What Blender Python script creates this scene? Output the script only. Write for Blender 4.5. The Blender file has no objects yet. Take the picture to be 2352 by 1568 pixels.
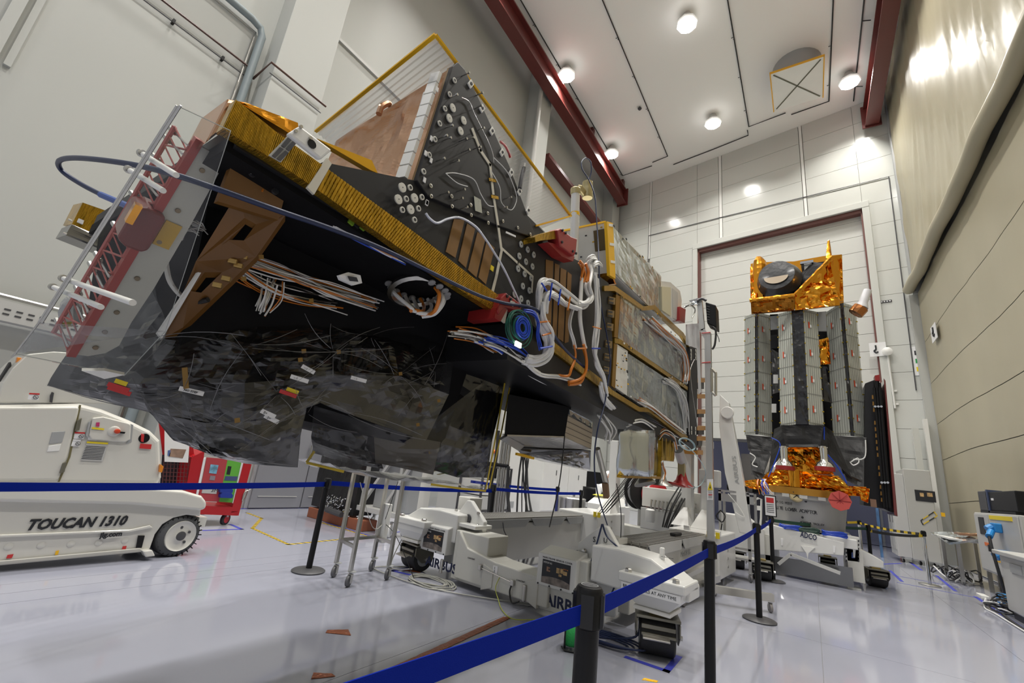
import bpy, bmesh, math, random
import numpy as np
from mathutils import Vector, Matrix, noise
S = bpy.context.scene
COL = S.collection
random.seed(7)
PI = math.pi
# ---------------------------------------------------------------- camera
CAM_H = 1.31
FPX = 1013.0
def cam_axes(yaw, pitch, roll):
    cy, sy, cp, sp = math.cos(yaw), math.sin(yaw), math.cos(pitch), math.sin(pitch)
    fwd = Vector((-sy*cp, cy*cp, sp)); r0 = Vector((cy, sy, 0)); u0 = r0.cross(fwd)
    cr, sr = math.cos(roll), math.sin(roll)
    return cr*r0 + sr*u0, -sr*r0 + cr*u0, fwd
RIGHT, UP, FWD = cam_axes(*[math.radians(a) for a in (34.63, 15.67, 6.72)])
EYE = Vector((0, 0, CAM_H))
cam = bpy.data.cameras.new('camera'); camo = bpy.data.objects.new('camera', cam); COL.objects.link(camo)
cam.sensor_width = 36.0; cam.lens = FPX*36.0/2352.0; cam.clip_start = 0.05; cam.clip_end = 200
mw = Matrix((RIGHT, UP, -FWD)).transposed().to_4x4(); mw.translation = EYE; camo.matrix_world = mw
S.camera = camo
# ---------------------------------------------------------------- world, exposure
S.view_settings.view_transform = 'Standard'; S.view_settings.look = 'None'
S.view_settings.gamma = 1.0; S.view_settings.use_curve_mapping = False
S.view_settings.exposure = 0.0
W = bpy.data.worlds.new('hall_ambience'); S.world = W; W.use_nodes = True
W.node_tree.nodes['Background'].inputs[0].default_value = (0.93, 0.95, 1.0, 1)
W.node_tree.nodes['Background'].inputs[1].default_value = 0.42
try:
    S.cycles.use_denoising = True; S.cycles.max_bounces = 7; S.cycles.transparent_max_bounces = 16
    S.cycles.diffuse_bounces = 4; S.cycles.glossy_bounces = 4; S.cycles.transmission_bounces = 6
    S.cycles.caustics_reflective = False; S.cycles.caustics_refractive = False
    S.cycles.sample_clamp_indirect = 4.0
except Exception: pass
CEIL = 17.2
LAMP_W = 222.0
LAMPS = [(x, y) for y in (-3.0, 2.0, 7.2, 12.3, 17.4) for x in (-7.35, -2.7, 2.1)]
# ---------------------------------------------------------------- pixel to plane (measured from the photograph, frame 2352x1568)
def ray(px, py): return RIGHT*(px-1176.0) - UP*(py-784.0) + FWD*FPX
def onx(px, py, x): d = ray(px, py); return EYE + d*(x/d.x)
def ony(px, py, y): d = ray(px, py); return EYE + d*(y/d.y)
def onz(px, py, z=0.0): d = ray(px, py); return EYE + d*((z-CAM_H)/d.z)
def onp(px, py, p0, n):
    d = ray(px, py); n = Vector(n); return EYE + d*((Vector(p0)-EYE).dot(n)/d.dot(n))
def V(*a): return Vector(a)
# ---------------------------------------------------------------- materials
MATS = {}
def mat(name, col, rough=0.5, metal=0.0, bump=0.0, scale=20.0, var=0.0, coat=0.0, kind='noise', emit=None, spec=0.5, vscale=None, stretch=None, alpha=None, detail=3.0):
    if name in MATS: return MATS[name]
    m = bpy.data.materials.new(name); m.use_nodes = True; nt = m.node_tree; N = nt.nodes; L = nt.links
    b = N['Principled BSDF']; b.inputs['Base Color'].default_value = (*col, 1); b.inputs['Roughness'].default_value = rough
    b.inputs['Metallic'].default_value = metal; b.inputs['Coat Weight'].default_value = coat; b.inputs['Coat Roughness'].default_value = 0.08
    b.inputs['Specular IOR Level'].default_value = spec
    if emit: b.inputs['Emission Color'].default_value = (*emit[0], 1); b.inputs['Emission Strength'].default_value = emit[1]
    if bump or var:
        tc = N.new('ShaderNodeTexCoord'); src = tc.outputs['Object']
        if stretch:
            mp = N.new('ShaderNodeMapping'); mp.inputs['Scale'].default_value = stretch; L.new(src, mp.inputs['Vector']); src = mp.outputs[0]
        if kind == 'voronoi':
            t = N.new('ShaderNodeTexVoronoi'); t.inputs['Scale'].default_value = scale; h = t.outputs['Distance']
        else:
            t = N.new('ShaderNodeTexNoise'); t.inputs['Scale'].default_value = scale; t.inputs['Detail'].default_value = detail; h = t.outputs['Fac']
        L.new(src, t.inputs['Vector'])
        if bump:
            bn = N.new('ShaderNodeBump'); bn.inputs['Strength'].default_value = bump; bn.inputs['Distance'].default_value = 0.02
            L.new(h, bn.inputs['Height']); L.new(bn.outputs[0], b.inputs['Normal'])
        if var:
            t2 = N.new('ShaderNodeTexNoise'); t2.inputs['Scale'].default_value = vscale or scale*0.4; L.new(src, t2.inputs['Vector'])
            r = N.new('ShaderNodeMapRange'); r.inputs[1].default_value = 0.3; r.inputs[2].default_value = 0.7; r.inputs[3].default_value = 1-var; r.inputs[4].default_value = 1+var
            mx = N.new('ShaderNodeVectorMath'); mx.operation = 'SCALE'; mx.inputs[0].default_value = col
            L.new(t2.outputs['Fac'], r.inputs[0]); L.new(r.outputs[0], mx.inputs['Scale']); L.new(mx.outputs[0], b.inputs['Base Color'])
    if alpha is not None: b.inputs['Alpha'].default_value = alpha
    MATS[name] = m; return m
def film(name, tint=(0.95, 0.96, 0.97), gloss=0.10, rough=0.08, bump=0.6, scale=9.0, haze=0.0):
    """clear plastic film: see-through, with glossy reflections that grow at grazing angles and a little haze"""
    if name in MATS: return MATS[name]
    m = bpy.data.materials.new(name); m.use_nodes = True; nt = m.node_tree; N = nt.nodes; L = nt.links
    N.remove(N['Principled BSDF']); out = N['Material Output']
    tr = N.new('ShaderNodeBsdfTransparent'); tr.inputs[0].default_value = (*tint, 1)
    gl = N.new('ShaderNodeBsdfGlossy'); gl.inputs['Roughness'].default_value = rough
    df = N.new('ShaderNodeBsdfDiffuse'); df.inputs[0].default_value = (0.75, 0.76, 0.75, 1)
    lw = N.new('ShaderNodeLayerWeight'); lw.inputs[0].default_value = 0.25
    ma = N.new('ShaderNodeMath'); ma.operation = 'MULTIPLY_ADD'; ma.inputs[1].default_value = 0.42; ma.inputs[2].default_value = gloss
    tc = N.new('ShaderNodeTexCoord'); t = N.new('ShaderNodeTexNoise'); t.inputs['Scale'].default_value = scale; t.inputs['Detail'].default_value = 4
    bn = N.new('ShaderNodeBump'); bn.inputs['Strength'].default_value = bump; bn.inputs['Distance'].default_value = 0.03
    L.new(tc.outputs['Object'], t.inputs['Vector']); L.new(t.outputs['Fac'], bn.inputs['Height'])
    for n in (gl, lw): L.new(bn.outputs[0], n.inputs['Normal'])
    L.new(lw.outputs['Fresnel'], ma.inputs[0])
    m1 = N.new('ShaderNodeMixShader'); m1.inputs[0].default_value = haze; L.new(tr.outputs[0], m1.inputs[1]); L.new(df.outputs[0], m1.inputs[2])
    m2 = N.new('ShaderNodeMixShader'); L.new(ma.outputs[0], m2.inputs[0]); L.new(m1.outputs[0], m2.inputs[1]); L.new(gl.outputs[0], m2.inputs[2])
    L.new(m2.outputs[0], out.inputs['Surface'])
    MATS[name] = m; return m
WHITE = mat('white_paint', (0.80, 0.80, 0.77), 0.35, var=0.03, scale=3)
CREAM = mat('cream_white_paint', (0.74, 0.73, 0.68), 0.3, var=0.03, scale=2, coat=0.3)
WALLP = mat('wall_paint', (0.49, 0.50, 0.475), 0.55, var=0.03, scale=0.8, bump=0.02)
CEILP = mat('ceiling_paint', (0.93, 0.915, 0.88), 0.6)
PANELP = mat('wall_panel_coating', (0.60, 0.61, 0.575), 0.16, var=0.015, scale=0.6, spec=0.3)
DOORP = mat('door_panel_coating', (0.60, 0.605, 0.57), 0.45, var=0.015, scale=0.6, spec=0.3)
JOINT = mat('joint_sealant', (0.36, 0.34, 0.30), 0.7)
BLACK = mat('black_plastic', (0.009, 0.009, 0.010), 0.38, bump=0.05, scale=200, spec=0.25)
RUBBER = mat('black_rubber', (0.02, 0.02, 0.021), 0.6, bump=0.1, scale=90)
DGREY = mat('dark_grey_plastic', (0.06, 0.06, 0.065), 0.45)
GREY = mat('grey_paint', (0.36, 0.37, 0.37), 0.4, var=0.03, scale=3)
LGREY = mat('light_grey_paint', (0.52, 0.52, 0.50), 0.4, var=0.03, scale=3)
STEEL = mat('brushed_steel', (0.56, 0.55, 0.52), 0.28, 1.0, bump=0.04, scale=60, stretch=(1, 1, 0.05))
CHROME = mat('polished_chrome', (0.75, 0.75, 0.74), 0.08, 1.0)
ALU = mat('anodised_aluminium', (0.62, 0.61, 0.58), 0.32, 0.9)
REDP = mat('red_anodised', (0.30, 0.02, 0.02), 0.35, var=0.1, scale=8)
BRICKRED = mat('red_oxide_steel_paint', (0.125, 0.026, 0.022), 0.32, var=0.08, scale=2)
BLUEB = mat('blue_webbing', (0.004, 0.018, 0.26), 0.8, bump=0.1, scale=400, spec=0.08)
BLUET = mat('blue_floor_tape', (0.05, 0.06, 0.42), 0.45)
GOLD = mat('amber_kapton_tape', (0.50, 0.30, 0.03), 0.22, 0.85, bump=0.35, scale=22, var=0.3, stretch=(1, 6, 1))
MLI = mat('amber_foil_blanket', (0.83, 0.36, 0.035), 0.16, 1.0, bump=0.4, scale=7, kind='voronoi')
COPPER = mat('rose_copper_foil', (0.62, 0.36, 0.22), 0.24, 0.85, bump=0.3, scale=5)
SILVER = mat('silver_foil', (0.60, 0.64, 0.66), 0.2, 0.9, bump=0.45, scale=10, stretch=(1, 1, 0.25))
BLKFOIL = mat('black_foil_blanket', (0.012, 0.012, 0.014), 0.28, 0.0, bump=0.5, scale=9, kind='voronoi', coat=0.4)
CARBON = mat('black_panel_paint', (0.015, 0.015, 0.017), 0.5, var=0.15, scale=6, spec=0.35)
BROWN = mat('brown_composite', (0.17, 0.075, 0.014), 0.4, var=0.12, scale=9)
WCABLE = mat('white_cable_jacket', (0.74, 0.74, 0.72), 0.4)
OCABLE = mat('orange_kapton_wrap', (0.62, 0.19, 0.02), 0.3)
NAVY = mat('navy_cable_jacket', (0.012, 0.022, 0.07), 0.4)
BLUEC = mat('blue_cable_jacket', (0.01, 0.06, 0.5), 0.4)
GREENC = mat('green_cable_jacket', (0.005, 0.09, 0.06), 0.4)
INK = mat('black_ink', (0.015, 0.016, 0.02), 0.5)
NAVYINK = mat('navy_ink', (0.012, 0.018, 0.06), 0.5)
YELLOW = mat('yellow_label', (0.80, 0.62, 0.02), 0.5)
REDL = mat('red_label', (0.55, 0.03, 0.03), 0.5)
PAPER = mat('white_paper', (0.80, 0.80, 0.80), 0.6)
ACRYL = film('clear_acrylic', (0.97, 0.98, 0.975), 0.02, 0.02, 0.0)
BAG = film('clear_plastic_bag', (0.95, 0.95, 0.95), 0.05, 0.05, 0.05, 2.0, 0.006)
# ---------------------------------------------------------------- mesh building
def root_loc(o):
    p = Vector((0, 0, 0))
    while o is not None: p += o.location; o = o.parent
    return p
class MB:
    def __init__(s): s.v = []; s.f = []; s.mi = []; s.cur = 0
    def add(s, vs, fs):
        n = len(s.v); s.v += [Vector(v) for v in vs]
        for f in fs: s.f.append([i+n for i in f]); s.mi.append(s.cur)
        return s
    def box(s, c, d, ax=None):
        ax = ax or (V(1, 0, 0), V(0, 1, 0), V(0, 0, 1)); c = Vector(c)
        vs = [c + ax[0]*(i*d[0]/2) + ax[1]*(j*d[1]/2) + ax[2]*(k*d[2]/2) for k in (-1, 1) for j in (-1, 1) for i in (-1, 1)]
        return s.add(vs, [(0, 2, 3, 1), (4, 5, 7, 6), (0, 1, 5, 4), (1, 3, 7, 5), (3, 2, 6, 7), (2, 0, 4, 6)])
    def bb(s, a, b): return s.box([(a[i]+b[i])/2 for i in range(3)], [abs(b[i]-a[i]) for i in range(3)])
    def prism(s, pts, vec):
        pts = [Vector(p) for p in pts]; vec = Vector(vec); n = len(pts)
        nr = sum(((pts[i]-pts[0]).cross(pts[(i+1) % n]-pts[0]) for i in range(1, n-1)), Vector())
        if nr.dot(vec) > 0: pts = pts[::-1]
        vs = pts + [p+vec for p in pts]
        return s.add(vs, [tuple(range(n)), tuple(range(2*n-1, n-1, -1))] + [(i, i+n, (i+1) % n+n, (i+1) % n)[::1] for i in range(n)])
    def loft(s, rings, cap=True, closed=True):
        n = len(rings[0]); b = len(s.v); vs = [p for r in rings for p in r]; fs = []
        for k in range(len(rings)-1):
            for i in range(n if closed else n-1):
                fs.append((k*n+i, k*n+(i+1) % n, (k+1)*n+(i+1) % n, (k+1)*n+i))
        if cap: fs += [tuple(range(n))[::-1], tuple(range((len(rings)-1)*n, len(rings)*n))]
        return s.add(vs, fs)
    def cyl(s, a, b, r, r2=None, n=12):
        a = Vector(a); b = Vector(b); return s.lathe([(0, r), ((b-a).length, r if r2 is None else r2)], a, b-a, n)
    def lathe(s, prof, o, axis, n=16, cap=True):
        o = Vector(o); z = Vector(axis).normalized(); x = z.orthogonal().normalized(); y = z.cross(x)
        rings = [[o + z*h + (x*math.cos(2*PI*i/n) + y*math.sin(2*PI*i/n))*max(r, 1e-4) for i in range(n)] for h, r in prof]
        return s.loft(rings, cap)
    def tube(s, pts, r, n=6, closed=False):
        pts = [Vector(p) for p in pts]; m = len(pts); rings = []; x = None
        for i, p in enumerate(pts):
            t = (pts[(i+1) % m] - pts[i-1]) if closed else (pts[min(i+1, m-1)] - pts[max(i-1, 0)])
            if t.length < 1e-9: t = Vector((0, 0, 1))
            t.normalize()
            x = t.orthogonal() if x is None else (x - t*x.dot(t))
            if x.length < 1e-6: x = t.orthogonal()
            x.normalize(); y = t.cross(x)
            rings.append([p + (x*math.cos(2*PI*k/n) + y*math.sin(2*PI*k/n))*r for k in range(n)])
        if closed: rings.append(rings[0])
        return s.loft(rings, not closed)
    def beam(s, a, b, w, h, up=(0, 0, 1)):
        a = Vector(a); b = Vector(b); y = (b-a).normalized(); x = y.cross(Vector(up)).normalized(); z = x.cross(y)
        return s.box((a+b)/2, (w, (b-a).length, h), (x, y, z))
    def sheet(s, q, nu, nv, amp=0.0, freq=3.0, seed=0.0, ridge=True, edge=1.0):
        """bilinear patch q = (p00, p10, p11, p01), crumpled along its normal"""
        p00, p10, p11, p01 = [Vector(p) for p in q]
        nr = (p10-p00).cross(p01-p00); nr.normalize(); vs = []
        for j in range(nv+1):
            for i in range(nu+1):
                u, v = i/nu, j/nv
                p = p00*(1-u)*(1-v) + p10*u*(1-v) + p11*u*v + p01*(1-u)*v
                h = noise.noise(p*freq + Vector((seed, seed*1.7, 0)))
                if ridge: h = 1-2.2*abs(h) + 0.5*noise.noise(p*freq*2.7 + Vector((0, seed, 3)))
                e = 1.0 if edge >= 1 else min(1, min(u, 1-u, v, 1-v)/0.08*1.0 + edge)
                vs.append(p + nr*(amp*h*e))
        return s.add(vs, [(j*(nu+1)+i, j*(nu+1)+i+1, (j+1)*(nu+1)+i+1, (j+1)*(nu+1)+i) for j in range(nv) for i in range(nu)])
    def slab(s, q, nu, nv, amp, freq, seed, back, edge=0.2):
        """crumpled patch with a flat back at offset vector back, closed around"""
        b0 = len(s.v); s.sheet(q, nu, nv, amp, freq, seed, True, edge); back = Vector(back)
        W_ = nu+1; rim = [i for i in range(W_)] + [j*W_+nu for j in range(1, nv+1)] + [nv*W_+i for i in range(nu-1, -1, -1)] + [j*W_ for j in range(nv-1, 0, -1)]
        pts = [s.v[b0+i] for i in rim]; n = len(pts); b1 = len(s.v); s.v += [p+back for p in pts]
        for i in range(n): s.f.append([b0+rim[i], b1+i, b1+(i+1) % n, b0+rim[(i+1) % n]]); s.mi.append(s.cur)
        s.f.append([b1+i for i in range(n)]); s.mi.append(s.cur); return s
    def build(s, name, m, parent=None, smooth=None, bevel=0.0, seg=2, solid=0.0):
        off = root_loc(parent) if parent else None
        if off is None:
            lo = [min(v[i] for v in s.v) for i in range(3)]; hi = [max(v[i] for v in s.v) for i in range(3)]
            off = Vector(((lo[0]+hi[0])/2, (lo[1]+hi[1])/2, lo[2]))
        me = bpy.data.meshes.new(name); me.from_pydata([tuple(v-off) for v in s.v], [], s.f)
        ms = m if isinstance(m, (list, tuple)) else [m]
        for x in ms: me.materials.append(x)
        if len(ms) > 1: me.polygons.foreach_set('material_index', s.mi)
        bm = bmesh.new(); bm.from_mesh(me); bmesh.ops.recalc_face_normals(bm, faces=bm.faces[:]); bm.to_mesh(me); bm.free()
        if smooth is not None:
            me.polygons.foreach_set('use_smooth', [True]*len(me.polygons))
            if smooth < 180: me.set_sharp_from_angle(angle=math.radians(smooth))
        me.update()
        o = bpy.data.objects.new(name, me); COL.objects.link(o)
        if parent: o.parent = parent
        else: o.location = off
        if bevel:
            b = o.modifiers.new('bevel', 'BEVEL'); b.width = bevel; b.segments = seg; b.limit_method = 'ANGLE'; b.angle_limit = math.radians(35)
        if solid:
            b = o.modifiers.new('thickness', 'SOLIDIFY'); b.thickness = solid; b.offset = 0
        return o
def tag(o, label, cat, group=None):
    o['label'] = label; o['category'] = cat
    if group: o['group'] = group
    return o
def struct(o): o['kind'] = 'structure'; return o
def stuff(o): o['kind'] = 'stuff'; return o
def lab(o, label): o['label'] = label; return o
def thing(name, label, cat, loc=(0, 0, 0), group=None):
    o = bpy.data.objects.new(name, None); COL.objects.link(o); o.location = loc; o.empty_display_size = 0.1
    return tag(o, label, cat, group)
def dup(o, dloc=None, parent=None, label=None, rz=None):
    c = o.copy(); COL.objects.link(c)
    if parent is not None: c.parent = parent
    if dloc is not None: c.location = o.location + Vector(dloc)
    if rz is not None: c.rotation_euler.z = rz
    if label: c['label'] = label
    for ch in o.children: dup(ch, None, c)
    return c
def smoothpath(pts, k=6, closed=False):
    """Catmull-Rom through the points"""
    P = [Vector(p) for p in pts]; n = len(P); out = []
    rng = range(n) if closed else range(n-1)
    for i in rng:
        a, b, c, d = (P[(i-1) % n], P[i], P[(i+1) % n], P[(i+2) % n]) if closed else (P[max(i-1, 0)], P[i], P[i+1], P[min(i+2, n-1)])
        for j in range(k):
            t = j/k; out.append(0.5*((2*b) + (c-a)*t + (2*a-5*b+4*c-d)*t*t + (3*b-a-3*c+d)*t**3))
    if not closed: out.append(P[-1])
    return out
def text(s, o, right, up, size, m, parent, name='lettering', shear=0.0, width=None, align='LEFT', bold=0.0, ext=0.0008):
    cu = bpy.data.curves.new(name, 'FONT'); cu.body = s; cu.size = size; cu.shear = shear; cu.align_x = align; cu.extrude = ext; cu.offset = bold
    cu.resolution_u = 2
    tmp = bpy.data.objects.new(name, cu); me = bpy.data.meshes.new_from_object(tmp); bpy.data.objects.remove(tmp); bpy.data.curves.remove(cu)
    me.name = name; me.materials.clear(); me.materials.append(m)
    xs = [v.co.x for v in me.vertices]; r = Vector(right).normalized(); n = r.cross(Vector(up)).normalized(); u = n.cross(r)
    sx_ = width/max(max(xs)-min(xs), 1e-4) if width else 1.0
    mw_ = Matrix((r*sx_, u, n)).transposed().to_4x4(); mw_.translation = Vector(o) - (root_loc(parent) if parent else Vector())
    ob = bpy.data.objects.new(name, me); COL.objects.link(ob)
    if parent: me.transform(mw_); ob.parent = parent
    else: ob.matrix_world = mw_
    return ob
# ================================================================ SETTING
# floor: sealed slabs with fine joints
XL, XR, YB, YF = -8.8, 3.5, -4.5, 23.0
FLOORM = mat('floor_epoxy', (0.34, 0.35, 0.415), 0.09, var=0.03, scale=0.7, bump=0.006, spec=0.6)
floor = struct(MB().bb((XL, YB, -0.12), (XR, YF, -0.006)).build('floor', mat('floor_joint', (0.25, 0.25, 0.26), 0.5)))
fx = [XL, -6.6, -5.22, -4.97, -4.72, -2.4, 0.0, 1.7, XR]; fy = [YB, -0.5, 5.9, 8.9, 12.6, 16.0, YF]
for i in range(len(fx)-1):
    for j in range(len(fy)-1):
        MB().bb((fx[i]+.002, fy[j]+.002, -0.008), (fx[i+1]-.002, fy[j+1]-.002, 0.0)).build('floor_slab', FLOORM, floor)
# ceiling
ceiling = struct(MB().bb((XL-0.3, YB, CEIL), (XR, YF, CEIL+0.2)).build('ceiling', CEILP))
# left wall with two pilasters and a door
wall_left = struct(MB().bb((XL-0.3, YB, 0), (XL, YF, CEIL)).build('wall_left', WALLP))
for y0, y1 in ((2.76, 3.78), (11.85, 12.72), (20.0, 21.0)):
    MB().bb((XL, y0, 0), (XL+0.6, y1, CEIL)).build('pilaster', WALLP, wall_left, bevel=0.01)
MB().bb((XL, 3.78, 10.52), (XL+0.05, 11.85, 10.60)).build('ledge', LGREY, wall_left)
MB().bb((XL, 13.0, 10.9), (XL+0.05, 20.0, 10.98)).build('ledge', LGREY, wall_left)
MB().bb((XL, YB, 0), (XL+0.02, 4.6, 0.16)).build('skirting', LGREY, wall_left)
d1 = struct(MB().bb((XL, 4.66, 0), (XL+0.05, 6.3, 2.15)).build('door_1', mat('grey_door_frame', (0.42, 0.42, 0.44), 0.4), bevel=0.008))
DOORM = mat('grey_door_paint', (0.27, 0.275, 0.30), 0.35)
for y0, y1 in ((4.72, 5.75), (5.77, 6.24)):
    lf = MB().bb((XL+0.05, y0, 0.02), (XL+0.09, y1, 2.1)).build('leaf', DOORM, d1, bevel=0.006)
    MB().bb((XL+0.09, y0+0.12, 0.22), (XL+0.10, y1-0.12, 0.235)).build('groove', LGREY, lf)
MB().cyl((XL+0.13, 5.68, 0.95), (XL+0.13, 5.68, 1.25), 0.015).build('door_handle', STEEL, d1)
MB().bb((XL+0.02, 4.6, 0.0), (XL+0.07, 6.4, 0.004)).build('threshold', BLUET, d1)
# far wall (stands askew by ten degrees): backing, coated panels in rows, roll-up door
FP0 = V(2.5, 19.3, 0); FU = V(-.984, .18, 0).normalized(); FN = V(-.18, -.984, 0).normalized()
def F(s, z, d=0.0): return FP0 + FU*s + FN*d + V(0, 0, z)
def fbox(mb, s0, s1, z0, z1, d0, d1):
    return mb.box(F((s0+s1)/2, (z0+z1)/2, (d0+d1)/2), (abs(s1-s0), abs(d1-d0), abs(z1-z0)), (FU, FN, V(0, 0, 1)))
wb = MB(); fbox(wb, -1.1, 0.22, 0, CEIL+.1, -0.35, -0.07); fbox(wb, 6.55, 11.9, 0, CEIL+.1, -0.35, -0.07); fbox(wb, 0.22, 6.55, 12.35, CEIL+.1, -0.35, -0.07)
wall_far = struct(wb.build('wall_far', JOINT))
rows = [0.0] + [0.14+0.95*k for k in range(1, 18)] + [CEIL]
for s0, s1 in ((-1.05, 0.22), (0.22, 1.98), (1.98, 2.12), (2.12, 5.36), (5.36, 5.52), (5.52, 6.55), (6.55, 9.0), (9.0, 9.12), (9.12, 11.6)):
    if s0 in (6.55,): s0 = 6.55
    if s1-s0 < 0.2:
        fbox(MB(), s0+.02, s1-.02, 12.5, CEIL, -0.07, 0.012).build('joint_cover', WHITE, wall_far); continue
    for k in range(len(rows)-1):
        z0, z1 = rows[k], rows[k+1]
        if 0.21 < s0 < 6.5:
            if z1 < 12.6: continue
            z0 = max(z0, 12.45)
        fbox(MB(), s0+.006, s1-.006, z0+.006, z1-.006, -0.07, 0).build('panel', PANELP, wall_far)
fr = MB(); fbox(fr, 0.02, 0.24, 0, 12.6, -0.02, 0.08); fbox(fr, 6.53, 6.75, 0, 12.6, -0.02, 0.08); fbox(fr, 0.02, 6.75, 12.36, 12.62, -0.02, 0.09)
door2 = struct(fr.build('door_2', PANELP, bevel=0.01))
lt = MB(); fbox(lt, 0.24, 6.53, 12.2, 12.36, -0.4, -0.02); fbox(lt, 0.24, 0.30, 0, 12.3, -0.4, -0.02); fbox(lt, 6.47, 6.53, 0, 12.3, -0.4, -0.02)
lt.build('door_guide', mat('brown_steel_paint', (0.16, 0.06, 0.05), 0.4), door2)
z = 3.41; k = 0
while z < 12.1:
    z1 = min(z+0.662, 12.3); fbox(MB(), 0.30, 6.47, z+.007, z1-.007, -0.34, -0.26).build('panel', DOORP, door2); z = z1; k += 1
fbox(MB(), 0.30, 6.47, 3.3, 3.41, -0.36, -0.24).build('bottom_seal', DGREY, door2)
bk = MB(); fbox(bk, 0.3, 6.5, 3.41, 12.4, -0.42, -0.40); bk.build('backing', JOINT, door2)
# the adjoining room seen under the roll-up door
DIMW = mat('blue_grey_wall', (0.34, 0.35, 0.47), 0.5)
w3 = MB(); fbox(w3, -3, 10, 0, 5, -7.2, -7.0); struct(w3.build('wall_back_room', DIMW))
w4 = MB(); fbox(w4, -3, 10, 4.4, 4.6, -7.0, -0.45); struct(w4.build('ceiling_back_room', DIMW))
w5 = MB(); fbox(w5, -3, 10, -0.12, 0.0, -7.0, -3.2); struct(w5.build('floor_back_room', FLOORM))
for s_ in (1.2, 3.4, 5.6):
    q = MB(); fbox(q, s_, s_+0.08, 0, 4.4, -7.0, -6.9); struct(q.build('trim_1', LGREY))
# right wall: hanging tarpaulin, upper drape bulging over a rolled tube, lower sewn lengths
TARP = mat('beige_tarpaulin', (0.41, 0.37, 0.26), 0.36, bump=0.35, scale=1.3, var=0.05, stretch=(1, 1.0, 0.45), detail=5)
TW = 3.42
wr = struct(MB().bb((TW+0.25, YB, 0), (TW+0.5, 19.6, CEIL)).build('wall_right', WALLP))
seams = [0.0, 1.75, 3.0, 4.1, 5.4, 6.8, 8.55]
ny = 90
def drape(y, z, amp):
    return amp*(0.5*noise.noise(Vector((y*1.1, z*0.33, 1.0))) + 0.5*(1-2*abs(noise.noise(Vector((y*2.3+z*0.55, z*0.28, 4.0))))))
for a, b in zip(seams[:-1], seams[1:]):
    mb = MB(); nz = 8; vs = []
    for j in range(nz+1):
        for i in range(ny+1):
            y = YB + (18.95-YB)*i/ny; zz = a+.008 + (b-a-.016)*j/nz; t = abs(2*j/nz-1)
            vs.append((TW + drape(y, zz, 0.02), y, zz + 0.03*math.sin(y*0.9)))
    mb.add(vs, [(j*(ny+1)+i, j*(ny+1)+i+1, (j+1)*(ny+1)+i+1, (j+1)*(ny+1)+i) for j in range(nz) for i in range(ny)])
    mb.build('tarp_length', TARP, wr, smooth=180)
for k, (a, b) in enumerate(((8.75, 11.6), (11.6, 14.4), (14.4, 17.1))):
    mb = MB(); nz = 16; vs = []
    for j in range(nz+1):
        for i in range(ny*2+1):
            y = YB + (19.0-YB)*i/(2*ny); zz = a + (b-a)*j/nz
            vs.append((TW - 0.12 + drape(y, zz, 0.08), y, zz))
    mb.add(vs, [(j*(2*ny+1)+i, j*(2*ny+1)+i+1, (j+1)*(2*ny+1)+i+1, (j+1)*(2*ny+1)+i) for j in range(nz) for i in range(2*ny)])
    mb.build('tarp_length', TARP, wr, smooth=180)
pts = [(TW-0.22+0.05*noise.noise(Vector((y*0.8, 0, 9))), y, 8.62+0.08*noise.noise(Vector((y*0.5, 3, 2)))) for y in np.linspace(YB, 18.9, 60)]
MB().tube(pts, 0.16, 14).build('rolled_hem', TARP, wr, smooth=60)
# corner posts between tarp and far wall
MB().bb((3.20, 18.98, 0.0), (3.62, 19.12, 8.5)).build('corner_post', WALLP, wr)
MB().bb((3.30, 18.9, 8.5), (3.62, 19.1, CEIL)).build('corner_post', WALLP, wr)
MB().tube([(3.33, 18.93, 8.6), (3.33, 18.93, CEIL)], 0.07, 8).build('downpipe', GREY, wr)
MB().bb((2.80, 18.75, 0.0), (2.95, 18.9, 3.9)).build('corner_post', PANELP, wr)
MB().bb((3.08, 18.7, 0.0), (3.18, 18.9, 4.2)).build('corner_post', WHITE, wr)
# ceiling conduits with clips
CONDM = mat('black_conduit', (0.02, 0.02, 0.02), 0.5)
def conduit(pts, label, clips=()):
    t = thing('conduit', label, 'conduit', Vector(pts[0]))
    MB().tube(pts, 0.022, 6).build('pipe', CONDM, t)
    for c in clips: MB().tube([Vector(c)+V(-.09, 0, .0), Vector(c), Vector(c)+V(-.02, .05, -.06)], 0.014, 5).build('clip', CONDM, t)
zc = CEIL-0.04
for x, yend, tail, lb in ((-7.63, 19.75, (-6.0, 19.6, zc), 'black ceiling conduit nearest the left crane rail'), (-5.1, 19.2, (-5.9, 19.35, zc), 'black ceiling conduit between the left and middle ceiling lamps'),
                      (-1.42, 18.75, (-0.0, 18.55, zc), 'black ceiling conduit left of the square ceiling vent'), (1.52, 18.6, (0.2, 18.75, zc), 'black ceiling conduit right of the square ceiling vent')):
    conduit([(x, YB, zc), (x, yend, zc), tail], lb, [(x, y, zc) for y in np.arange(8.2, yend, 1.9)])
conduit([(2.35, YB, zc), (2.35, 19.0, zc)], 'black ceiling conduit beside the right crane rail', [])
conduit([(-5.0, 19.95, zc), (-3.1, 19.62, zc), (-1.5, 19.3, zc), (-1.5, 18.95, zc)], 'black ceiling conduit along the edge above the far wall', [])
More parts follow.
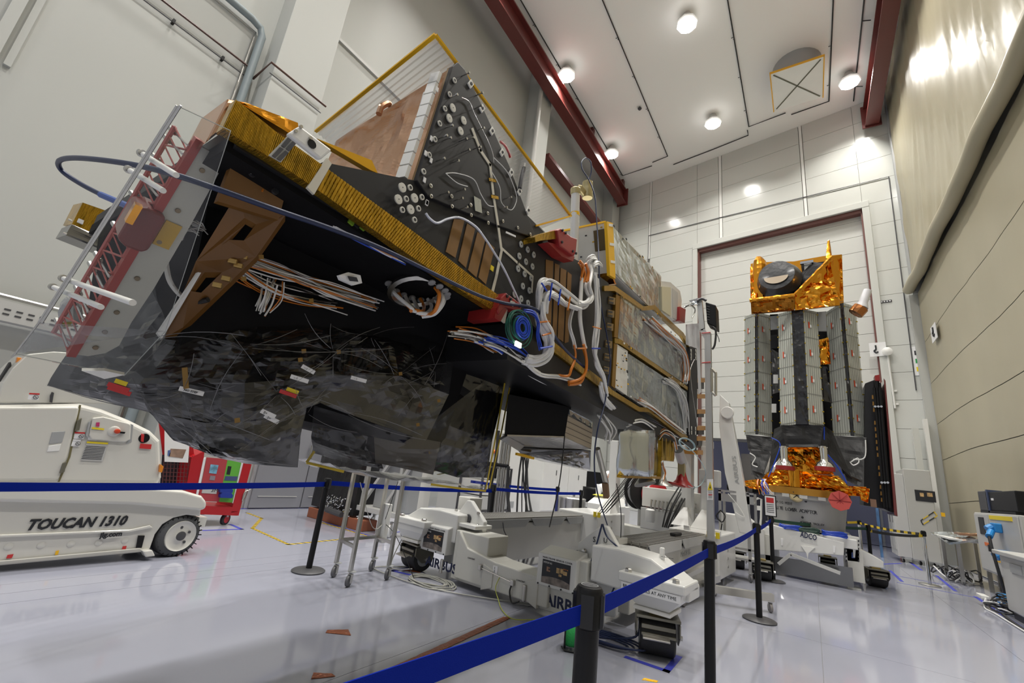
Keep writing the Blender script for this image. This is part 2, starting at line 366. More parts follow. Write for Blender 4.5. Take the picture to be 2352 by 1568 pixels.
# crane rails
def rail(x, z, y1, name, label, side):
    t = thing(name, label, 'crane rail', (x, y1, z))
    pr = [(-.22, 0), (.22, 0), (.22, .06), (.04, .06), (.04, .84), (.22, .84), (.22, .9), (-.22, .9), (-.22, .84), (-.04, .84), (-.04, .06), (-.22, .06)]
    MB().prism([(x+a, YB, z+b) for a, b in pr], (0, y1-YB, 0)).build('i_beam', BRICKRED, t)
    for y in (-2.0, 7.0, 15.9, 20.2 if side < 0 else 18.4):
        if y < y1: MB().bb((x-.1, y-.12, z+.9), (x+.1, y+.12, CEIL)).build('hanger', BRICKRED, t)
    MB().bb((x-.3, y1-.06, z-.06), (x+.3, y1, z+.96)).build('end_stop', BRICKRED, t)
rail(-7.8, 15.75, 20.4, 'crane_rail', 'long red steel crane rail under the ceiling, left of the lamps', -1)
rail(2.82, 15.75, 19.0, 'crane_rail', 'red steel crane rail under the ceiling beside the tarpaulin wall', 1)
t = MB().bb((XL+.02, 13.2, 13.85), (XL+.45, 19.6, 14.02)).build('crane_rail', BRICKRED); tag(t, 'thin dark red rail on the left wall, below the long crane rail', 'crane rail')
for y in (8.0, 11.5, 15.2, 18.2):
    t = tag(MB().tube([(2.35, y, zc), (2.58, y, zc-.1)], 0.02, 5).build('branch_conduit', CONDM), 'short black branch conduit reaching from ceiling conduit to right crane rail', 'conduit', 'branch conduits by the right crane rail')
# ceiling lamps
GLOW = mat('lamp_diffuser', (1, 0.97, 0.9), 0.5, emit=((1.0, 0.965, 0.90), 22.0))
pl = ['second row from the far wall', 'row nearest the far wall']
for (x, y) in LAMPS:
    col = {-7.35: 'left', -2.7: 'middle', 2.1: 'right'}[x]
    row = {17.4: 'nearest the far wall', 12.3: 'one bay in from the far wall', 7.2: 'two bays in from the far wall', 2.0: 'above the camera', -3.0: 'behind the camera'}[y]
    t = thing('ceiling_lamp', 'bright square high-bay ceiling lamp of the %s row, %s' % (col, row), 'lamp', (x, y, CEIL-0.5))
    MB().lathe([(0, .34), (.1, .36), (.3, .2), (.5, .12)], (x, y, CEIL-.5), (0, 0, 1), 8).build('housing', LGREY, t, smooth=40)
    MB().lathe([(0, .02), (.001, .30), (.02, .30)], (x, y, CEIL-.525), (0, 0, 1), 16).build('diffuser', GLOW, t)
    ld = bpy.data.lights.new('lamp_light', 'AREA'); ld.shape = 'DISK'; ld.size = 0.62; ld.energy = LAMP_W; ld.spread = math.radians(125); ld.color = (1.0, 0.97, 0.92)
    lo = bpy.data.objects.new('lamp_light', ld); COL.objects.link(lo); lo.parent = t; lo.location = (0, 0, -0.06)
    lu = bpy.data.lights.new('added_ceiling_fill', 'AREA'); lu.shape = 'DISK'; lu.size = 0.8; lu.energy = 9.0; lu.color = (1.0, 0.97, 0.92)      # added fill, brightens the ceiling and imitates a glare halo round the lamp
    lo = bpy.data.objects.new('added_ceiling_fill', lu); COL.objects.link(lo); lo.parent = t; lo.location = (0, 0, -0.02); lo.rotation_euler.x = PI
# square ceiling vent: round duct behind a hanging plate with a cross
VZ = 16.45
t = thing('ceiling_vent', 'white square ceiling baffle with yellow edge and cross under round grey duct', 'vent', (0.5, 16.3, VZ))
MB().lathe([(0, .8), (.75, .8)], (0.45, 16.25, VZ), (0, 0, 1), 28).build('duct', GREY, t, smooth=40)
MB().bb((-.4, 15.4, VZ-.03), (1.25, 17.4, VZ)).build('baffle', WHITE, t)
MB().beam((-.3, 15.5, VZ-.04), (1.15, 17.3, VZ-.04), .04, .02).beam((1.15, 15.5, VZ-.04), (-.3, 17.3, VZ-.04), .04, .02).build('cross_bracing', mat('dark_olive', (.12, .12, .08), .5), t)
MB().bb((-.42, 15.38, VZ-.05), (-.385, 17.42, VZ+.02)).bb((1.235, 15.38, VZ-.05), (1.27, 17.42, VZ+.02)).bb((-.42, 15.37, VZ-.05), (1.27, 15.405, VZ+.02)).build('edge_trim', mat('orange_yellow_edge', (.8, .42, .02), .5), t)
# wall pipes on the left wall
t = thing('wall_pipe', 'grey downpipe with elbow on the upper left wall', 'pipe', (XL+.12, 2.55, 0))
MB().tube([(XL+.14, YB, 9.15), (XL+.14, 2.3, 9.15), (XL+.14, 2.48, 9.1), (XL+.14, 2.55, 8.95), (XL+.14, 2.55, 0.2)], 0.07, 10).build('pipe', mat('blue_grey_pvc', (.28, .33, .35), .4), t, smooth=40)
MB().tube([(XL+.05, YB, 9.0), (XL+.05, 2.45, 9.0), (XL+.05, 2.45, 0.3)], 0.025, 6).build('conduit', STEEL, t)
t = thing('wall_rail', 'thin brown cable rail across the upper left wall around the pilaster', 'rail', (XL+.1, 2.5, 8.2))
MB().tube([(XL+.1, YB, 8.18), (XL+.1, 2.62, 8.18)], 0.02, 6).tube([(XL+.05, 2.66, 8.05), (XL+.68, 2.66, 8.14), (XL+.68, 3.85, 8.14)], .022, 6).build('rail', mat('brown_conduit', (.10, .05, .04), .4), t)
MB().tube([(XL+.06, YB, 7.98), (XL+.06, 2.5, 7.98)], 0.012, 5).tube([(XL+.64, 2.70, 7.95), (XL+.64, 3.80, 7.95)], .012, 5).build('cable', DGREY, t)
for y in (0.5, 1.3, 2.1):
    MB().bb((XL+.02, y-.02, 7.94), (XL+.1, y+.02, 8.02)).build('clip', BLACK, t)
t = tag(MB().tube([(XL+.66, 11.75, 1.0), (XL+.66, 11.75, 16.3)], 0.09, 10).build('wall_pipe', LGREY, smooth=40), 'pale vertical pipe beside the far pilaster on the left wall', 'pipe')
# left end of the wall: vertical service channel
t = thing('wall_duct', 'pale vertical cable duct at the far left edge of the wall', 'duct', (XL+.05, -.1, 5.7))
MB().bb((XL, -.24, 5.76), (XL+.10, -.12, CEIL)).bb((XL, -.06, 5.72), (XL+.05, .01, CEIL)).build('duct', WALLP, t)
# cable tray low on the left wall
t = thing('cable_tray', 'perforated grey cable tray on the left wall beside the white lift', 'cable tray', (XL+.3, 1, 2.3))
MB().bb((XL+.22, YB, 2.36), (XL+.25, 1.75, 2.62)).bb((XL+.02, YB, 2.36), (XL+.25, 1.75, 2.38)).build('tray', LGREY, t)
for y in np.arange(0.2, 1.7, 0.11):
    MB().bb((XL+.25, y, 2.50), (XL+.256, y+.06, 2.52)).build('slot', DGREY, t)
    MB().bb((XL+.25, y, 2.44), (XL+.256, y+.06, 2.46)).build('slot', DGREY, t)
MB().tube([(XL+.2, YB, 2.68), (XL+.2, 1.75, 2.68)], .03, 8).build('conduit', STEEL, t)
# things on the far wall
t = thing('wall_cable', 'thin dark cable run across the far wall above the roll-up door', 'cable', F(4, 13.5, .03))
MB().tube([F(9.1, 11.7, .03), F(9.1, 13.86, .03), F(5.4, 13.72, .03), F(2, 13.55, .03), F(-.65, 13.42, .03), F(-.6, 5.2, .03)], .018, 5).build('cable', DGREY, t)
t = thing('ceiling_hook', 'white round lamp on a thin bracket rod on the right of the far wall', 'lamp', F(.1, 5, .1))
MB().lathe([(0, .02), (.03, .13), (.10, .15), (.14, .06)], F(.0, 6.55, .1), FN, 14).build('dome', WHITE, t, smooth=50)
MB().tube([F(.0, 6.5, .1), F(-.02, 4.6, .06)], .03, 8).build('rod', WHITE, t)
for z_ in (4.75, 5.2): fbox(MB(), -.12, .09, z_-.03, z_+.03, 0, .05).build('bracket', WHITE, t)
t = thing('hook_sign', 'white sign with black crane hook on the far wall right of the door', 'sign', F(.85, 6.4, .02))
fbox(MB(), .02, .48, 6.42, 6.92, 0.09, .105).build('board', PAPER, t)
MB().tube(smoothpath([F(.3, 6.82, .115), F(.3, 6.68, .115), F(.35, 6.62, .115), F(.3, 6.55, .115), F(.25, 6.59, .115)]), .025, 6).build('printed_hook', INK, t)
t = thing('hook_sign', 'white sign with black crane hook on the beige tarpaulin wall', 'sign', (TW-.03, 17.2, 6.4))
MB().bb((TW-.08, 16.9, 6.32), (TW-.065, 17.55, 6.80)).build('board', PAPER, t)
MB().tube(smoothpath([(TW-.085, 17.2, 6.72), (TW-.085, 17.2, 6.6), (TW-.085, 17.28, 6.54), (TW-.085, 17.2, 6.45), (TW-.085, 17.12, 6.5)]), .03, 6).build('printed_hook', INK, t)
t = thing('number_plate', 'thin black and white plate on the far wall right of the second satellite', 'plate', F(-.2, 8.4, .02))
fbox(MB(), -.28, .12, 8.40, 8.48, 0, .02).build('plate', INK, t)
for k in range(5): fbox(MB(), -.25+k*.075, -.21+k*.075, 8.42, 8.46, .02, .025).build('figure', PAPER, t)
t = thing('safety_sign', 'narrow safety sign with black, green and yellow marks by the far corner', 'sign', F(-.75, 6.4, .02))
fbox(MB(), -.86, -.62, 5.7, 6.7, 0, .02).build('board', PAPER, t)
for k, m_ in enumerate((INK, mat('green_mark', (.02, .3, .08), .5), YELLOW)): fbox(MB(), -.80, -.68, 6.4-k*.28, 6.55-k*.28, .02, .025).build('mark', m_, t)

t = tag(MB().lathe([(0, .05), (.06, .09), (.14, .04)], (-5.4, 15.6, CEIL-.14), (0, 0, 1), 10).build('ceiling_sensor', DGREY), 'small dark sensor on the ceiling between two lamps and conduits', 'sensor')
# ================================================================ LARGE SATELLITE ON THE LEFT
X0 = -1.5
T1 = thing('satellite', 'large black and gold satellite lying above its white trolley, lower half bagged in film', 'satellite', (-2.2, 3.6, 1.1))
def sx(px, py, d=0.0): return onx(px, py, X0+d)
def poly(name, pts, m, d=0.0, th=-0.02, par=None, bevel=0.0):
    return MB().prism([sx(a, b, d) for a, b in pts], (th, 0, 0)).build(name, m, par or T1, bevel=bevel)
def strip(pts, w, d=0.006, th=-0.004):
    """flat tape following pixel points on the side face"""
    P = [sx(a, b, d) for a, b in pts]; mb = MB()
    for a, b in zip(P[:-1], P[1:]):
        t = (b-a).normalized(); s_ = V(1, 0, 0).cross(t)*w/2; e = t*w*0.35
        mb.prism([a-s_-e, a+s_-e, b+s_+e, b-s_+e], (th, 0, 0))
    return mb
def cable(name, pts, r, m, par=None, k=6, n=6):
    return MB().tube(smoothpath(pts, k), r, n).build(name, m, par or T1, smooth=60)
# body core and black side panels
MB().bb((-3.1, .48, 2.22), (X0-.03, 2.3, 2.34)).build('platform_core', CARBON, T1)
MB().bb((-3.0, 2.2, 2.15), (X0-.05, 7.2, 3.0)).build('body_core', CARBON, T1)
poly('side_panel', [(742, 372), (950, 414), (1100, 470), (1232, 548), (1330, 600), (1398, 650), (1415, 905), (1290, 805), (1160, 692), (960, 545), (745, 392)], CARBON)
poly('shear_panel', [(958, 414), (1040, 152), (1052, 142), (1068, 160), (1104, 235), (1170, 380), (1232, 548), (1150, 520), (1060, 484), (985, 452)], CARBON, .02, -.03, bevel=.004)
MB().prism([sx(955, 412, .005), sx(1037, 152, .005), sx(1042, 152, .005), sx(961, 412, .005)], (-.03, 0, 0)).build('edge_strip', mat('tan_edge', (.30, .19, .08), .5), T1)

def washers(name, pts, r, m, hole, d=.022):
    o = None
    for a, b in pts:
        p = sx(a, b, d)
        mb = MB().lathe([(0, r), (.006, r), (.007, r*hole)], p, (1, 0, 0), 14); mb.cur = 1
        mb.lathe([(.0062, r*hole), (.0075, r*hole*.9)], p, (1, 0, 0), 10)
        mb.build(name, [m, INK], T1)
CW = mat('cream_washer', (.62, .61, .55), .5)
washers('washer', [(923, 431), (914, 458), (951, 455), (942, 481), (1039, 248), (1031, 272), (1064, 277), (1057, 301)], .022, CW, .14)
washers('ring', [(941, 431), (932, 457), (968, 453), (923, 482), (960, 479), (951, 505), (1043, 185), (1032, 217), (1021, 250), (1009, 284), (998, 320), (985, 356), (972, 394)], .0145, CW, .62)
washers('washer', [(1196, 561), (1211, 573), (1225, 585), (1192, 588), (1207, 601), (1222, 612), (1189, 617), (1204, 629), (1219, 639), (1200, 657), (1215, 667), (1181, 676), (1196, 686), (1212, 696)], .022, mat('grey_washer', (.40, .41, .40), .45), .3, .002)
washers('bolt', [(988, 427), (989, 451), (1036, 451), (1037, 474), (1080, 471), (1081, 494), (1119, 490), (1120, 512), (1154, 508), (1188, 523), (1217, 538)], .011, STEEL, .5)
for i, (a, b) in enumerate([(1081, 193), (1107, 249), (1130, 301), (1153, 350), (1174, 396), (1193, 440), (1213, 483)]):
    p = sx(a, b, .025); mb = MB().box(p, (.008, .03, .05), (V(1, 0, 0), V(0, .92, -.38), V(0, .38, .92))); mb.cur = 1
    mb.lathe([(0, .009), (.006, .009)], p+V(.003, 0, 0), (1, 0, 0), 10); mb.build('corner_lug', [WHITE, INK], T1)
for a, b in [(978, 352), (975, 413), (991, 318), (990, 368), (981, 465), (1004, 205), (980, 466)]:
    p = sx(a, b, .022); MB().box(p, (.004, .016, .026)).build('square_label', PAPER, T1)
for a, b in [(1061, 175), (1033, 225), (1022, 295), (1009, 318), (1036, 375), (1055, 325), (1071, 322), (1061, 350), (1018, 323), (1087, 343), (1012, 447), (1045, 460), (1056, 480), (1095, 300), (1090, 250), (1050, 440), (1003, 370), (1092, 220), (1158, 457), (1148, 480)]:
    p = sx(a, b, .02); MB().cyl(p, p+V(.045, 0, 0), .003, n=6).cyl(p+V(.045, 0, 0), p+V(.055, 0, 0), .007, n=6).build('standoff_pin', STEEL, T1)
# tape crosses, labels, brown heater strips
TAPE = mat('cream_tape', (.60, .57, .48), .55, var=.05, scale=30)
strip([(1086, 297), (1104, 345), (1126, 378), (1134, 450), (1145, 520), (1152, 572)], .022, .024).build('cream_tape', TAPE, T1)
strip([(1153, 572), (1141, 632), (1132, 668)], .022, .006).build('cream_tape', TAPE, T1)
strip([(1153, 570), (1190, 604), (1224, 635), (1222, 670)], .016, .006).build('cream_tape', TAPE, T1)
for a, b in [(1131, 413), (1136, 452)]: strip([(a-6, b-1), (a+8, b+2)], .018, .028).build('amber_tape', GOLD, T1)
MB().prism([sx(*p, .022) for p in ((1087, 450), (1103, 459), (1106, 490), (1090, 484))], (.005, 0, 0)).build('foil_label', SILVER, T1)
MB().prism([sx(*p, .022) for p in ((1162, 531), (1184, 541), (1184, 545), (1161, 535))], (.003, 0, 0)).build('white_label', PAPER, T1)
MB().prism([sx(*p, .003) for p in ((1127, 608), (1134, 613), (1132, 624), (1125, 619))], (.003, 0, 0)).build('yellow_label', YELLOW, T1)
for q in [((1042, 503), (1066, 505), (1045, 592), (1023, 578)), ((1072, 513), (1090, 526), (1069, 615), (1052, 599)), ((1096, 533), (1114, 546), (1093, 637), (1074, 620)), ((1117, 553), (1135, 569), (1115, 653), (1098, 637)),
          ((1253, 596), (1270, 600), (1264, 762), (1251, 750)), ((1274, 605), (1284, 609), (1277, 774), (1268, 765)), ((1287, 615), (1300, 621), (1293, 785), (1280, 776)), ((1303, 624), (1312, 631), (1305, 785), (1296, 788))]:
    MB().prism([sx(*p, .001) for p in q], (.004, 0, 0)).build('brown_strip', mat('brown_strip', (.20, .10, .025), .55, var=.06, scale=30), T1)
# thin instrumentation wires over the panels
for path, r, m in [([(1060, 224), (1078, 234), (1090, 262), (1118, 318), (1131, 350), (1134, 374)], .0025, STEEL), ([(1024, 398), (1050, 398), (1088, 412), (1104, 445), (1120, 470), (1134, 474)], .0025, WCABLE), ([(1024, 398), (1050, 420), (1074, 428)], .0022, WCABLE),
                   ([(1134, 362), (1165, 395), (1184, 440), (1186, 462), (1174, 482), (1152, 465), (1148, 430), (1128, 392)], .0025, WCABLE)]:
    cable('sensor_wire', [sx(a, b, .03) for a, b in path], r, m)
cable('white_conduit', [sx(a, b, .03) for a, b in [(978, 490), (988, 503), (1005, 512), (1030, 502), (1058, 500), (1092, 520), (1112, 545), (1130, 572), (1156, 615), (1180, 665), (1196, 700)]], .0065, mat('pale_blue_sleeve', (.62, .65, .74), .3))
p = sx(1200, 400, .04); cable('antenna_rod', [sx(1194, 432, .03), sx(1198, 410, .03), sx(1204, 385, .03)], .014, DGREY); MB().cyl(sx(1204, 385, .03), sx(1206, 375, .03), .006).build('antenna_tip', STEEL, T1)
# wedge instrument: copper foil end face running back from the shear panel
a, b = sx(1040, 152), sx(956, 412)
c_, d_ = ony(772, 322, 1.37), ony(735, 405, 1.33)
MB().slab((b, d_, c_, a), 26, 30, .02, 3.2, 2.0, V(0, .06, 0)).build('copper_foil_face', COPPER, T1)
A0, A1 = sx(1016, 168, -.02), sx(936, 412, -.02)
for i in range(9):
    u0, u1 = i/9+.006, (i+1)/9-.006; p0 = A0.lerp(A1, u0); p1 = A0.lerp(A1, u1)
    MB().prism([p0, p1, p1+V(-.055, -.01, 0), p0+V(-.055, -.01, 0)], (0, -.02, .0)).build('white_tile', WHITE, T1)
MB().prism([sx(*q_, -.16) for q_ in ((958, 262), (972, 212), (1003, 196), (990, 246))], (.01, 0, 0)).build('sensor_frame', WHITE, T1)
MB().prism([sx(*q_, -.145) for q_ in ((964, 256), (975, 216), (997, 203), (987, 242))], (.01, 0, 0)).build('sensor_window', STEEL, T1)
MB().tube(smoothpath([sx(*q_, -.5) for q_ in ((870, 262), (876, 246), (890, 238), (896, 242))]), .018, 8).build('foil_sleeve', COPPER, T1)
# large clear ribbed film sheet with amber tape edge, tented over the wedge
FA, FB = sx(1000, 80), sx(1311, 496)
FC = onx(1229, 519, X0-.05); FD = onz(725, 302, 3.40)
RIB = film('ribbed_clear_film', (.96, .94, .92), .05, .22, .05, 12.0, .30)
nrib = 54; vs = []; FC2 = FD + (FB-FA)*.95 + V(0, .1, -.1)
mb = MB()
for i in range(nrib*2+1):
    for j in range(13):
        u, v = i/(nrib*2), j/12
        p = FA*(1-u)*(1-v) + FB*u*(1-v) + FC2*u*v + FD*(1-u)*v
        vs.append(p + V(0, 0, .006 if i % 2 else -.006) + V(0, 0, .05*noise.noise(p*1.5)*min(u, 1-u, v, 1-v)*4))
mb.add(vs, [(i*13+j, i*13+j+1, (i+1)*13+j+1, (i+1)*13+j) for i in range(nrib*2) for j in range(12)])
mb.build('film_sheet', RIB, T1)
ATAPE = mat('orange_yellow_tape', (.85, .48, .02), .45, spec=.3)
for a, b in ((FA, FB), (FA, FD)):
    MB().beam(a, b, .02, .012, (.3, 0, 1)).build('edge_tape', ATAPE, T1)
MB().beam(FB, FC, .02, .012).build('edge_tape', ATAPE, T1)
cable('red_tie', [sx(*q_, -.1) for q_ in ((1149, 325), (1160, 335), (1168, 350), (1172, 362))], .008, REDL)
# gold edge band of the lower platform, in lengths, with white tape wraps
def band(pts, m=GOLD, d=.012): return MB().prism([sx(a, b, d) for a, b in pts], (-.04, 0, 0)).build('edge_band', m, T1)
gt = [(541, 229), (632, 302), (752, 388), (960, 540), (1090, 640), (1168, 694)]; gb = [(510, 296), (612, 358), (728, 436), (928, 578), (1060, 668), (1146, 722)]
for i in range(5): band([gt[i], gt[i+1], gb[i+1], gb[i]])
for i in range(5):      # wound cord pleats on the band
    P0, P1, Q0, Q1 = sx(*gt[i], .013), sx(*gt[i+1], .013), sx(*gb[i], .013), sx(*gb[i+1], .013); mb = MB(); n_ = 34
    for k in range(n_):
        u = (k+.5)/n_; a_, b_ = P0.lerp(P1, u), Q0.lerp(Q1, u); dd = (P1-P0)*(.3/n_)
        mb.prism([a_-dd, a_+dd, b_+dd, b_-dd], (.0035, 0, 0))
    stuff(mb.build('cord_pleats', GOLD, T1))
MB().prism([sx(*p, .02) for p in ((752, 362), (762, 376), (722, 446), (706, 430))], (-.012, 0, 0)).build('white_tape_wrap', TAPE, T1)
MB().prism([sx(*p, .02) for p in ((1140, 690), (1168, 700), (1160, 742), (1136, 722))], (-.012, 0, 0)).build('white_tape_wrap', TAPE, T1)
vt = MB().prism([sx(*p, .022) for p in ((668, 306), (688, 318), (646, 372), (618, 356))], (-.012, 0, 0)).build('bracket_frame', LGREY, T1)
for q in (((664, 312), (673, 317), (653, 340), (645, 335)), ((676, 320), (684, 325), (664, 348), (656, 342)), ((642, 338), (651, 343), (632, 363), (624, 358)), ((654, 346), (662, 351), (644, 370), (635, 365))):
    MB().prism([sx(*p, .024) for p in q], (.003, 0, 0)).build('window', DGREY, vt)
WP = [sx(*p, .09) for p in ((690, 288), (764, 344), (738, 366), (662, 306))]
pl_ = MB().prism(WP, (-.025, 0, 0)).build('white_cover_plate', WHITE, T1, bevel=.008)
MB().lathe([(0, .016), (.003, .016)], sx(716, 331, .092), (1, 0, 0), 12).build('slot', BLACK, pl_)
for q in ((690, 292), (678, 302), (712, 318)): MB().lathe([(0, .006), (.008, .006)], sx(*q, .09), (1, 0, 0), 8).build('bolt', STEEL, pl_)
# foils on top of the platform
MB().slab([sx(*p, -.05) for p in ((542, 232), (690, 322), (684, 282), (566, 236))], 14, 5, .012, 8, 5, V(-.3, 0, .02)).build('gold_foil_flap', MLI, T1)
MB().prism([sx(*p, -.02) for p in ((728, 318), (850, 390), (868, 398), (854, 368))], (-.03, 0, 0)).build('gold_foil_edge', mat('amber_sheet', (.75, .40, .02), .3, .6), T1)
MB().slab([onx(*p, -1.62) for p in ((470, 330), (512, 296), (540, 232), (522, 228))], 6, 10, .01, 8, 5, V(-.2, 0, 0)).build('copper_foil_end', COPPER, T1)
# underside: black deck, slotted brown brackets
def q4(*pp): return [onx(a, b, x) for a, b, x in pp]
BLKC = mat('black_cloth', (.006, .006, .007), .75, bump=.2, scale=5, spec=.15)
MB().slab((V(X0-.05, .46, 2.20), V(-3.0, .46, 2.2), V(-3.0, 2.3, 2.16), V(X0-.05, 2.05, 2.17)), 14, 14, .008, 3, 8, V(0, 0, .05)).build('deck_underside', BLKC, T1)
MB().prism(q4((545, 345, -1.62), (665, 408, -1.62), (640, 505, -1.68), (500, 462, -1.68)), (-.03, 0, .0)).build('brown_panel', BROWN, T1)
for a, b, c, d in ((588, 355, 578, 400), (655, 402, 630, 440)):
    MB().tube(q4((a, b, -1.6), (c, d, -1.6)), .004, 6).lathe([(0, .012), (.012, .012)], onx(c, d, -1.61), (1, 0, 0), 10).build('keyhole_slot', INK, T1)

def frame_poly(outer, inner, th):
    """plate with one opening: outer and inner rings have the same number of points"""
    n = len(outer); th = Vector(th); mb = MB(); vs = outer + inner + [p+th for p in outer] + [p+th for p in inner]; fs = []
    for i in range(n):
        j = (i+1) % n; fs += [(i, j, n+j, n+i), (2*n+i, 3*n+i, 3*n+j, 2*n+j), (i, 2*n+i, 2*n+j, j), (n+i, n+j, 3*n+j, 3*n+i)]
    return mb.add(vs, fs)
frame_poly(q4((548, 440, -1.72), (655, 494, -1.72), (588, 590, -1.86), (450, 600, -1.90)), q4((562, 500, -1.75), (588, 515, -1.75), (560, 552, -1.82), (520, 550, -1.84)), (-.03, .02, -.01)).build('brown_bracket', BROWN, T1)
frame_poly(q4((450, 600, -1.90), (588, 590, -1.86), (420, 752, -2.12), (378, 775, -2.2)), q4((470, 625, -1.93), (510, 625, -1.93), (462, 672, -2.0), (438, 668, -2.0)), (-.03, .02, -.01)).build('brown_bracket', BROWN, T1)
MB().prism(q4((455, 625, -1.9), (462, 626, -1.9), (372, 778, -2.2), (362, 765, -2.2)), (-.02, 0, 0)).build('bracket_web', CREAM, T1)
# instrument scan panel with its red frame and posts (tilted end of the satellite)
PA, PB = ony(452, 331, .42), ony(165, 812, .42); PD = (PB-PA).normalized(); PN = PD.cross(V(0, 1, 0)).normalized()
if PN.x < 0: PN = -PN
GP = mat('grey_painted_panel', (.47, .46, .41), .4, var=.03, scale=10)
L_ = (PB-PA).length
def pp(u, v, d=0.0): return PA + PD*(u*L_) + V(0, v, 0) + PN*d
rings = []
for u, w in ((0.0, .075), (.02, .095), (.3, .105), (.62, .11), (.8, .105), (.92, .11), (.97, .085), (1.0, .045)):
    rings.append([pp(u, .012, 0), pp(u, w, -.005), pp(u, w, -.03), pp(u, .012, -.03)])
sp = MB().loft(rings).build('scan_panel', GP, T1)
for u in (.08, .27, .42, .6, .77, .87, .95): MB().lathe([(0, .009), (.004, .008)], pp(u, .05, 0), PN, 12).build('bolt', mat('bronze_bolt', (.2, .15, .09), .4, .8), sp)
MB().box(pp(.38, .06, .002), (.10, .05, .003), (PD, V(0, 1, 0), PN)).build('amber_tape', mat('amber_flat_tape', (.5, .3, .02), .4), sp)
MB().loft([[pp(u, -.012, .012), pp(u, .014, .006), pp(u, .014, -.03), pp(u, -.012, -.03)] for u in (-.02, .0, .5, .97, 1.01)]).build('red_frame', mat('red_anodised_bright', (.36, .04, .03), .35), T1)
trs = MB(); k = 0
for i in range(24):
    u0, u1 = i/24, (i+1)/24
    trs.tube([pp(u0, -.012, -.02), pp(u1, -.05, -.12) if i % 2 else pp(u1, -.012, -.02)], .004, 5); trs.tube([pp(u0, -.05, -.12), pp(u1, -.012, -.02)], .003, 5)
trs.tube([pp(0, -.05, -.12), pp(1, -.05, -.12)], .008, 6).build('red_truss', mat('pink_red_truss', (.45, .12, .1), .4), T1)
for u in (.02, .06, .15, .25, .33, .48, .63, .68, .8, .84, .97):
    p = pp(u, -.02, 0); MB().cyl(p, p+V(-.10, -.02, .07), .004, n=6).cyl(p+V(-.10, -.02, .07), p+V(-.15, -.03, .105), .009, n=8).build('standoff_pin', STEEL, T1)
fd = MB().loft([[pp(u, -w, .03), pp(u, w*.5, .03), pp(u, w*.5, -.1), pp(u, -w, -.1)] for u, w in ((.30, .03), (.32, .06), (.46, .06), (.48, .03))]).build('red_feed_unit', mat('dark_red_cover', (.16, .03, .025), .25), T1, bevel=.01)
MB().box(pp(.335, -.06, .05), (.07, .02, .03), (PD, V(0, 1, 0), PN)).build('foil_tab', MLI, fd)
# clear acrylic shield on white spacers
ac = [ony(407, 243, .28), ony(90, 740, .28), ony(35, 812, .28), onp(285, 862, ony(407, 243, .28), (1, 0, -1)), onp(380, 760, ony(407, 243, .28), (1, 0, -1)), onp(530, 300, ony(407, 243, .28), (1, 0, -1))]
MB().prism(ac, V(.004, 0, -.004)).build('acrylic_shield', ACRYL, T1)
for (a, b) in ((ac[0], ac[1]), (ac[0]+V(.012, .004, .0), ac[1]+V(.012, .004, .0))): MB().tube([a, a.lerp(b, .5), b], .0035, 6).build('shield_rail', STEEL, T1)
MB().tube([ac[1], ac[2], ac[2]+V(-.03, 0, -.01)], .003, 6).build('shield_rail', STEEL, T1)
for i in range(6):
    a, b = ac[i], ac[(i+1) % 6]
    if i > 1: MB().tube([a, b], .0013, 4).build('shield_edge', mat('acrylic_edge', (.5, .52, .5), .3), T1)
for a, b, c, d in ((330, 355, 405, 402), (300, 392, 375, 438), (148, 640, 305, 695), (125, 660, 232, 705)):
    p = ony(a, b, .29); q = ony(c, d, .33); rod = MB().tube([p, q], .008, 10).build('spacer_rod', WHITE, T1, smooth=60)
    e = (p-q).normalized(); MB().cyl(p, p+e*.012, .004).cyl(p+e*.012, p+e*.022, .012).build('rod_cap', STEEL, rod)
for a, b in ((228, 847), (272, 857)): MB().lathe([(0, .006), (.004, .005)], onp(a, b, ac[0], (1, 0, -1)), (1, 0, -1), 12).build('shield_bolt', STEEL, T1)
MB().prism([onp(a, b, ac[0]+V(.01, 0, -.01), (1, 0, -1)) for a, b in ((188, 845), (240, 845), (286, 855), (240, 864))], V(.01, 0, -.01)).build('white_foot', WHITE, T1)
# side arm box at far left
bx = [onx(*p, -3.4) for p in ((190, 465), (165, 515), (325, 512), (302, 572), (150, 540), (290, 596))]
MB().prism([bx[0], bx[1], bx[3], bx[2]], (-.25, 0, .05)).build('gold_arm_box', GOLD, T1)
MB().slab((bx[1], bx[4], bx[5], bx[3]), 8, 4, .008, 9, 2, V(-.25, 0, .03)).build('grey_foil_underside', mat('grey_foil', (.25, .25, .25), .25, .8), T1)
for a, b in ((157, 503), (145, 534)): MB().cyl(onx(a, b, -3.4), onx(a+8, b+4, -3.4), .006, n=6).build('pin', STEEL, T1)
MB().prism([onx(*p, -3.38) for p in ((180, 502), (192, 507), (189, 516), (176, 510))], (.01, 0, 0)).build('square_label', PAPER, T1)
# blue coaxial loop
cable('coax_loop', q4((318, 484, -2.02), (285, 470, -2.15), (235, 448, -2.3), (185, 422, -2.45), (145, 395, -2.55), (134, 374, -2.5), (150, 364, -2.35), (200, 364, -2.1), (300, 377, -1.8), (400, 401, -1.6), (520, 441, -1.5), (640, 484, -1.45), (760, 525, -1.44), (880, 572, -1.44), (1000, 630, -1.44), (1100, 678, -1.44), (1160, 696, -1.43), (1230, 710, -1.43), (1262, 755, -1.43), (1300, 805, -1.43), (1350, 850, -1.43)), .0095, NAVY, n=10)
MB().tube(q4((232, 447, -2.3), (300, 476, -2.1)), .0125, 10).build('coax_sleeve', mat('blue_sleeve', (.05, .10, .33), .4), T1)
MB().tube(q4((300, 476, -2.1), (322, 487, -2.0)), .007, 10).build('coax_plug', STEEL, T1)

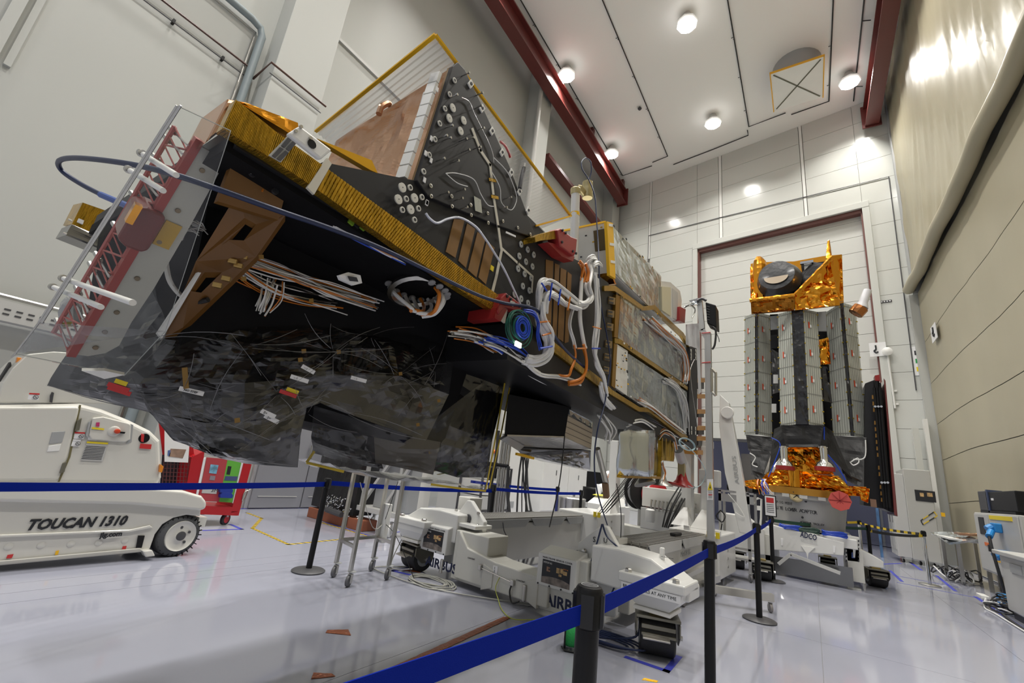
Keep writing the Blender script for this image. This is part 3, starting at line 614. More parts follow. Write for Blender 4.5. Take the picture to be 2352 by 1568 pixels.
# bagged connector hanging behind the scan panel
MB().loft([[onx(162+26*math.cos(a)*w, 688+py+8*math.sin(a)*w, -2.75)+V(.05*math.sin(a), .012*noise.noise(Vector((a*2, py*.2, 1))), .02*noise.noise(Vector((a*3, py*.3, 5)))) for a in np.linspace(0, 2*PI, 13)[:-1]] for py, w in ((-4, .4), (10, .95), (30, 1.1), (48, .9), (58, .5))]).build('grey_bagged_connector', mat('grey_plastic_bag', (.36, .36, .36), .25, bump=.4, scale=10), T1)
MB().slab([onx(*p, -2.7) for p in ((132, 742), (168, 738), (172, 748), (134, 752))], 6, 3, .012, 14, 3, V(-.02, 0, 0)).build('yellow_tape_tail', mat('dull_yellow_tape', (.45, .36, .05), .5), T1)
# ---- satellite, part 2: bagged lower half, equipment boxes, cables, instruments
def tri_quads(rows, sub, amp, freq, seed, push=(0, 0, 0), stars=()):
    """crumpled wrap through rows of (px, py, x) control points"""
    G = [[onx(*p)+Vector(push) for p in r] for r in rows]; nr, nc = len(G), len(G[0]); out = []
    for i in range((nr-1)*sub+1):
        a = min(i//sub, nr-2); u = i/sub-a; line = []
        for j in range((nc-1)*sub+1):
            b = min(j//sub, nc-2); v = j/sub-b
            p = (G[a][b]*(1-v)+G[a][b+1]*v)*(1-u) + (G[a+1][b]*(1-v)+G[a+1][b+1]*v)*u
            q = p*freq + Vector((seed, 2*seed, 0))
            h = 1-2*abs(noise.noise(q)) + .5*(1-2*abs(noise.noise(q*2.3+Vector((3, seed, 1)))))
            rim = min(i, (nr-1)*sub-i, j, (nc-1)*sub-j)/sub
            for k_, c in enumerate(stars):
                d = p-c; r_ = d.length
                if r_ < .9: h += (STAR_A/amp)*math.exp(-r_/.30)*min(1, r_/.05)*(1-2*abs(((math.atan2(d.dot(DU), d.dot(DR))*(4+k_ % 3)/PI+k_*.3) % 1)-.5)*2)
            line.append(p + Vector((.75, -.6, -.25))*(amp*(h-.6)*min(1, .25+rim)))
        out.append(line)
    n = len(out[0]); mb = MB()
    mb.add([p for l in out for p in l], [(i*n+j, i*n+j+1, (i+1)*n+j+1, (i+1)*n+j) for i in range(len(out)-1) for j in range(n-1)])
    # facet alternate diagonals
    mb.f = [t for k, f in enumerate(mb.f) for t in (((f[0], f[1], f[2]), (f[0], f[2], f[3])) if (k+k//n) % 2 else ((f[0], f[1], f[3]), (f[1], f[2], f[3])))]; mb.mi = [0]*len(mb.f)
    return mb
DF = Vector((.75, -.6, -.1)).normalized(); DR = Vector((.6, .78, 0)).normalized(); DU = DR.cross(-DF).normalized()
if DU.z < 0: DU = -DU
STAR_A = .032
SP = [onx(a, b, x) for a, b, x in ((765, 808, -1.98), (918, 860, -1.9), (972, 884, -1.9), (640, 905, -1.95), (480, 1000, -2.1), (560, 800, -2.05), (420, 900, -2.15), (850, 760, -2.05), (300, 860, -2.25), (700, 960, -1.95))]
BLKW = mat('black_glossy_wrap', (.014, .014, .015), .12, coat=.3, spec=.7)
MB().loft([[V(-3.0, .62, 1.5), V(-3.0, 2.4, 1.35), V(-2.15, 2.4, 1.35), V(-2.2, .75, 1.45)], [V(-3.0, .5, 2.2), V(-3.0, 2.5, 2.2), V(-1.95, 2.4, 2.2), V(-2.0, .6, 2.2)]]).build('instrument_core', BLKC, T1)
W1 = [[(330, 625, -2.5), (480, 640, -2.3), (640, 690, -2.22), (800, 722, -2.16), (930, 745, -2.14), (1045, 748, -2.12)],
      [(205, 745, -2.55), (420, 770, -2.2), (600, 792, -2.05), (760, 800, -1.98), (905, 800, -1.98), (1040, 835, -2.0)],
      [(118, 868, -2.6), (330, 880, -2.2), (560, 880, -1.98), (770, 862, -1.9), (915, 862, -1.9), (1030, 905, -1.95)],
      [(108, 886, -2.6), (345, 945, -2.2), (560, 985, -2.0), (735, 925, -1.95), (850, 968, -1.92), (978, 1012, -1.95)]]
tri_quads(W1, 9, .05, 1.1, 1.0, (0, 0, 0), SP).build('black_wrap', BLKW, T1, solid=.006)
W2 = [[(345, 945, -2.22), (470, 970, -2.05), (600, 965, -1.98), (705, 930, -1.96)], [(400, 1010, -2.2), (500, 1030, -2.08), (610, 1030, -2.0), (690, 1000, -1.98)], [(490, 1045, -2.2), (565, 1062, -2.1), (630, 1068, -2.02), (683, 1073, -2.0)]]
tri_quads(W2, 7, .04, 1.4, 4.0, (0, 0, 0), SP).build('black_wrap', BLKW, T1, solid=.006)
W3 = [[(1040, 760, -2.1), (1090, 800, -2.05), (1165, 838, -2.0)], [(1020, 905, -2.1), (1080, 940, -2.08), (1150, 930, -2.03)], [(1000, 1015, -2.15), (1062, 1030, -2.12), (1130, 1010, -2.08)], [(985, 1075, -2.2), (1050, 1095, -2.2), (1118, 1095, -2.12)]]
tri_quads(W3, 7, .05, 1.5, 7.0, (0, 0, 0), SP).build('black_wrap', BLKW, T1, solid=.006)
# dim instruments standing in the lower clear bag
W4 = [[(725, 935, -2.3), (800, 965, -2.25), (880, 985, -2.22)], [(715, 1000, -2.4), (790, 1020, -2.3), (870, 1040, -2.25)], [(722, 1040, -2.5), (800, 1062, -2.4), (880, 1075, -2.3)]]
tri_quads(W4, 7, .06, 3.5, 12.0).build('black_wrap', BLKW, T1, solid=.006)
MB().loft([[onx(*p) for p in r] for r in (((858, 985, -2.2), (1012, 1015, -2.1), (1012, 1012, -2.5), (860, 985, -2.6)), ((862, 1062, -2.2), (995, 1090, -2.12), (995, 1088, -2.5), (862, 1060, -2.6)))]).build('inner_panel', mat('dark_taupe_panel', (.075, .066, .055), .35), T1)
# clear films over the black wraps
def pushed(rows, d): return [[(a, b, x+d) for a, b, x in r] for r in rows]
tri_quads(pushed(W1, .05), 7, .07, .9, 21.0).build('clear_film', BAG, T1)
tri_quads(pushed(W2, .05), 6, .06, 1.2, 23.0).build('clear_film', BAG, T1)
# sharp folds gathered in the film around its fixing points
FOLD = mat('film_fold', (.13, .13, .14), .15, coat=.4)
rnd = random.Random(77); ff = MB()
def xs_at(px, py): return -1.80-.0011*max(0, 560-px)-.0002*max(0, px-900)
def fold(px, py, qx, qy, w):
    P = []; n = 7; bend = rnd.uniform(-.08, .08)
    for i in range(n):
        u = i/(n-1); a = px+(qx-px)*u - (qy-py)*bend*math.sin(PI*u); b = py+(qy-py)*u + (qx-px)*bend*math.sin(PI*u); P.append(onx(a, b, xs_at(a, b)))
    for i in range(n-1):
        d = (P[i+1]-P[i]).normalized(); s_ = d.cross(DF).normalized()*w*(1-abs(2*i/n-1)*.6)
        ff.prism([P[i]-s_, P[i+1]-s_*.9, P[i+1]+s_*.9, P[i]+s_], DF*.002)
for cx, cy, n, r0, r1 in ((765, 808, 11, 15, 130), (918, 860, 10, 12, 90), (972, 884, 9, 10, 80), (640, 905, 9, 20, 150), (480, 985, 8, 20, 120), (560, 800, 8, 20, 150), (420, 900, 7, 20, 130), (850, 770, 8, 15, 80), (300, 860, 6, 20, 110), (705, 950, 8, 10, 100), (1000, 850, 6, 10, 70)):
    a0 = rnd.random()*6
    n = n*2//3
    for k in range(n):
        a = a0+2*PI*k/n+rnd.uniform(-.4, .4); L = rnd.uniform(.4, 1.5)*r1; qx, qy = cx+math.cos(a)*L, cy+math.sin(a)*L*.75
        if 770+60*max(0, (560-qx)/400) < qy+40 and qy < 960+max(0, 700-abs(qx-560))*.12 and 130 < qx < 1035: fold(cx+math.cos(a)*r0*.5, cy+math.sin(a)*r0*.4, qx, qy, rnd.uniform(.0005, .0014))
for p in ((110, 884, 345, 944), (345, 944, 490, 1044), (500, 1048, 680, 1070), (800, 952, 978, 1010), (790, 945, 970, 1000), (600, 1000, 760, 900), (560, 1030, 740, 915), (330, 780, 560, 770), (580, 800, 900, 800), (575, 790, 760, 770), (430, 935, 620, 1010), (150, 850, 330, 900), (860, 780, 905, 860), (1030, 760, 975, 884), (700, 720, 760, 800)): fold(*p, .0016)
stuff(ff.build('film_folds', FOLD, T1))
LB = [[(722, 930, -2.05), (860, 975, -1.95), (1000, 960, -1.92), (1168, 832, -1.92)], [(715, 1000, -2.2), (850, 1035, -2.05), (1000, 1050, -1.98), (1140, 990, -1.96)], [(704, 1062, -2.3), (850, 1095, -2.15), (990, 1112, -2.08), (1116, 1124, -2.02)]]
tri_quads(LB, 8, .07, 1.5, 31.0).build('clear_film', BAG, T1)
bl = [onx(704, 1062, -2.3), onx(850, 1095, -2.15), onx(990, 1112, -2.08), onx(1116, 1124, -2.02)]
mb = MB()
for a, b in zip(bl[:-1], bl[1:]): mb.sheet((a, b, b+V(-.75, .1, .0), a+V(-.75, .1, .0)), 9, 8, .025, 5, 3)
mb.build('bag_floor', film('milky_film', (.9, .9, .88), .15, .15, .8, 12, .35), T1)
for pts in ([(722, 1036, -2.3), (704, 1062, -2.3), (790, 1083, -2.2)], [(1166, 838, -1.9), (1142, 985, -1.93), (1116, 1124, -2.0)], [(1178, 850, -1.95), (1152, 990, -1.97), (1124, 1120, -2.03)], [(990, 1112, -2.06), (1060, 1122, -2.03), (1116, 1127, -2.0)]):
    P = [onx(*p) for p in pts]; mb = MB()
    for a, b in zip(P[:-1], P[1:]): mb.beam(a, b, .014, .004, (1, 0, 0))
    mb.build('yellow_tape', mat('yellow_bag_tape', (.62, .45, .03), .35), T1)
for a, b, c, d in ((985, 1090, 1040, 1078), (1005, 1096, 1065, 1082)):
    MB().beam(onx(a, b, -2.2)+V(0, 0, .02), onx(c, d, -2.4)+V(0, 0, .02), .02, .003).build('yellow_tape', MATS['yellow_bag_tape'], T1)
def sticker(name, px, py, x, w, h, m, rot=0.0):
    c = onx(px, py, x); r_ = DR*math.cos(rot)+DU*math.sin(rot); u_ = -DR*math.sin(rot)+DU*math.cos(rot)
    return MB().box(c, (w, h, .002), (r_, u_, DF)).build(name, m, T1), c, r_, u_
for px, py, w, rot in ((688, 870, .075, -.15), (708, 848, .06, -.35), (824, 871, .075, -.1), (440, 898, .085, -.1), (624, 962, .06, -.35), (616, 950, .06, -.3)):
    o, c, r_, u_ = sticker('white_label', px, py, -1.835 if px > 500 else -1.98, w, .018, PAPER, rot)
    text('\u2013 1' if px > 650 else 'NO STEP' if px < 500 else 'Z+', c+DF*.003-r_*w*.3-u_*.005, r_, u_, .012, INK, T1, 'label_text')
for px, py, m_, w in ((272, 889, REDL, .07), (274, 897, REDL, .075), (278, 878, YELLOW, .04), (662, 904, REDL, .07), (672, 897, YELLOW, .05)): sticker('warning_label', px, py, -1.84 if px > 500 else -2.1, w, .016, m_, -.2)
mat('dark_amber_tape', (.24, .13, .015), .4)
for px, py in ((426, 868), (690, 826), (698, 806), (778, 808), (920, 858), (1008, 920), (960, 975), (545, 965), (560, 640), (600, 590), (715, 690)): sticker('amber_tape', px, py, -1.82 if px > 500 else -1.95, .018, .018 if px != 426 else .08, MATS['dark_amber_tape'], .3)
# harness tangled along the underside
def bundle(name, pts, n, spread, r, mats, seed=0, par=None):
    rnd = random.Random(seed)
    for i in range(n):
        o = Vector((rnd.uniform(-1, 1), rnd.uniform(-1, 1), rnd.uniform(-1, 1)))*spread
        P = [onx(*p)+o*(.6+.8*rnd.random())+Vector((rnd.uniform(-1, 1), rnd.uniform(-1, 1), rnd.uniform(-1, 1)))*spread*.35 for p in pts]
        cable(name, P, r*rnd.uniform(.8, 1.2), mats[i % len(mats)], par, 5, 6)
bundle('harness_wire', [(560, 598, -1.95), (640, 625, -1.95), (700, 645, -1.93), (760, 668, -1.92), (860, 700, -1.95)], 16, .03, .004, [WCABLE, WCABLE, STEEL, OCABLE], 1)
bundle('harness_wire', [(535, 610, -2.0), (610, 655, -2.0), (690, 682, -2.0), (770, 700, -2.0)], 12, .035, .0035, [WCABLE, STEEL, OCABLE], 2)
bundle('harness_wire', [(612, 640, -2.0), (605, 680, -2.0), (595, 712, -2.02)], 8, .02, .0035, [WCABLE, STEEL], 3)
bundle('harness_wire', [(640, 650, -1.98), (632, 690, -2.0), (610, 720, -2.02)], 7, .02, .0035, [WCABLE, OCABLE], 4)
bundle('harness_wire', [(655, 455, -1.75), (700, 465, -1.72), (750, 492, -1.70), (790, 512, -1.68)], 12, .02, .003, [WCABLE, STEEL, OCABLE], 5)
bundle('harness_wire', [(760, 515, -1.62), (820, 548, -1.60), (880, 580, -1.58), (925, 600, -1.58)], 10, .016, .004, [OCABLE, WCABLE, BLUEC], 6)
bundle('harness_wire', [(410, 545, -2.0), (425, 525, -2.0), (445, 518, -2.0), (470, 530, -1.98)], 12, .022, .0025, [WCABLE, STEEL], 7)
cable('white_sleeve', q4((380, 596, -2.05), (388, 640, -2.05), (405, 668, -2.06), (428, 688, -2.06)), .010, WCABLE); cable('black_sleeve', q4((428, 688, -2.06), (450, 694, -2.05), (478, 688, -2.0)), .011, RUBBER)
cable('bonding_wire', q4((575, 398, -1.6), (610, 408, -1.6), (650, 398, -1.58), (700, 418, -1.55), (750, 462, -1.55), (790, 470, -1.55)), .003, WCABLE)
cable('orange_wire', q4((602, 440, -1.65), (610, 412, -1.65), (632, 398, -1.65), (655, 404, -1.65), (660, 425, -1.65)), .004, OCABLE)
for px, py in ((520, 640), (548, 610), (560, 590), (500, 655), (575, 575), (535, 600)):
    MB().box(onx(px, py, -1.88), (.032, .022, .02), (DR, DF, DU)).build('connector', mat('gold_connector', (.5, .33, .12), .35, .8), T1, bevel=.003)
MB().prism(q4((800, 498, -1.56), (858, 526, -1.56), (846, 538, -1.57), (788, 512, -1.57)), (-.02, 0, 0)).build('connector_plate', CREAM, T1)
for i in range(4): MB().box(onx(806+i*13, 511+i*6, -1.545), (.01, .025, .015), (V(1, 0, 0), V(0, 1, -.2), V(0, .2, 1))).build('connector', INK if i % 2 else mat('green_connector', (.2, .35, .03), .5), T1)
# round cable gland with looped white cables
gc = onx(955, 665, -1.72)
gr = MB().lathe([(0, .145), (.02, .15), (.03, .13), (.012, .12)], gc, (.35, 0, -1), 24, False).build('gland_ring', STEEL, T1, smooth=50)
for i in range(14):
    a = PI*(i/13)*1.35-.3; p = gc+V(math.cos(a)*.165*.9, math.sin(a)*.165, .0); MB().lathe([(0, .02), (.006, .02), (.008, .005)], p+V(.02, 0, 0), (.5, 0, -1), 10).build('washer', mat('grey_washer2', (.25, .25, .25), .4), T1)
rnd = random.Random(11)
for i in range(12):
    a = PI*(i/11)*1.2+.1; p = gc+V(math.cos(a)*.13, math.sin(a)*.13, 0); q = gc+V(.05, math.cos(a)*.05, -.13-.02*rnd.random())
    cable('gland_cable', [p, p+V(.04, 0, -.05), q.lerp(p, .4)+V(.05, 0, -.04), q], .010, WCABLE if i % 3 else OCABLE)
MB().prism(q4((778, 632, -1.66), (800, 625, -1.66), (828, 632, -1.66), (832, 650, -1.68), (812, 655, -1.68), (782, 642, -1.68)), (-.015, 0, 0)).build('white_bracket', WHITE, T1); MB().prism(q4((798, 634, -1.65), (818, 637, -1.65), (822, 647, -1.66), (803, 645, -1.66)), (.004, 0, 0)).build('slot', INK, T1)
# upper equipment box (silver side, cream end with gold rails)
def face(name, pts, m, d=0.0, th=-.03): return MB().prism([sx(a, b, d) for a, b in pts], (th, 0, 0)).build(name, m, T1)
def foil_face(name, pts, m, d, nu, nv, amp, seed, back=-.03): return MB().slab([sx(a, b, d) for a, b in pts], nu, nv, amp, 4.0, seed, V(back, 0, 0), 0.1).build(name, m, T1)
c0, c1, c2, c3 = sx(1398, 510), sx(1519, 634), sx(1520, 734), sx(1408, 628)
BK = V(-.75, 0, 0)
MB().loft([[c0, c1, c2, c3], [c0+BK, c1+BK, c2+BK, c3+BK]]).build('box_core', CREAM, T1)
foil_face('silver_foil_face', [(1408, 520), (1518, 636), (1518, 730), (1414, 628)], SILVER, .012, 16, 12, .012, 3)
for q in (((1394, 508), (1408, 512), (1414, 640), (1401, 632)),): face('gold_corner_rail', q, ATAPE, .02, -.03)
for a, b in ((1404, 516), (1406, 560), (1408, 600)): face('white_lug', ((a-5, b-3), (a+5, b-1), (a+5, b+5), (a-5, b+3)), WHITE, .024, -.004)
ep = [c0, c3]; e0 = c0+V(-.02, -.012, 0); e1 = c3+V(-.02, -.012, 0)
MB().prism([e0, e1, e1+V(-.5, 0, 0), e0+V(-.5, 0, 0)], (0, -.015, 0)).build('end_panel', CREAM, T1)
for u, v in ((.1, .1), (.1, .5), (.3, .85), (.45, .2), (.6, .6), (.75, .3), (.85, .8), (.9, .1), (.3, .35), (.65, .92)):
    p = e0.lerp(e1, v)+V(-.48*u, -.016, 0); MB().box(p, (.02, .006, .012)).build('fastener', INK if (u*10) % 2 < 1 else GOLD, T1)
MB().prism([e0.lerp(e1, .15)+V(-.02, -.018, 0), e0.lerp(e1, .55)+V(-.02, -.018, 0), e0.lerp(e1, .55)+V(-.13, -.018, 0), e0.lerp(e1, .15)+V(-.13, -.018, 0)], (0, -.01, 0)).build('connector_bay', mat('dark_gold', (.10, .07, .03), .4, .5), T1)
MB().prism([e0+V(0, -.02, .0), e0+V(-.5, -.02, .0), e0+V(-.5, -.02, -.02), e0+V(0, -.02, -.02)], (0, -.006, 0)).build('amber_tape', ATAPE, T1)
MB().slab((e1+V(.01, -.02, .0), e1+V(-.3, -.02, 0), e1+V(-.3, .1, -.07), e1+V(.01, .1, -.07)), 8, 4, .015, 9, 2, V(0, .04, .01)).build('gold_foil_flap', MLI, T1)
# step shelf under it, then the middle and lower boxes
def railpx(name, top, bot, m=GOLD, d=.02, th=-.05):
    for i in range(len(top)-1): face(name, (top[i], top[i+1], bot[i+1], bot[i]), m, d, th)
def shelf_under(pts, depth=-.5): MB().prism([sx(a, b, 0) for a, b in pts], (depth, 0, 0)).build('shelf_underside', CARBON, T1)
railpx('gold_rail', [(1388, 656), (1412, 655), (1478, 703), (1505, 700), (1518, 716), (1570, 764), (1584, 788)], [(1388, 668), (1412, 668), (1478, 713), (1502, 711), (1516, 722), (1568, 772), (1583, 797)])
foil_face('silver_foil_face', [(1426, 678), (1576, 792), (1577, 884), (1420, 776)], SILVER, .0, 20, 14, .016, 5)
railpx('gold_rail', [(1412, 776), (1424, 778), (1580, 888)], [(1412, 788), (1424, 790), (1580, 896)], GOLD, .012)
face('cream_panel', [(1417, 790), (1442, 806), (1440, 908), (1411, 888)], CREAM, .004)
foil_face('silver_foil_face', [(1444, 812), (1578, 900), (1578, 1000), (1436, 906)], SILVER, .002, 20, 14, .016, 9)
face('gold_corner_rail', ((1415, 676), (1425, 680), (1419, 776), (1411, 774)), mat('brown_gold_rail', (.30, .16, .02), .3, .6), .01); face('gold_corner_rail', ((1411, 788), (1418, 792), (1413, 892), (1405, 886)), MATS['brown_gold_rail'], .01)
railpx('gold_rail', [(1260, 775), (1318, 822), (1384, 872), (1406, 895), (1470, 935), (1492, 936), (1506, 944), (1580, 1002)], [(1262, 800), (1312, 838), (1376, 888), (1404, 906), (1468, 945), (1490, 946), (1503, 955), (1578, 1014)])
shelf_under([(1168, 742), (1262, 806), (1376, 892), (1468, 950), (1578, 1018), (1570, 1022), (1430, 965), (1165, 825)], -1.2)
face('dark_end', ((1390, 660), (1416, 676), (1408, 890), (1382, 872)), CARBON, -.02, -.1)
for py in (690, 720, 750, 790, 820, 850):
    px = 1404-(py-690)*.075; p = sx(px, py, .002)
    cb = MB().prism([sx(px-7, py-9, .002), sx(px+7, py-6, .002), sx(px+6, py+10, .002), sx(px-8, py+7, .002)], (.012, 0, 0)).build('connector_block', mat('gold_block', (.28, .19, .08), .4, .6), T1)
    for k in (-4, 5): MB().prism([sx(px-5, py+k-3, .016), sx(px+5, py+k-1, .016), sx(px+4, py+k+3, .016), sx(px-6, py+k+1, .016)], (.003, 0, 0)).build('socket', INK, cb)
rnd = random.Random(5)
for i in range(46):
    u = rnd.random(); ln = rnd.choice(((1425, 782, 1578, 890), (1430, 682, 1574, 786), (1440, 904, 1576, 998), (1408, 516, 1518, 634), (1414, 624, 1518, 728), (1438, 812, 1444, 900)))
    p = sx(ln[0]+(ln[2]-ln[0])*u, ln[1]+(ln[3]-ln[1])*u, .03); MB().box(p, (.006, .03, .014)).build('fastener', rnd.choice((ATAPE, INK, WHITE, GOLD)), T1)
for i in range(14): MB().box(sx(1415+rnd.random()*24, 800+rnd.random()*92, .012), (.004, .02, .01)).build('fastener', INK if i % 2 else ATAPE, T1)
bundle('harness_wire', [(1490, 732, -1.46), (1520, 760, -1.45), (1550, 785, -1.45), (1572, 812, -1.45), (1578, 850, -1.46), (1576, 876, -1.46)], 12, .035, .008, [WCABLE, WCABLE, STEEL, OCABLE], 20)
bundle('harness_wire', [(1530, 872, -1.46), (1555, 890, -1.45), (1570, 920, -1.45), (1576, 960, -1.46), (1578, 990, -1.46)], 10, .035, .008, [WCABLE, WCABLE, STEEL], 21)
bundle('harness_wire', [(1470, 918, -1.46), (1500, 936, -1.45), (1540, 968, -1.45), (1572, 992, -1.46)], 7, .02, .006, [WCABLE, OCABLE], 22)
# cream end unit of the upper box and red bracket at its far end
face('cream_unit', ((1517, 645), (1540, 648), (1562, 668), (1566, 690), (1562, 742), (1540, 728), (1519, 716)), CREAM, .01, -.5)
face('unit_panel', ((1520, 658), (1541, 660), (1541, 726), (1521, 712)), mat('pale_yellow_panel', (.62, .58, .40), .4), .03, -.02); face('unit_panel', ((1545, 662), (1557, 672), (1557, 735), (1546, 730)), LGREY, .02, -.01)
face('red_bracket', ((1562, 704), (1575, 710), (1573, 742), (1561, 736)), REDP, .06, -.1)
bundle('harness_wire', [(1572, 705, -1.4), (1585, 700, -1.36), (1595, 712, -1.36), (1588, 730, -1.4)], 4, .02, .008, [STEEL, RUBBER], 23)
# mast with clamp and antenna cylinder
m0, m1 = onx(1322, 440, -1.72), onx(1318, 604, -1.72)
MB().cyl(m0, m1, .041, n=16).build('mast_tube', mat('white_film_tube', (.70, .69, .68), .18, .3, bump=.1, scale=9), T1, smooth=60)
MB().cyl(onx(1321, 488, -1.72), onx(1321, 496, -1.72), .043, n=16).build('amber_tape', ATAPE, T1)
PALEG = mat('pale_gold_metal', (.52, .44, .24), .28, .8)
MB().box(onx(1338, 440, -1.70), (.055, .16, .05), (V(.4, 0, .9), V(0, 1, 0), V(.9, 0, -.4))).cyl(onx(1322, 432, -1.72), onx(1322, 447, -1.72), .048, n=16).build('mast_clamp', PALEG, T1, bevel=.01)
h0, h1 = onx(1349, 455, -1.68), onx(1350, 412, -1.68)
MB().lathe([(0, .05), (.02, .055), (.05, .05), (.07, .055), (.10, .048), (.14, .048), (.15, .052), (.17, .05)], h0, h1-h0, 18).build('antenna_cylinder', PALEG, T1, smooth=50)
cable('lead', q4((1352, 415, -1.68), (1358, 395, -1.66), (1357, 372, -1.65), (1346, 363, -1.66), (1336, 372, -1.67), (1338, 390, -1.66), (1352, 412, -1.62), (1366, 450, -1.58), (1370, 500, -1.55), (1374, 560, -1.5), (1376, 620, -1.44), (1378, 680, -1.42), (1384, 720, -1.42), (1394, 770, -1.42), (1402, 830, -1.42), (1396, 880, -1.42), (1388, 930, -1.42), (1372, 990, -1.42), (1365, 1060, -1.45), (1372, 1130, -1.5), (1395, 1205, -1.55)), .006, NAVY, k=4)
# red lifting brackets
def red_bracket(shape, dx, bolts, par=T1):
    o = MB().prism([sx(a, b, dx) for a, b in shape], (-.09, 0, 0)).build('red_bracket', REDP, T1, bevel=.006)
    for a, b in bolts: MB().lathe([(0, .010), (.010, .009)], sx(a, b, dx), (1, 0, 0), 10).build('bolt', INK, o)
    return o
MB().prism([sx(*p, .10) for p in ((1228, 544), (1240, 538), (1278, 528), (1280, 548), (1242, 552), (1230, 556))], (-.25, 0, 0)).build('gold_arm', GOLD, T1)
red_bracket(((1280, 528), (1288, 524), (1312, 543), (1326, 548), (1323, 580), (1319, 588), (1286, 564)), .12, ((1291, 529), (1298, 535), (1290, 556), (1315, 577), (1322, 582)))
MB().prism([sx(*p, .09) for p in ((1258, 556), (1286, 562), (1320, 590), (1316, 600), (1290, 588))], (-.08, 0, 0)).build('red_gusset', REDP, T1)
red_bracket(((1152, 683), (1163, 672), (1200, 700), (1196, 714), (1160, 706), (1146, 722), (1143, 712)), .06, ((1164, 680), (1172, 687), (1192, 703)))
MB().prism([sx(*p, .065) for p in ((1172, 690), (1182, 694), (1178, 704), (1170, 700))], (.004, 0, 0)).build('grey_label', LGREY, T1)
MB().prism([sx(*p, .05) for p in ((1140, 706), (1156, 700), (1164, 712), (1150, 738), (1136, 730))], (-.2, 0, 0)).build('red_gusset', REDP, T1)
# thick white cable looms
WC = [WCABLE]
bundle('cable', [(1240, 715, -1.44), (1238, 680, -1.43), (1244, 655, -1.41), (1256, 645, -1.40), (1275, 652, -1.40), (1300, 672, -1.41), (1325, 692, -1.42)], 6, .018, .012, WC, 30)
bundle('cable', [(1250, 715, -1.44), (1250, 690, -1.42), (1260, 672, -1.41), (1280, 682, -1.40), (1305, 700, -1.41), (1326, 706, -1.42)], 5, .016, .012, WC, 31)
bundle('cable', [(1240, 705, -1.43), (1244, 740, -1.41), (1258, 770, -1.40), (1262, 795, -1.40), (1250, 820, -1.42), (1228, 830, -1.45), (1205, 828, -1.48)], 8, .022, .013, WC, 32)
bundle('cable', [(1326, 700, -1.42), (1348, 700, -1.41), (1358, 684, -1.41), (1352, 660, -1.42), (1358, 630, -1.44), (1352, 612, -1.46)], 8, .024, .012, WC, 33)
bundle('cable', [(1352, 606, -1.46), (1358, 594, -1.44), (1370, 596, -1.44), (1364, 612, -1.43), (1372, 605, -1.42), (1382, 612, -1.46)], 8, .02, .008, WC, 34)
bundle('cable', [(1364, 630, -1.43), (1368, 680, -1.42), (1368, 740, -1.42), (1362, 800, -1.42), (1372, 840, -1.42), (1384, 870, -1.42), (1392, 905, -1.43)], 5, .018, .010, WC, 35)
bundle('cable', [(1372, 640, -1.43), (1378, 700, -1.42), (1374, 770, -1.42), (1368, 830, -1.42), (1382, 860, -1.42), (1395, 890, -1.43)], 4, .012, .009, WC, 36)
bundle('cable', [(1335, 640, -1.43), (1332, 700, -1.43), (1332, 740, -1.43), (1338, 790, -1.43), (1342, 800, -1.43)], 2, .016, .012, WC, 37)
bundle('cable', [(1320, 700, -1.43), (1310, 745, -1.43), (1318, 785, -1.43), (1322, 800, -1.43)], 2, .012, .008, WC, 38)
bundle('cable', [(1320, 790, -1.42), (1324, 815, -1.42), (1316, 845, -1.42), (1306, 860, -1.44), (1285, 858, -1.48)], 2, .012, .008, [OCABLE], 39)
bundle('cable', [(1338, 795, -1.42), (1346, 825, -1.41), (1342, 855, -1.42), (1330, 875, -1.44), (1305, 880, -1.48)], 2, .014, .011, [OCABLE], 40)
bundle('cable', [(1332, 600, -1.42), (1338, 618, -1.42), (1336, 640, -1.42)], 3, .02, .008, [OCABLE], 41); bundle('cable', [(1345, 606, -1.41), (1352, 625, -1.41), (1350, 648, -1.41)], 2, .02, .011, [OCABLE], 42)
bundle('cable', [(1380, 880, -1.43), (1388, 910, -1.45), (1405, 935, -1.5), (1430, 955, -1.6), (1455, 970, -1.65)], 7, .02, .010, WC, 43)
bundle('cable', [(1205, 835, -1.5), (1240, 862, -1.5), (1285, 868, -1.5), (1330, 880, -1.5)], 6, .02, .009, WC, 44)
bundle('cable', [(1100, 775, -1.55), (1140, 790, -1.53), (1180, 820, -1.52), (1230, 850, -1.52)], 10, .03, .006, [WCABLE, STEEL, WCABLE, BLUEC], 45)
bundle('harness_wire', [(1045, 765, -1.6), (1090, 768, -1.58), (1130, 785, -1.56), (1175, 815, -1.54)], 14, .035, .004, [WCABLE, STEEL, OCABLE], 46)
bundle('cable', [(1120, 778, -1.52), (1150, 786, -1.50), (1190, 806, -1.50), (1220, 830, -1.5)], 8, .025, .005, [BLUEC], 47)
bundle('harness_wire', [(1160, 830, -1.6), (1240, 870, -1.6), (1320, 905, -1.6), (1400, 950, -1.6)], 9, .03, .005, [WCABLE, NAVY, STEEL], 48)
bundle('cable', [(1395, 925, -1.5), (1450, 950, -1.55), (1510, 975, -1.55), (1570, 1010, -1.5)], 6, .02, .006, [WCABLE, NAVY], 49)
for pts in ([(1244, 650), (1256, 668)], [(1268, 650), (1262, 690)], [(1288, 664), (1282, 700)], [(1310, 682), (1304, 712)], [(1238, 740), (1262, 738)], [(1246, 770), (1268, 764)], [(1240, 800), (1268, 795)], [(1362, 750), (1380, 755)], [(1360, 800), (1378, 800)], [(1326, 800), (1346, 800)]):
    cable('cable_tie', [sx(a, b, .125) for a, b in pts], .006, OCABLE if pts[0][0] % 4 else BLUEC, None, 2)
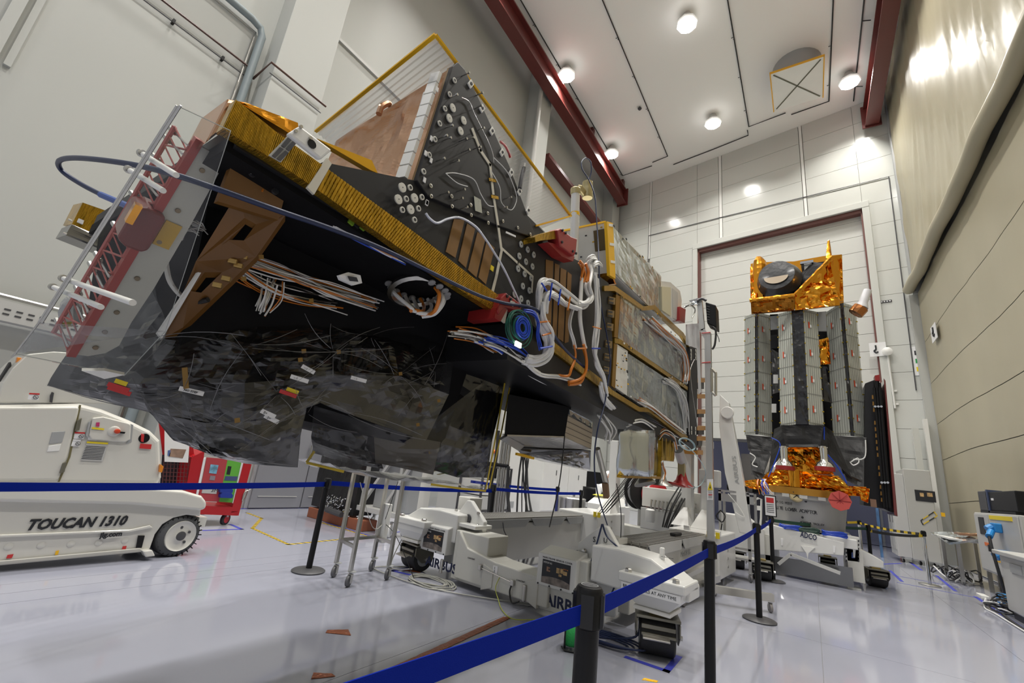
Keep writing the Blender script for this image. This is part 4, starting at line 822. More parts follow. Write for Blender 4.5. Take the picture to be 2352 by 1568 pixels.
# coiled test leads with a lit work lamp
cc = onx(1190, 752, -1.36)
for i in range(9):
    r_ = .052+.007*i; off = V(.02*math.sin(i), 0, .01*math.cos(i*2))
    MB().tube([cc+off+V(.1*r_*math.cos(2*PI*k/24), r_*math.cos(2*PI*k/24), r_*math.sin(2*PI*k/24)) for k in range(24)], .0035, 5, True).build('green_lead', GREENC, T1)
for i in range(7):
    r_ = .028+.007*i; off = V(.025+.01*math.sin(i*3), .01, -.0)
    MB().tube([cc+off+V(.1*r_*math.cos(2*PI*k/24), r_*math.cos(2*PI*k/24), r_*math.sin(2*PI*k/24)) for k in range(24)], .0035, 5, True).build('blue_lead', BLUEC, T1)
bundle('blue_lead', [(1205, 712, -1.38), (1225, 715, -1.38), (1238, 735, -1.38), (1236, 765, -1.38), (1245, 800, -1.4)], 7, .014, .0035, [BLUEC], 60)
MB().box(onx(1190, 791, -1.33), (.01, .055, .028)).build('work_lamp', mat('lit_work_lamp', (1, .98, .9), .5, emit=((1, .98, .88), 6.0)), T1)
# boxed instrument with silver visor below the deck
vb = lambda *p: [onx(a, b, x) for a, b, x in p]
MB().loft([vb((1168, 905, -1.78), (1312, 935, -1.78), (1312, 935, -2.6), (1168, 905, -2.6)), vb((1158, 1002, -1.8), (1297, 1003, -1.8), (1297, 1003, -2.6), (1158, 1002, -2.6))]).build('visor_box', BLKC, T1)
MB().prism(vb((1307, 940, -1.78), (1362, 970, -1.78), (1358, 1030, -1.8), (1297, 1003, -1.8)), (-.03, .0, 0)).build('tile_panel', mat('cream_tiles', (.48, .40, .29), .4), T1)
for k in range(1, 5): MB().prism(vb((1306-2*k, 940+k*13, -1.777), (1361-k, 970+k*12, -1.777), (1361-k, 971+k*12, -1.777), (1306-2*k, 941+k*13, -1.777)), (.002, 0, 0)).build('tile_joint', INK, T1)
MB().slab(vb((1308, 940, -1.775), (1362, 968, -1.775), (1360, 985, -1.775), (1307, 952, -1.775)), 10, 4, .012, 8, 3, V(-.01, 0, 0)).build('silver_foil_face', SILVER, T1)
SV = mat('ribbed_silver', (.62, .61, .60), .25, .9, bump=.3, scale=40, stretch=(1, 6, 1))
MB().slab(vb((1165, 1002, -1.79), (1297, 1005, -1.79), (1358, 1032, -1.82), (1192, 1026, -2.0)), 14, 8, .006, 6, 4, V(0, 0, .012)).build('silver_visor', SV, T1)
MB().slab(vb((1150, 1010, -1.84), (1165, 1002, -1.79), (1205, 1024, -1.95), (1192, 1036, -2.0)), 4, 4, .002, 6, 4, V(-.02, 0, .01)).build('visor_lip', SV, T1)
MB().loft([vb((1188, 1032, -2.0), (1205, 1022, -2.0), (1330, 1030, -1.9), (1357, 1034, -1.85)), vb((1196, 1042, -2.05), (1240, 1044, -2.05), (1320, 1072, -1.98), (1356, 1078, -1.92))], True).build('lower_hood', BLKW, T1)
tri_quads([[(1190, 1040, -2.0), (1260, 1045, -1.95), (1352, 1035, -1.85)], [(1240, 1058, -2.05), (1300, 1070, -2.0), (1356, 1082, -1.9)]], 6, .03, 4, 3).build('clear_film', BAG, T1)
MB().beam(onx(1186, 1042, -2.0), onx(1225, 1052, -2.02), .02, .02).build('amber_tape', ATAPE, T1)
# struts, silver curved shield, gold canister and horn antennas
MB().cyl(onx(1372, 1030, -1.7), onx(1392, 1110, -1.7), .028, n=12).build('strut', mat('silver_wrap_strut', (.5, .49, .46), .3, .8, bump=.2, scale=20), T1, smooth=60)
MB().cyl(onx(1390, 1108, -1.7), onx(1393, 1142, -1.7), .036, n=4).build('strut_pad', mat('brown_pad', (.22, .13, .07), .7), T1)
TLs, TRs, BLs, BRs = onx(1420, 985, -1.6), onx(1512, 988, -1.6), onx(1418, 1090, -1.6), onx(1508, 1092, -1.6)
rings = []
for j in range(7):
    a, b = TLs.lerp(BLs, j/6), TRs.lerp(BRs, j/6); row = []
    for i in range(25):
        u = i/24; row.append(a.lerp(b, u)+V((.14*math.sin(PI*min(1, u*1.25)) if u < .8 else .02*math.cos(u*30))+.022*math.sin(u*22+.6*math.sin(j)), 0, 0)+V(.012*noise.noise(Vector((u*6, j*.6, 2))), 0, 0))
    rings.append(row)
MB().loft(rings, False, False).build('silver_shield', SILVER, T1, smooth=80, solid=.01)
MB().beam(TRs+V(.03, 0, .02), BRs+V(.03, 0, -.02), .05, .03, (0, 1, 0)).beam(BLs+V(.02, 0, -.01), BRs+V(.03, 0, -.02), .05, .03).build('gold_frame', GOLD, T1)
for a, b in ((1502, 1000), (1503, 1030), (1502, 1060), (1498, 1085), (1470, 1092), (1440, 1092)): MB().lathe([(0, .008), (.006, .008)], onx(a, b, -1.54), (1, 0, 0), 8).build('bolt', INK, T1)
MB().lathe([(0, .10), (.05, .11), (.45, .11), (.5, .08)], onx(1530, 1058, -1.65), (0, 0, 1), 16).build('gold_canister', mat('gold_anodised', (.45, .30, .08), .25, .85), T1, smooth=45)
for k in (-1, 0, 1): MB().cyl(onx(1530+k*9, 1050, -1.52), onx(1530+k*9, 1005, -1.52), .008).build('canister_rib', MATS['gold_anodised'], T1)
def horn(px, py, x, m, rr, hh, neck):
    p = onx(px, py, x); return MB().lathe([(0, rr), (.004, rr*1.02), (hh*.45, rr*.5), (hh, neck), (hh*1.6, neck)], p, (0, 0, 1), 20).build('horn_antenna', m, T1, smooth=50)
GH = mat('grey_horn', (.36, .35, .32), .35, .6)
p = onx(1482, 1112, -1.66); MB().lathe([(0, .13), (.02, .125), (.07, .07), (.1, .04), (.14, .04)], p, (-.35, .1, 1), 20).build('horn_antenna', GH, T1, smooth=50)
horn(1518, 1115, -1.62, GH, .15, .14, .05); horn(1566, 1118, -1.6, mat('red_cover_paint', (.36, .02, .02), .3), .17, .22, .05)
MB().lathe([(0, .17), (.02, .17), (.03, .1)], onx(1545, 1113, -1.62), (.1, .1, 1), 20).build('red_cap', MATS['red_cover_paint'], T1, smooth=40)
MB().box(onx(1566, 1075, -1.6), (.10, .10, .24)).build('horn_throat', PALEG, T1, bevel=.006); MB().cyl(onx(1558, 1032, -1.6), onx(1567, 1062, -1.6), .07, n=14).build('horn_tube', LGREY, T1, smooth=50)
bundle('harness_wire', [(1440, 975, -1.55), (1470, 968, -1.5), (1500, 985, -1.5)], 6, .03, .007, WC, 70); bundle('harness_wire', [(1515, 1000, -1.5), (1530, 990, -1.48), (1548, 1005, -1.5), (1555, 1030, -1.5)], 6, .03, .007, [WCABLE, OCABLE], 71)
bundle('harness_wire', [(1518, 1062, -1.55), (1522, 1085, -1.55), (1518, 1105, -1.55)], 7, .03, .006, [STEEL, WCABLE, OCABLE], 72); bundle('harness_wire', [(1380, 955, -1.6), (1400, 985, -1.58), (1395, 1010, -1.6)], 6, .04, .008, WC, 73)
for r_, dx in ((30, 0), (34, .01)):
    cable('pale_blue_lead', [onx(1578+r_*.55*math.cos(a), 1020+r_*.40*math.sin(a)+6*math.cos(a), -1.35+dx) for a in np.linspace(0, 2*PI, 14)] , .006, mat('pale_blue_jacket', (.45, .62, .68), .35), None, 3)
cable('pale_blue_lead', q4((1560, 1010, -1.35), (1590, 1035, -1.33), (1610, 1060, -1.32), (1621, 1085, -1.3), (1612, 1110, -1.35), (1595, 1120, -1.4), (1580, 1115, -1.45)), .006, MATS['pale_blue_jacket'])
# black far-end frame with washers and amber shelves
face('end_frame', ((1584, 795), (1603, 797), (1600, 1035), (1582, 1015)), CARBON, .02, -.1)
washers('washer', [(1587, 806), (1598, 806), (1587, 815), (1598, 815), (1587, 823), (1598, 823), (1588, 983), (1597, 984), (1588, 993), (1597, 994)], .03, CW, .3, .03)
for py in (868, 905, 940, 978, 1002, 1034): face('amber_shelf', ((1602, py), (1622, py), (1622, py+10), (1602, py+10)), mat('amber_shelf', (.42, .20, .04), .4), .0, -.3)
for py in (885, 950, 990, 1015): face('shelf_unit', ((1604, py-8), (1617, py-8), (1617, py+8), (1604, py+8)), DGREY, -.02, -.2)
cable('sensor_wire', q4((1595, 825, -1.44), (1586, 850, -1.44), (1590, 900, -1.44), (1596, 940, -1.44), (1602, 980, -1.44)), .004, STEEL)
# ================================================================ MULTIPURPOSE TROLLEY UNDER THE SATELLITE
TO = V(-1.16, 4.11, 0); E1 = V(.998, -.06, 0).normalized(); E2 = V(.06, .998, 0).normalized(); EZ = V(0, 0, 1)
def T(a, b, z): return TO + E1*a + E2*b + V(0, 0, z)
AX = (E1, E2, EZ)
def tb(mb, a0, a1, b0, b1, z0, z1): return mb.box(T((a0+a1)/2, (b0+b1)/2, (z0+z1)/2), (abs(a1-a0), abs(b1-b0), abs(z1-z0)), AX)
def tpoly(mb, pts, axis, c0, c1):
    """prism of (u, z) points: axis 1 = in a plane b=const extruded along b, axis 0 = in a plane a=const"""
    if axis == 1: return mb.prism([T(u, c0, z) for u, z in pts], E2*(c1-c0))
    return mb.prism([T(c0, u, z) for u, z in pts], E1*(c1-c0))
TR = thing('trolley', 'big white steel wheeled transport trolley under the black and gold satellite', 'trolley', TO + V(-1.4, 2, 0))
TW_ = mat('trolley_white', (.58, .575, .53), .35, var=.04, scale=3)
TW2 = mat('trolley_bright_white', (.70, .70, .675), .28, coat=.2)
# long beams with gratings
lb = tb(MB(), -2.65, -2.30, .30, 4.2, .10, .58).build('side_beam', TW_, TR, bevel=.012)
rb = tb(MB(), -.70, -.35, .45, 4.2, .10, .60).build('side_beam', TW_, TR, bevel=.012)
CHK = mat('grey_grating_steel', (.36, .35, .33), .4, .7)
g = MB()
for k in range(60): tb(g, -2.72, -2.28, .18+k*.05, .18+k*.05+.030, .625, .645)
tb(g, -2.72, -2.69, .15, 3.2, .60, .65); tb(g, -2.31, -2.28, .15, 3.2, .60, .65); tb(g, -2.70, -2.30, .2, 3.2, .60, .615)
stuff(g.build('grating', CHK, TR))
for b0, b1 in ((.22, 1.55), (1.58, 2.55), (2.58, 3.2)):
    tpoly(MB(), [(b0, .63), (b1, .63), (b1-.12, .53), (b0+.12, .53)], 0, -2.27, -2.26).build('grating_skirt', GREY, TR)
g = MB()
for k in range(46): tb(g, -.74, -.33, .85+k*.05, .85+k*.05+.022, .665, .69)
for a in (-.73, -.62, -.51, -.42, -.34): tb(g, a-.006, a+.006, .85, 3.15, .64, .692)
tb(g, -.74, -.33, .85, 3.15, .635, .65); stuff(g.build('grating', CHK, TR))
for b0, b1 in ((.85, 2.0), (2.02, 3.15)):
    tpoly(MB(), [(b0, .68), (b1, .68), (b1-.02, .57), (b0+.12, .57)], 0, -.33, -.32).build('grating_skirt', LGREY, TR)
# front cross member, gussets, legs
cm = tpoly(MB(), [(-2.15, .08), (-.95, .08), (-.95, .32), (-1.6, .34), (-2.0, .40), (-2.15, .55)], 1, -.04, .28).build('cross_member', TW_, TR, bevel=.012)
tb(MB(), -2.2, -.9, 4.4, 4.75, .12, .5).build('cross_member', TW_, TR, bevel=.012)
def leg(s):
    """corner leg, outrigger and castor; s = +1 right, -1 left"""
    m = lambda a: a if s > 0 else -2.81-a
    o = tpoly(MB(), [(m(-1.06), .05), (m(-.58), .05), (m(-.58), .55), (m(-1.06), .55)], 1, .0, .36).build('leg', TW_, TR, bevel=.012)
    tpoly(MB(), [(m(-1.2), .10), (m(-1.06), .05), (m(-1.06), .30), (m(-1.2), .26)], 1, -.05, .0).build('leg_gusset', TW_, TR, bevel=.006)
    pl = tpoly(MB(), [(m(-.80), .05), (m(-.38), .12), (m(-.38), .70), (m(-.50), .86), (m(-.56), .86), (m(-.80), .66)], 1, .20, .27).build('lifting_plate', TW2, TR, bevel=.012)
    for a_, z_ in ((-.72, .60), (-.44, .60), (-.72, .40)): MB().lathe([(0, .026), (.02, .026), (.03, .018)], T(m(a_), .2, z_), -E2, 10).build('bolt', STEEL, pl)
    arm = MB().loft([[T(m(-.56), .02, .40), T(m(-.56), .34, .40), T(m(-.56), .34, .70), T(m(-.56), .02, .70)], [T(m(-.28), -.02, .40), T(m(-.28), .34, .40), T(m(-.28), .34, .72), T(m(-.28), -.02, .72)], [T(m(.02), -.05, .42), T(m(.02), .32, .42), T(m(.02), .32, .70), T(m(.02), -.05, .70)], [T(m(.32), -.02, .44), T(m(.32), .28, .44), T(m(.32), .28, .54), T(m(.32), -.02, .54)]]).build('outrigger_arm', TW2, TR, bevel=.015)
    fl = tb(MB(), m(-.22), m(.32), -.16, .24, .50, .575).build('outrigger_flange', TW2, TR, bevel=.012)
    for a_, b_ in ((-.15, -.11), (.24, -.11)): MB().lathe([(0, .03), (.022, .03), (.028, .022)], T(m(a_), b_, .575), EZ, 6).build('bolt', STEEL, fl)
    MB().loft([[T(m(-.20), -.15, .50), T(m(.30), -.15, .50), T(m(.30), .23, .50), T(m(-.20), .23, .50)], [T(m(-.18), -.14, .44), T(m(.28), -.14, .44), T(m(.28), .22, .44), T(m(-.18), .22, .44)], [T(m(-.08), -.09, .345), T(m(.18), -.09, .345), T(m(.18), .16, .345), T(m(-.08), .16, .345)]]).build('swivel_hub', TW2, TR, bevel=.006)
    tb(MB(), m(-.10), m(.20), -.11, .18, .315, .345).build('swivel_plate', CREAM, TR, bevel=.004)
    return pl
legR = leg(1); legL = leg(-1)
def castor(c, rot, par, r=.145, w=.27):
    ca, sa = math.cos(rot), math.sin(rot); x = V(ca, sa, 0); y = V(-sa, ca, 0); c = Vector(c)
    wh = MB().lathe([(-w/2, r*.55), (-w/2, r*.93), (-w/2+.012, r), (w/2-.012, r), (w/2, r*.93), (w/2, r*.55)], c+V(0, 0, r), x, 28).build('castor_wheel', RUBBER, par, smooth=40)
    MB().lathe([(-w/2-.006, .03), (-w/2-.004, r*.6), (w/2+.004, r*.6), (w/2+.006, .03)], c+V(0, 0, r), x, 16).build('wheel_hub', GREY, wh)
    OLV = mat('olive_zinc_steel', (.23, .22, .18), .3, .85)
    fk = MB()
    for s_ in (-1, 1):
        ctr = c+x*(s_*(w/2+.02))
        fk.prism([ctr+y*u+V(0, 0, z) for u, z in ((-.15, .27), (.12, .27), (.12, .14), (.04, .10), (-.04, .10), (-.15, .18))], x*(.012*s_))
    fk.box(c+V(0, 0, .285), (w+.07, .28, .022), (x, y, EZ)).build('castor_fork', OLV, par, bevel=.006)
    MB().box(c-y*.145+V(0, 0, .225), (w*.95, .02, .03), (x, y, EZ)).box(c-y*.155+V(0, 0, .175), (w*.95, .03, .02), (x, y, EZ)).build('fork_bar', OLV, par, bevel=.004)
    MB().box(c-y*.19+V(-.02, 0, .165), (w*.75, .07, .012), (x, (y+V(0, 0, .25)).normalized(), EZ)).build('brake_pedal', mat('worn_steel', (.5, .48, .45), .3, .9), par, bevel=.004)
    MB().box(c+V(0, 0, .305), (.13, .10, .03), (x, y, EZ)).build('swivel_base', mat('brass_zinc', (.40, .31, .12), .35, .8), par, bevel=.004)
    MB().lathe([(0, .02), (.03, .02)], c+x*(w/2+.032)+V(0, 0, r), x, 6).build('axle_nut', STEEL, par)
castor(T(.05, .03, 0), .35, TR); castor(T(-2.86, .06, 0), -.2, TR)
# rear castors and pads
castor(T(.12, 4.9, 0), .1, TR); castor(T(-2.86, 4.9, 0), .1, TR)
# sensor covers with posters
def sensor_cover(a0, a1, pa):
    o = MB().loft([[T(a0, -.06, .265), T(a1, -.06, .265), T(a1, -.06, .545), T(a0, -.06, .545)], [T(a0, .16, .265), T(a1, .16, .265), T(a1, .16, .60), T(a0, .16, .60)]]).build('sensor_cover', TW2, TR, bevel=.012)
    for u in (.06, .36, .66, .95): MB().lathe([(0, .008), (.005, .008)], T(a0+(a1-a0)*u, -.061, .278), -E2, 8).build('screw', INK, o)
    w = a1-a0; p0, p1, z0, z1 = a0+w*.14, a0+w*.86, .295, .495
    poster = tb(MB(), p0, p1, -.064, -.060, z0, z1).build('poster', mat('black_print', (.010, .011, .016), .35), o)
    pr = poster
    tpoly(MB(), [(p0, z0), (p1, z0), (p1, z0+.045), (p0+(p1-p0)*.75, z0+.062), (p0+(p1-p0)*.5, z0+.066), (p0+(p1-p0)*.25, z0+.062), (p0, z0+.050)], 1, -.0655, -.0645).build('printed_earth', mat('printed_cloud', (.20, .17, .15), .4, var=.6, scale=40), o)
    GP_ = mat('printed_gold', (.50, .33, .15), .5, var=.4, scale=60)
    q = MB()
    for u, z, ww, hh in ((.58, .66, .12, .22), (.71, .68, .10, .2), (.83, .62, .14, .16), (.66, .48, .10, .10)): tb(q, p0+(p1-p0)*(u-ww/2), p0+(p1-p0)*(u+ww/2), -.0655, -.0645, z0+(z1-z0)*(z-hh/2), z0+(z1-z0)*(z+hh/2))
    q.build('printed_satellite', GP_, o)
    q = MB()
    for u, z, ww, hh in ((.2, .62, .06, .2), (.25, .55, .10, .06), (.23, .68, .12, .05)): tb(q, p0+(p1-p0)*(u-ww/2), p0+(p1-p0)*(u+ww/2), -.0655, -.0645, z0+(z1-z0)*(z-hh/2), z0+(z1-z0)*(z+hh/2))
    q.build('printed_satellite', mat('printed_bronze', (.35, .20, .13), .5, var=.4, scale=60), o)
    text('MAIN FRAME SENSOR COVER', T(a0+w*.13, -.0615, .505), E1, EZ, .022, INK, o, 'label_text', width=w*.76)
    text('METOP-SG', T(p0+.012, -.066, z1-.03), E1, EZ, .022, PAPER, o, 'label_text', width=w*.22)
    text('SAT-A', T(p1-.075, -.066, z1-.05), E1, EZ, .018, mat('orange_print', (.7, .25, .05), .5), o, 'label_text', width=w*.13)
sensor_cover(-1.08, -.66, 0); sensor_cover(-2.73, -2.30, 1)
text('AIRBUS', T(-1.0, -.002, .105), E1, EZ, .135, NAVYINK, TR, width=.46, bold=.004)
text('AIRBUS', T(-2.64, -.002, .105), E1, EZ, .135, NAVYINK, TR, width=.50, bold=.004)
for a in (-1.2, -2.33): tb(MB(), a-.02, a+.02, -.075, -.045, .08, .23).build('level_tube', STEEL, TR, bevel=.015)
tb(MB(), -1.62, -1.56, -.044, -.04, .24, .31).build('lift_pictogram', PAPER, TR); text('1\n2', T(-1.605, -.046, .28), E1, EZ, .03, INK, TR, 'label_text')
text('CONTENT', T(-1.98, -.042, .305), E1, EZ, .022, INK, TR, 'label_text'); text('CONTENT', T(-1.32, -.042, .235), E1, EZ, .022, INK, TR, 'label_text')
text('S', T(-.64, .195, .70), E1, EZ, .07, INK, TR, 'label_text'); text('U', T(-.53, .195, .715), E1, EZ, .06, INK, TR, 'label_text')
cable('brake_rod', [T(-1.78, -.06, .26), T(-1.35, -.06, .21)], .004, STEEL, TR, 2)
for a, z in ((-1.78, .26), (-1.35, .21)): tb(MB(), a-.02, a+.02, -.075, -.04, z-.025, z+.025).build('rod_bracket', STEEL, TR, bevel=.004)
text('BRAKE WHEELS AT ANY TIME', T(-.175, -.158, .462), E1, EZ, .033, INK, TR, width=.43)
tb(MB(), -.19, .29, -.157, -.1525, .445, .50).build('notice_strip', PAPER, TR)
text('AGL-BG', T(.04, .12, .712), E1, (E2), .03, INK, TR, 'label_text')
tb(MB(), .02, .06, .14, .18, .66, .78).build('lifting_eye', TW2, TR, bevel=.01)
text('MetOP-SG', T(-.348, 2.05, .475), E2, EZ, .09, GREY, TR, width=.42)
text('MULTIPURPOSE TROLLEY', T(-.348, 2.02, .36), E2, EZ, .09, GREY, TR, width=.98)
text('AIRBUS', T(-.346, 3.22, .43), E2, EZ, .15, NAVYINK, TR, width=.50, bold=.002)
# front-left upper plate with hole and lid boxes
for a_, z_ in ((-2.1, .74), (-2.45, .72)): MB().lathe([(0, .02), (.012, .02)], T(a_, .195, z_), -E2, 10).build('bolt', STEEL, legL)
MB().lathe([(0, .05), (.01, .045)], T(-2.25, .195, .66), -E2, 14).build('hole', DGREY, legL)
tb(MB(), -2.72, -2.52, .5, .75, .65, .86).build('cover_box', CREAM, TR, bevel=.008)
tb(MB(), -2.31, -2.0, .05, .35, .58, .62).build('top_plate', TW2, TR, bevel=.006)
tb(MB(), -.75, -.55, .62, .85, .66, .72).build('cover_box', TW2, TR, bevel=.006)
cable('drain_hose', [T(-2.26, .9, .60), T(-2.24, .92, .5), T(-2.24, .98, .42), T(-2.25, .9, .3), T(-2.25, .6, .22)], .006, DGREY, TR)
# rear platforms, masts and the pivoting frame
for a0, a1 in ((-2.75, -2.0), (-.85, -.15)):
    p = tb(MB(), a0, a1, 3.15, 4.3, .12, .70).build('rear_platform', TW2, TR, bevel=.02)
    for z_ in (.25, .36, .47, .58): MB().lathe([(0, .02), (.012, .02)], T(a1, 3.7, z_), E1, 8).build('bolt', STEEL, p)
for a, w in ((-2.2, .15), (-.86, .16), (-.56, .12)):
    tb(MB(), a-w/2, a+w/2, 4.1, 4.3, .70, 2.0).build('mast', TW2, TR, bevel=.008)
    MB().loft([[T(a-.14, 3.75, .70), T(a+.14, 3.75, .70), T(a+.14, 4.1, .70), T(a-.14, 4.1, .70)], [T(a-.04, 4.05, .98), T(a+.04, 4.05, .98), T(a+.04, 4.1, .98), T(a-.04, 4.1, .98)]]).build('mast_gusset', TW2, TR, bevel=.006)
tpoly(MB(), [(-.36, 2.95), (-.22, 2.8), (-.14, 2.3), (.02, 1.2), (.08, .7), (-.10, .7), (-.30, 1.6), (-.38, 2.4)], 1, 4.35, 4.5).build('pivot_arm', TW2, TR, bevel=.01)
MB().lathe([(0, .11), (.03, .10)], T(-.24, 4.34, 2.62), -E2, 18).build('pivot_cap', TW2, TR, bevel=.006)
text('AIRBUS', T(-.08, 4.345, 1.45), V(-.1, 0, 1), V(-1, 0, -.1), .09, GREY, TR, width=.45)
tpoly(MB(), [(-2.35, 1.98), (-.45, 1.98), (-.45, 2.1), (-2.35, 2.1)], 1, 4.12, 4.28).build('top_beam', TW2, TR, bevel=.01)
# drive cabinet with connectors between the masts
dc = tb(MB(), -1.75, -.72, 4.45, 4.9, .88, 1.22).build('drive_box', CREAM, TR, bevel=.01)
for k in range(6):
    p = T(-1.55+k*.07, 4.44, 1.0); MB().tube([p, p-E2*.05+V(0, 0, .01), p-E2*.07-V(0, 0, .08), p-E2*.04-V(0, 0, .16)], .014, 6).build('connector', STEEL, dc)
for k in range(14):
    p = T(-1.12+(k % 7)*.055, 4.44, .97+(k//7)*.07); MB().tube([p, p-E2*.06, p-E2*.09-V(0, 0, .07), p-E2*.06-V(0, 0, .2)], .013, 6).build('connector', STEEL, dc)
tb(MB(), -1.75, -.85, 4.4, 4.8, .5, .86).build('gear_housing', LGREY, TR, bevel=.01); tb(MB(), -1.05, -.82, 4.3, 4.4, .62, .84).build('drive_cover', LGREY, TR, bevel=.008)
MB().lathe([(0, .07), (.02, .08), (.2, .08), (.22, .05)], T(-1.5, 4.2, .64), EZ, 14).build('motor', TW2, TR, smooth=40)
tb(MB(), -.62, -.30, 3.95, 4.1, 1.35, 1.62).build('sign_box', LGREY, TR, bevel=.02); text('AC.ESP', T(-.52, 3.945, 1.52), E1, EZ, .045, REDL, TR, 'label_text'); text('Tension 230 V AC\nNe pas ouvrir', T(-.58, 3.945, 1.45), E1, EZ, .028, GREY, TR, 'label_text')
for a in (-2.05, -1.98, -.28, -.16): tb(MB(), a-.025, a+.025, 3.13, 3.15, .66, .74).build('yellow_mark', YELLOW, TR)
for a, b in ((-.2, 3.2), (-.62, 3.2)): tb(MB(), a-.02, a+.06, b, b+.06, .70, .76).build('stop_block', PAPER, TR)
tb(MB(), -.50, -.42, 2.1, 2.35, .692, .73).build('hand_lamp', RUBBER, TR, bevel=.01)
# cable reels behind the masts
for nm, a, b, z, m_, r_ in (('black hose reel', -1.95, 4.9, 1.12, RUBBER, .34), ('red cable reel', -1.68, 4.95, 1.08, mat('red_reel', (.5, .02, .03), .35), .26)):
    t = thing('cable_reel', nm + ' beside the white drive box of the satellite trolley', 'reel', T(a, b, 0), None)
    ax_ = (E1*.9+E2*-.45).normalized(); c = T(a, b, z)
    for s_ in (-.08, .08): MB().lathe([(-.012, .05), (-.012, r_), (.012, r_), (.012, .05)], c+ax_*s_, ax_, 26).build('flange', m_, t, smooth=40)
    MB().lathe([(-.07, r_*.8), (.07, r_*.8)], c, ax_, 22).build('wound_cable', mat('grey_wound_cable', (.45, .45, .47), .5, bump=.5, scale=60, stretch=(8, 1, 1)), t, smooth=40)
    MB().cyl(c-V(0, 0, r_*.5), V(c.x, c.y, 0.0), .04, n=10).build('stand', LGREY, t)
# loose cables on the trolley
def loose(label, pts, r, m, name='cable'):
    o = MB().tube(smoothpath(pts, 6), r, 6).build(name, m, smooth=60); return tag(o, label, 'cable')
rr = random.Random(3)
for k in range(7):
    a = onx(1440+4*k, 1094-(k % 3), -2.0); b_ = onx(1376+3*k, 1176+(k % 2)*3, -2.25)
    o = loose('thin black cable strung slanting from the silver shield down to the left platform', [a, a.lerp(b_, .5)-V(0, 0, .004*k), b_], .0045, RUBBER); o['group'] = 'slanting black cables over the trolley'
for k in range(6):
    a = T(-1.02+.05*k, 4.3, 1.32); b_ = T(-1.18+.03*k, 3.9, .62)
    o = loose('black cable hanging in the thick bunch below the red horn cover', [a, a.lerp(b_, .5)+E2*(-.1)+E1*rr.uniform(-.05, .05), b_], .014, RUBBER); o['group'] = 'bunch of hanging black cables'
for k, (px, p2, nm) in enumerate((((1297, 1000), (1262, 1210), 'left'), ((1416, 1110), (1425, 1250), 'right'))):
    loose('single thin black cable hanging from the satellite, %s of the two above the near corner' % nm, [onx(px[0], px[1], -1.75), onx((px[0]+p2[0])/2+6, (px[1]+p2[1])/2, -1.72), onx(p2[0], p2[1], -1.7)], .005, RUBBER)
loose('navy cable running from the lifting plate down past the sensor cover', [T(-.53, .15, .88), T(-.56, .12, .70), T(-.60, .08, .5), T(-.68, .05, .2), T(-.62, -.05, .03)], .009, NAVY)
loose('second navy cable draped over the lifting plate onto the outrigger', [T(-.53, .16, .88), T(-.48, .16, .78), T(-.36, .14, .71)], .009, NAVY)
# yellow-green earth wire and black strap at the cross member
loose('yellow and green earth wire hanging from the cross member', [T(-1.52, -.05, .22), T(-1.54, -.07, .12), T(-1.45, -.12, .04), T(-1.3, -.25, .012), T(-1.1, -.35, .01), T(-.95, -.2, .02)], .004, mat('earth_wire', (.45, .50, .05), .4))
loose('black strap hanging from the brake rod bracket', [T(-1.36, -.06, .18), T(-1.37, -.06, .12), T(-1.33, -.06, .04), T(-1.25, -.06, .07)], .008, RUBBER)
# coil of grey cable on the floor left of the cross member
co = thing('cable_coil', 'loose coil of grey cable on the floor by the left trolley leg', 'cable', T(-2.4, -.2, 0))
for i in range(7):
    r_ = .16+.012*i; c = T(-2.36+.01*i, -.2, .012+.008*(i % 3)); MB().tube([c+V(r_*math.cos(2*PI*k/22)*1.3, r_*math.sin(2*PI*k/22)*.8, .006*math.sin(k+i)) for k in range(22)], .007, 5, True).build('turn', mat('grey_beige_cable', (.42, .42, .38), .45), co, smooth=60)
MB().tube(smoothpath([T(-2.9, .1, .012), T(-3.1, -.35, .012), T(-2.75, -.42, .012), T(-2.3, -.38, .012), T(-1.8, -.2, .012), T(-1.2, .2, .012)]), .007, 5).build('tail', MATS['grey_beige_cable'], co, smooth=60)
MB().tube(smoothpath([T(-3.05, .05, .5), T(-3.1, -.1, .1), T(-2.95, -.2, .012), T(-2.72, -.12, .05)]), .007, 5).build('tail', MATS['grey_beige_cable'], co, smooth=60)
# navy cable loops behind the near post
nc = thing('cable_coil', 'navy cable looped on the floor beside the near trolley wheel', 'cable', T(-.4, -.1, 0))
for i in range(4):
    c = T(-.36+.02*i, -.10, .012+.01*i); r_ = .16+.02*i
    MB().tube([c+V(r_*math.cos(2*PI*k/20)*1.4, r_*math.sin(2*PI*k/20)*.6, 0) for k in range(20)], .008, 6, True).build('turn', NAVY, nc, smooth=60)
MB().tube(smoothpath([T(-.35, .1, .4), T(-.42, .1, .25), T(-.5, 0, .1), T(-.42, -.1, .02), T(-.1, -.1, .10), T(-.05, -.08, .18)]), .008, 6).build('tail', NAVY, nc, smooth=60)
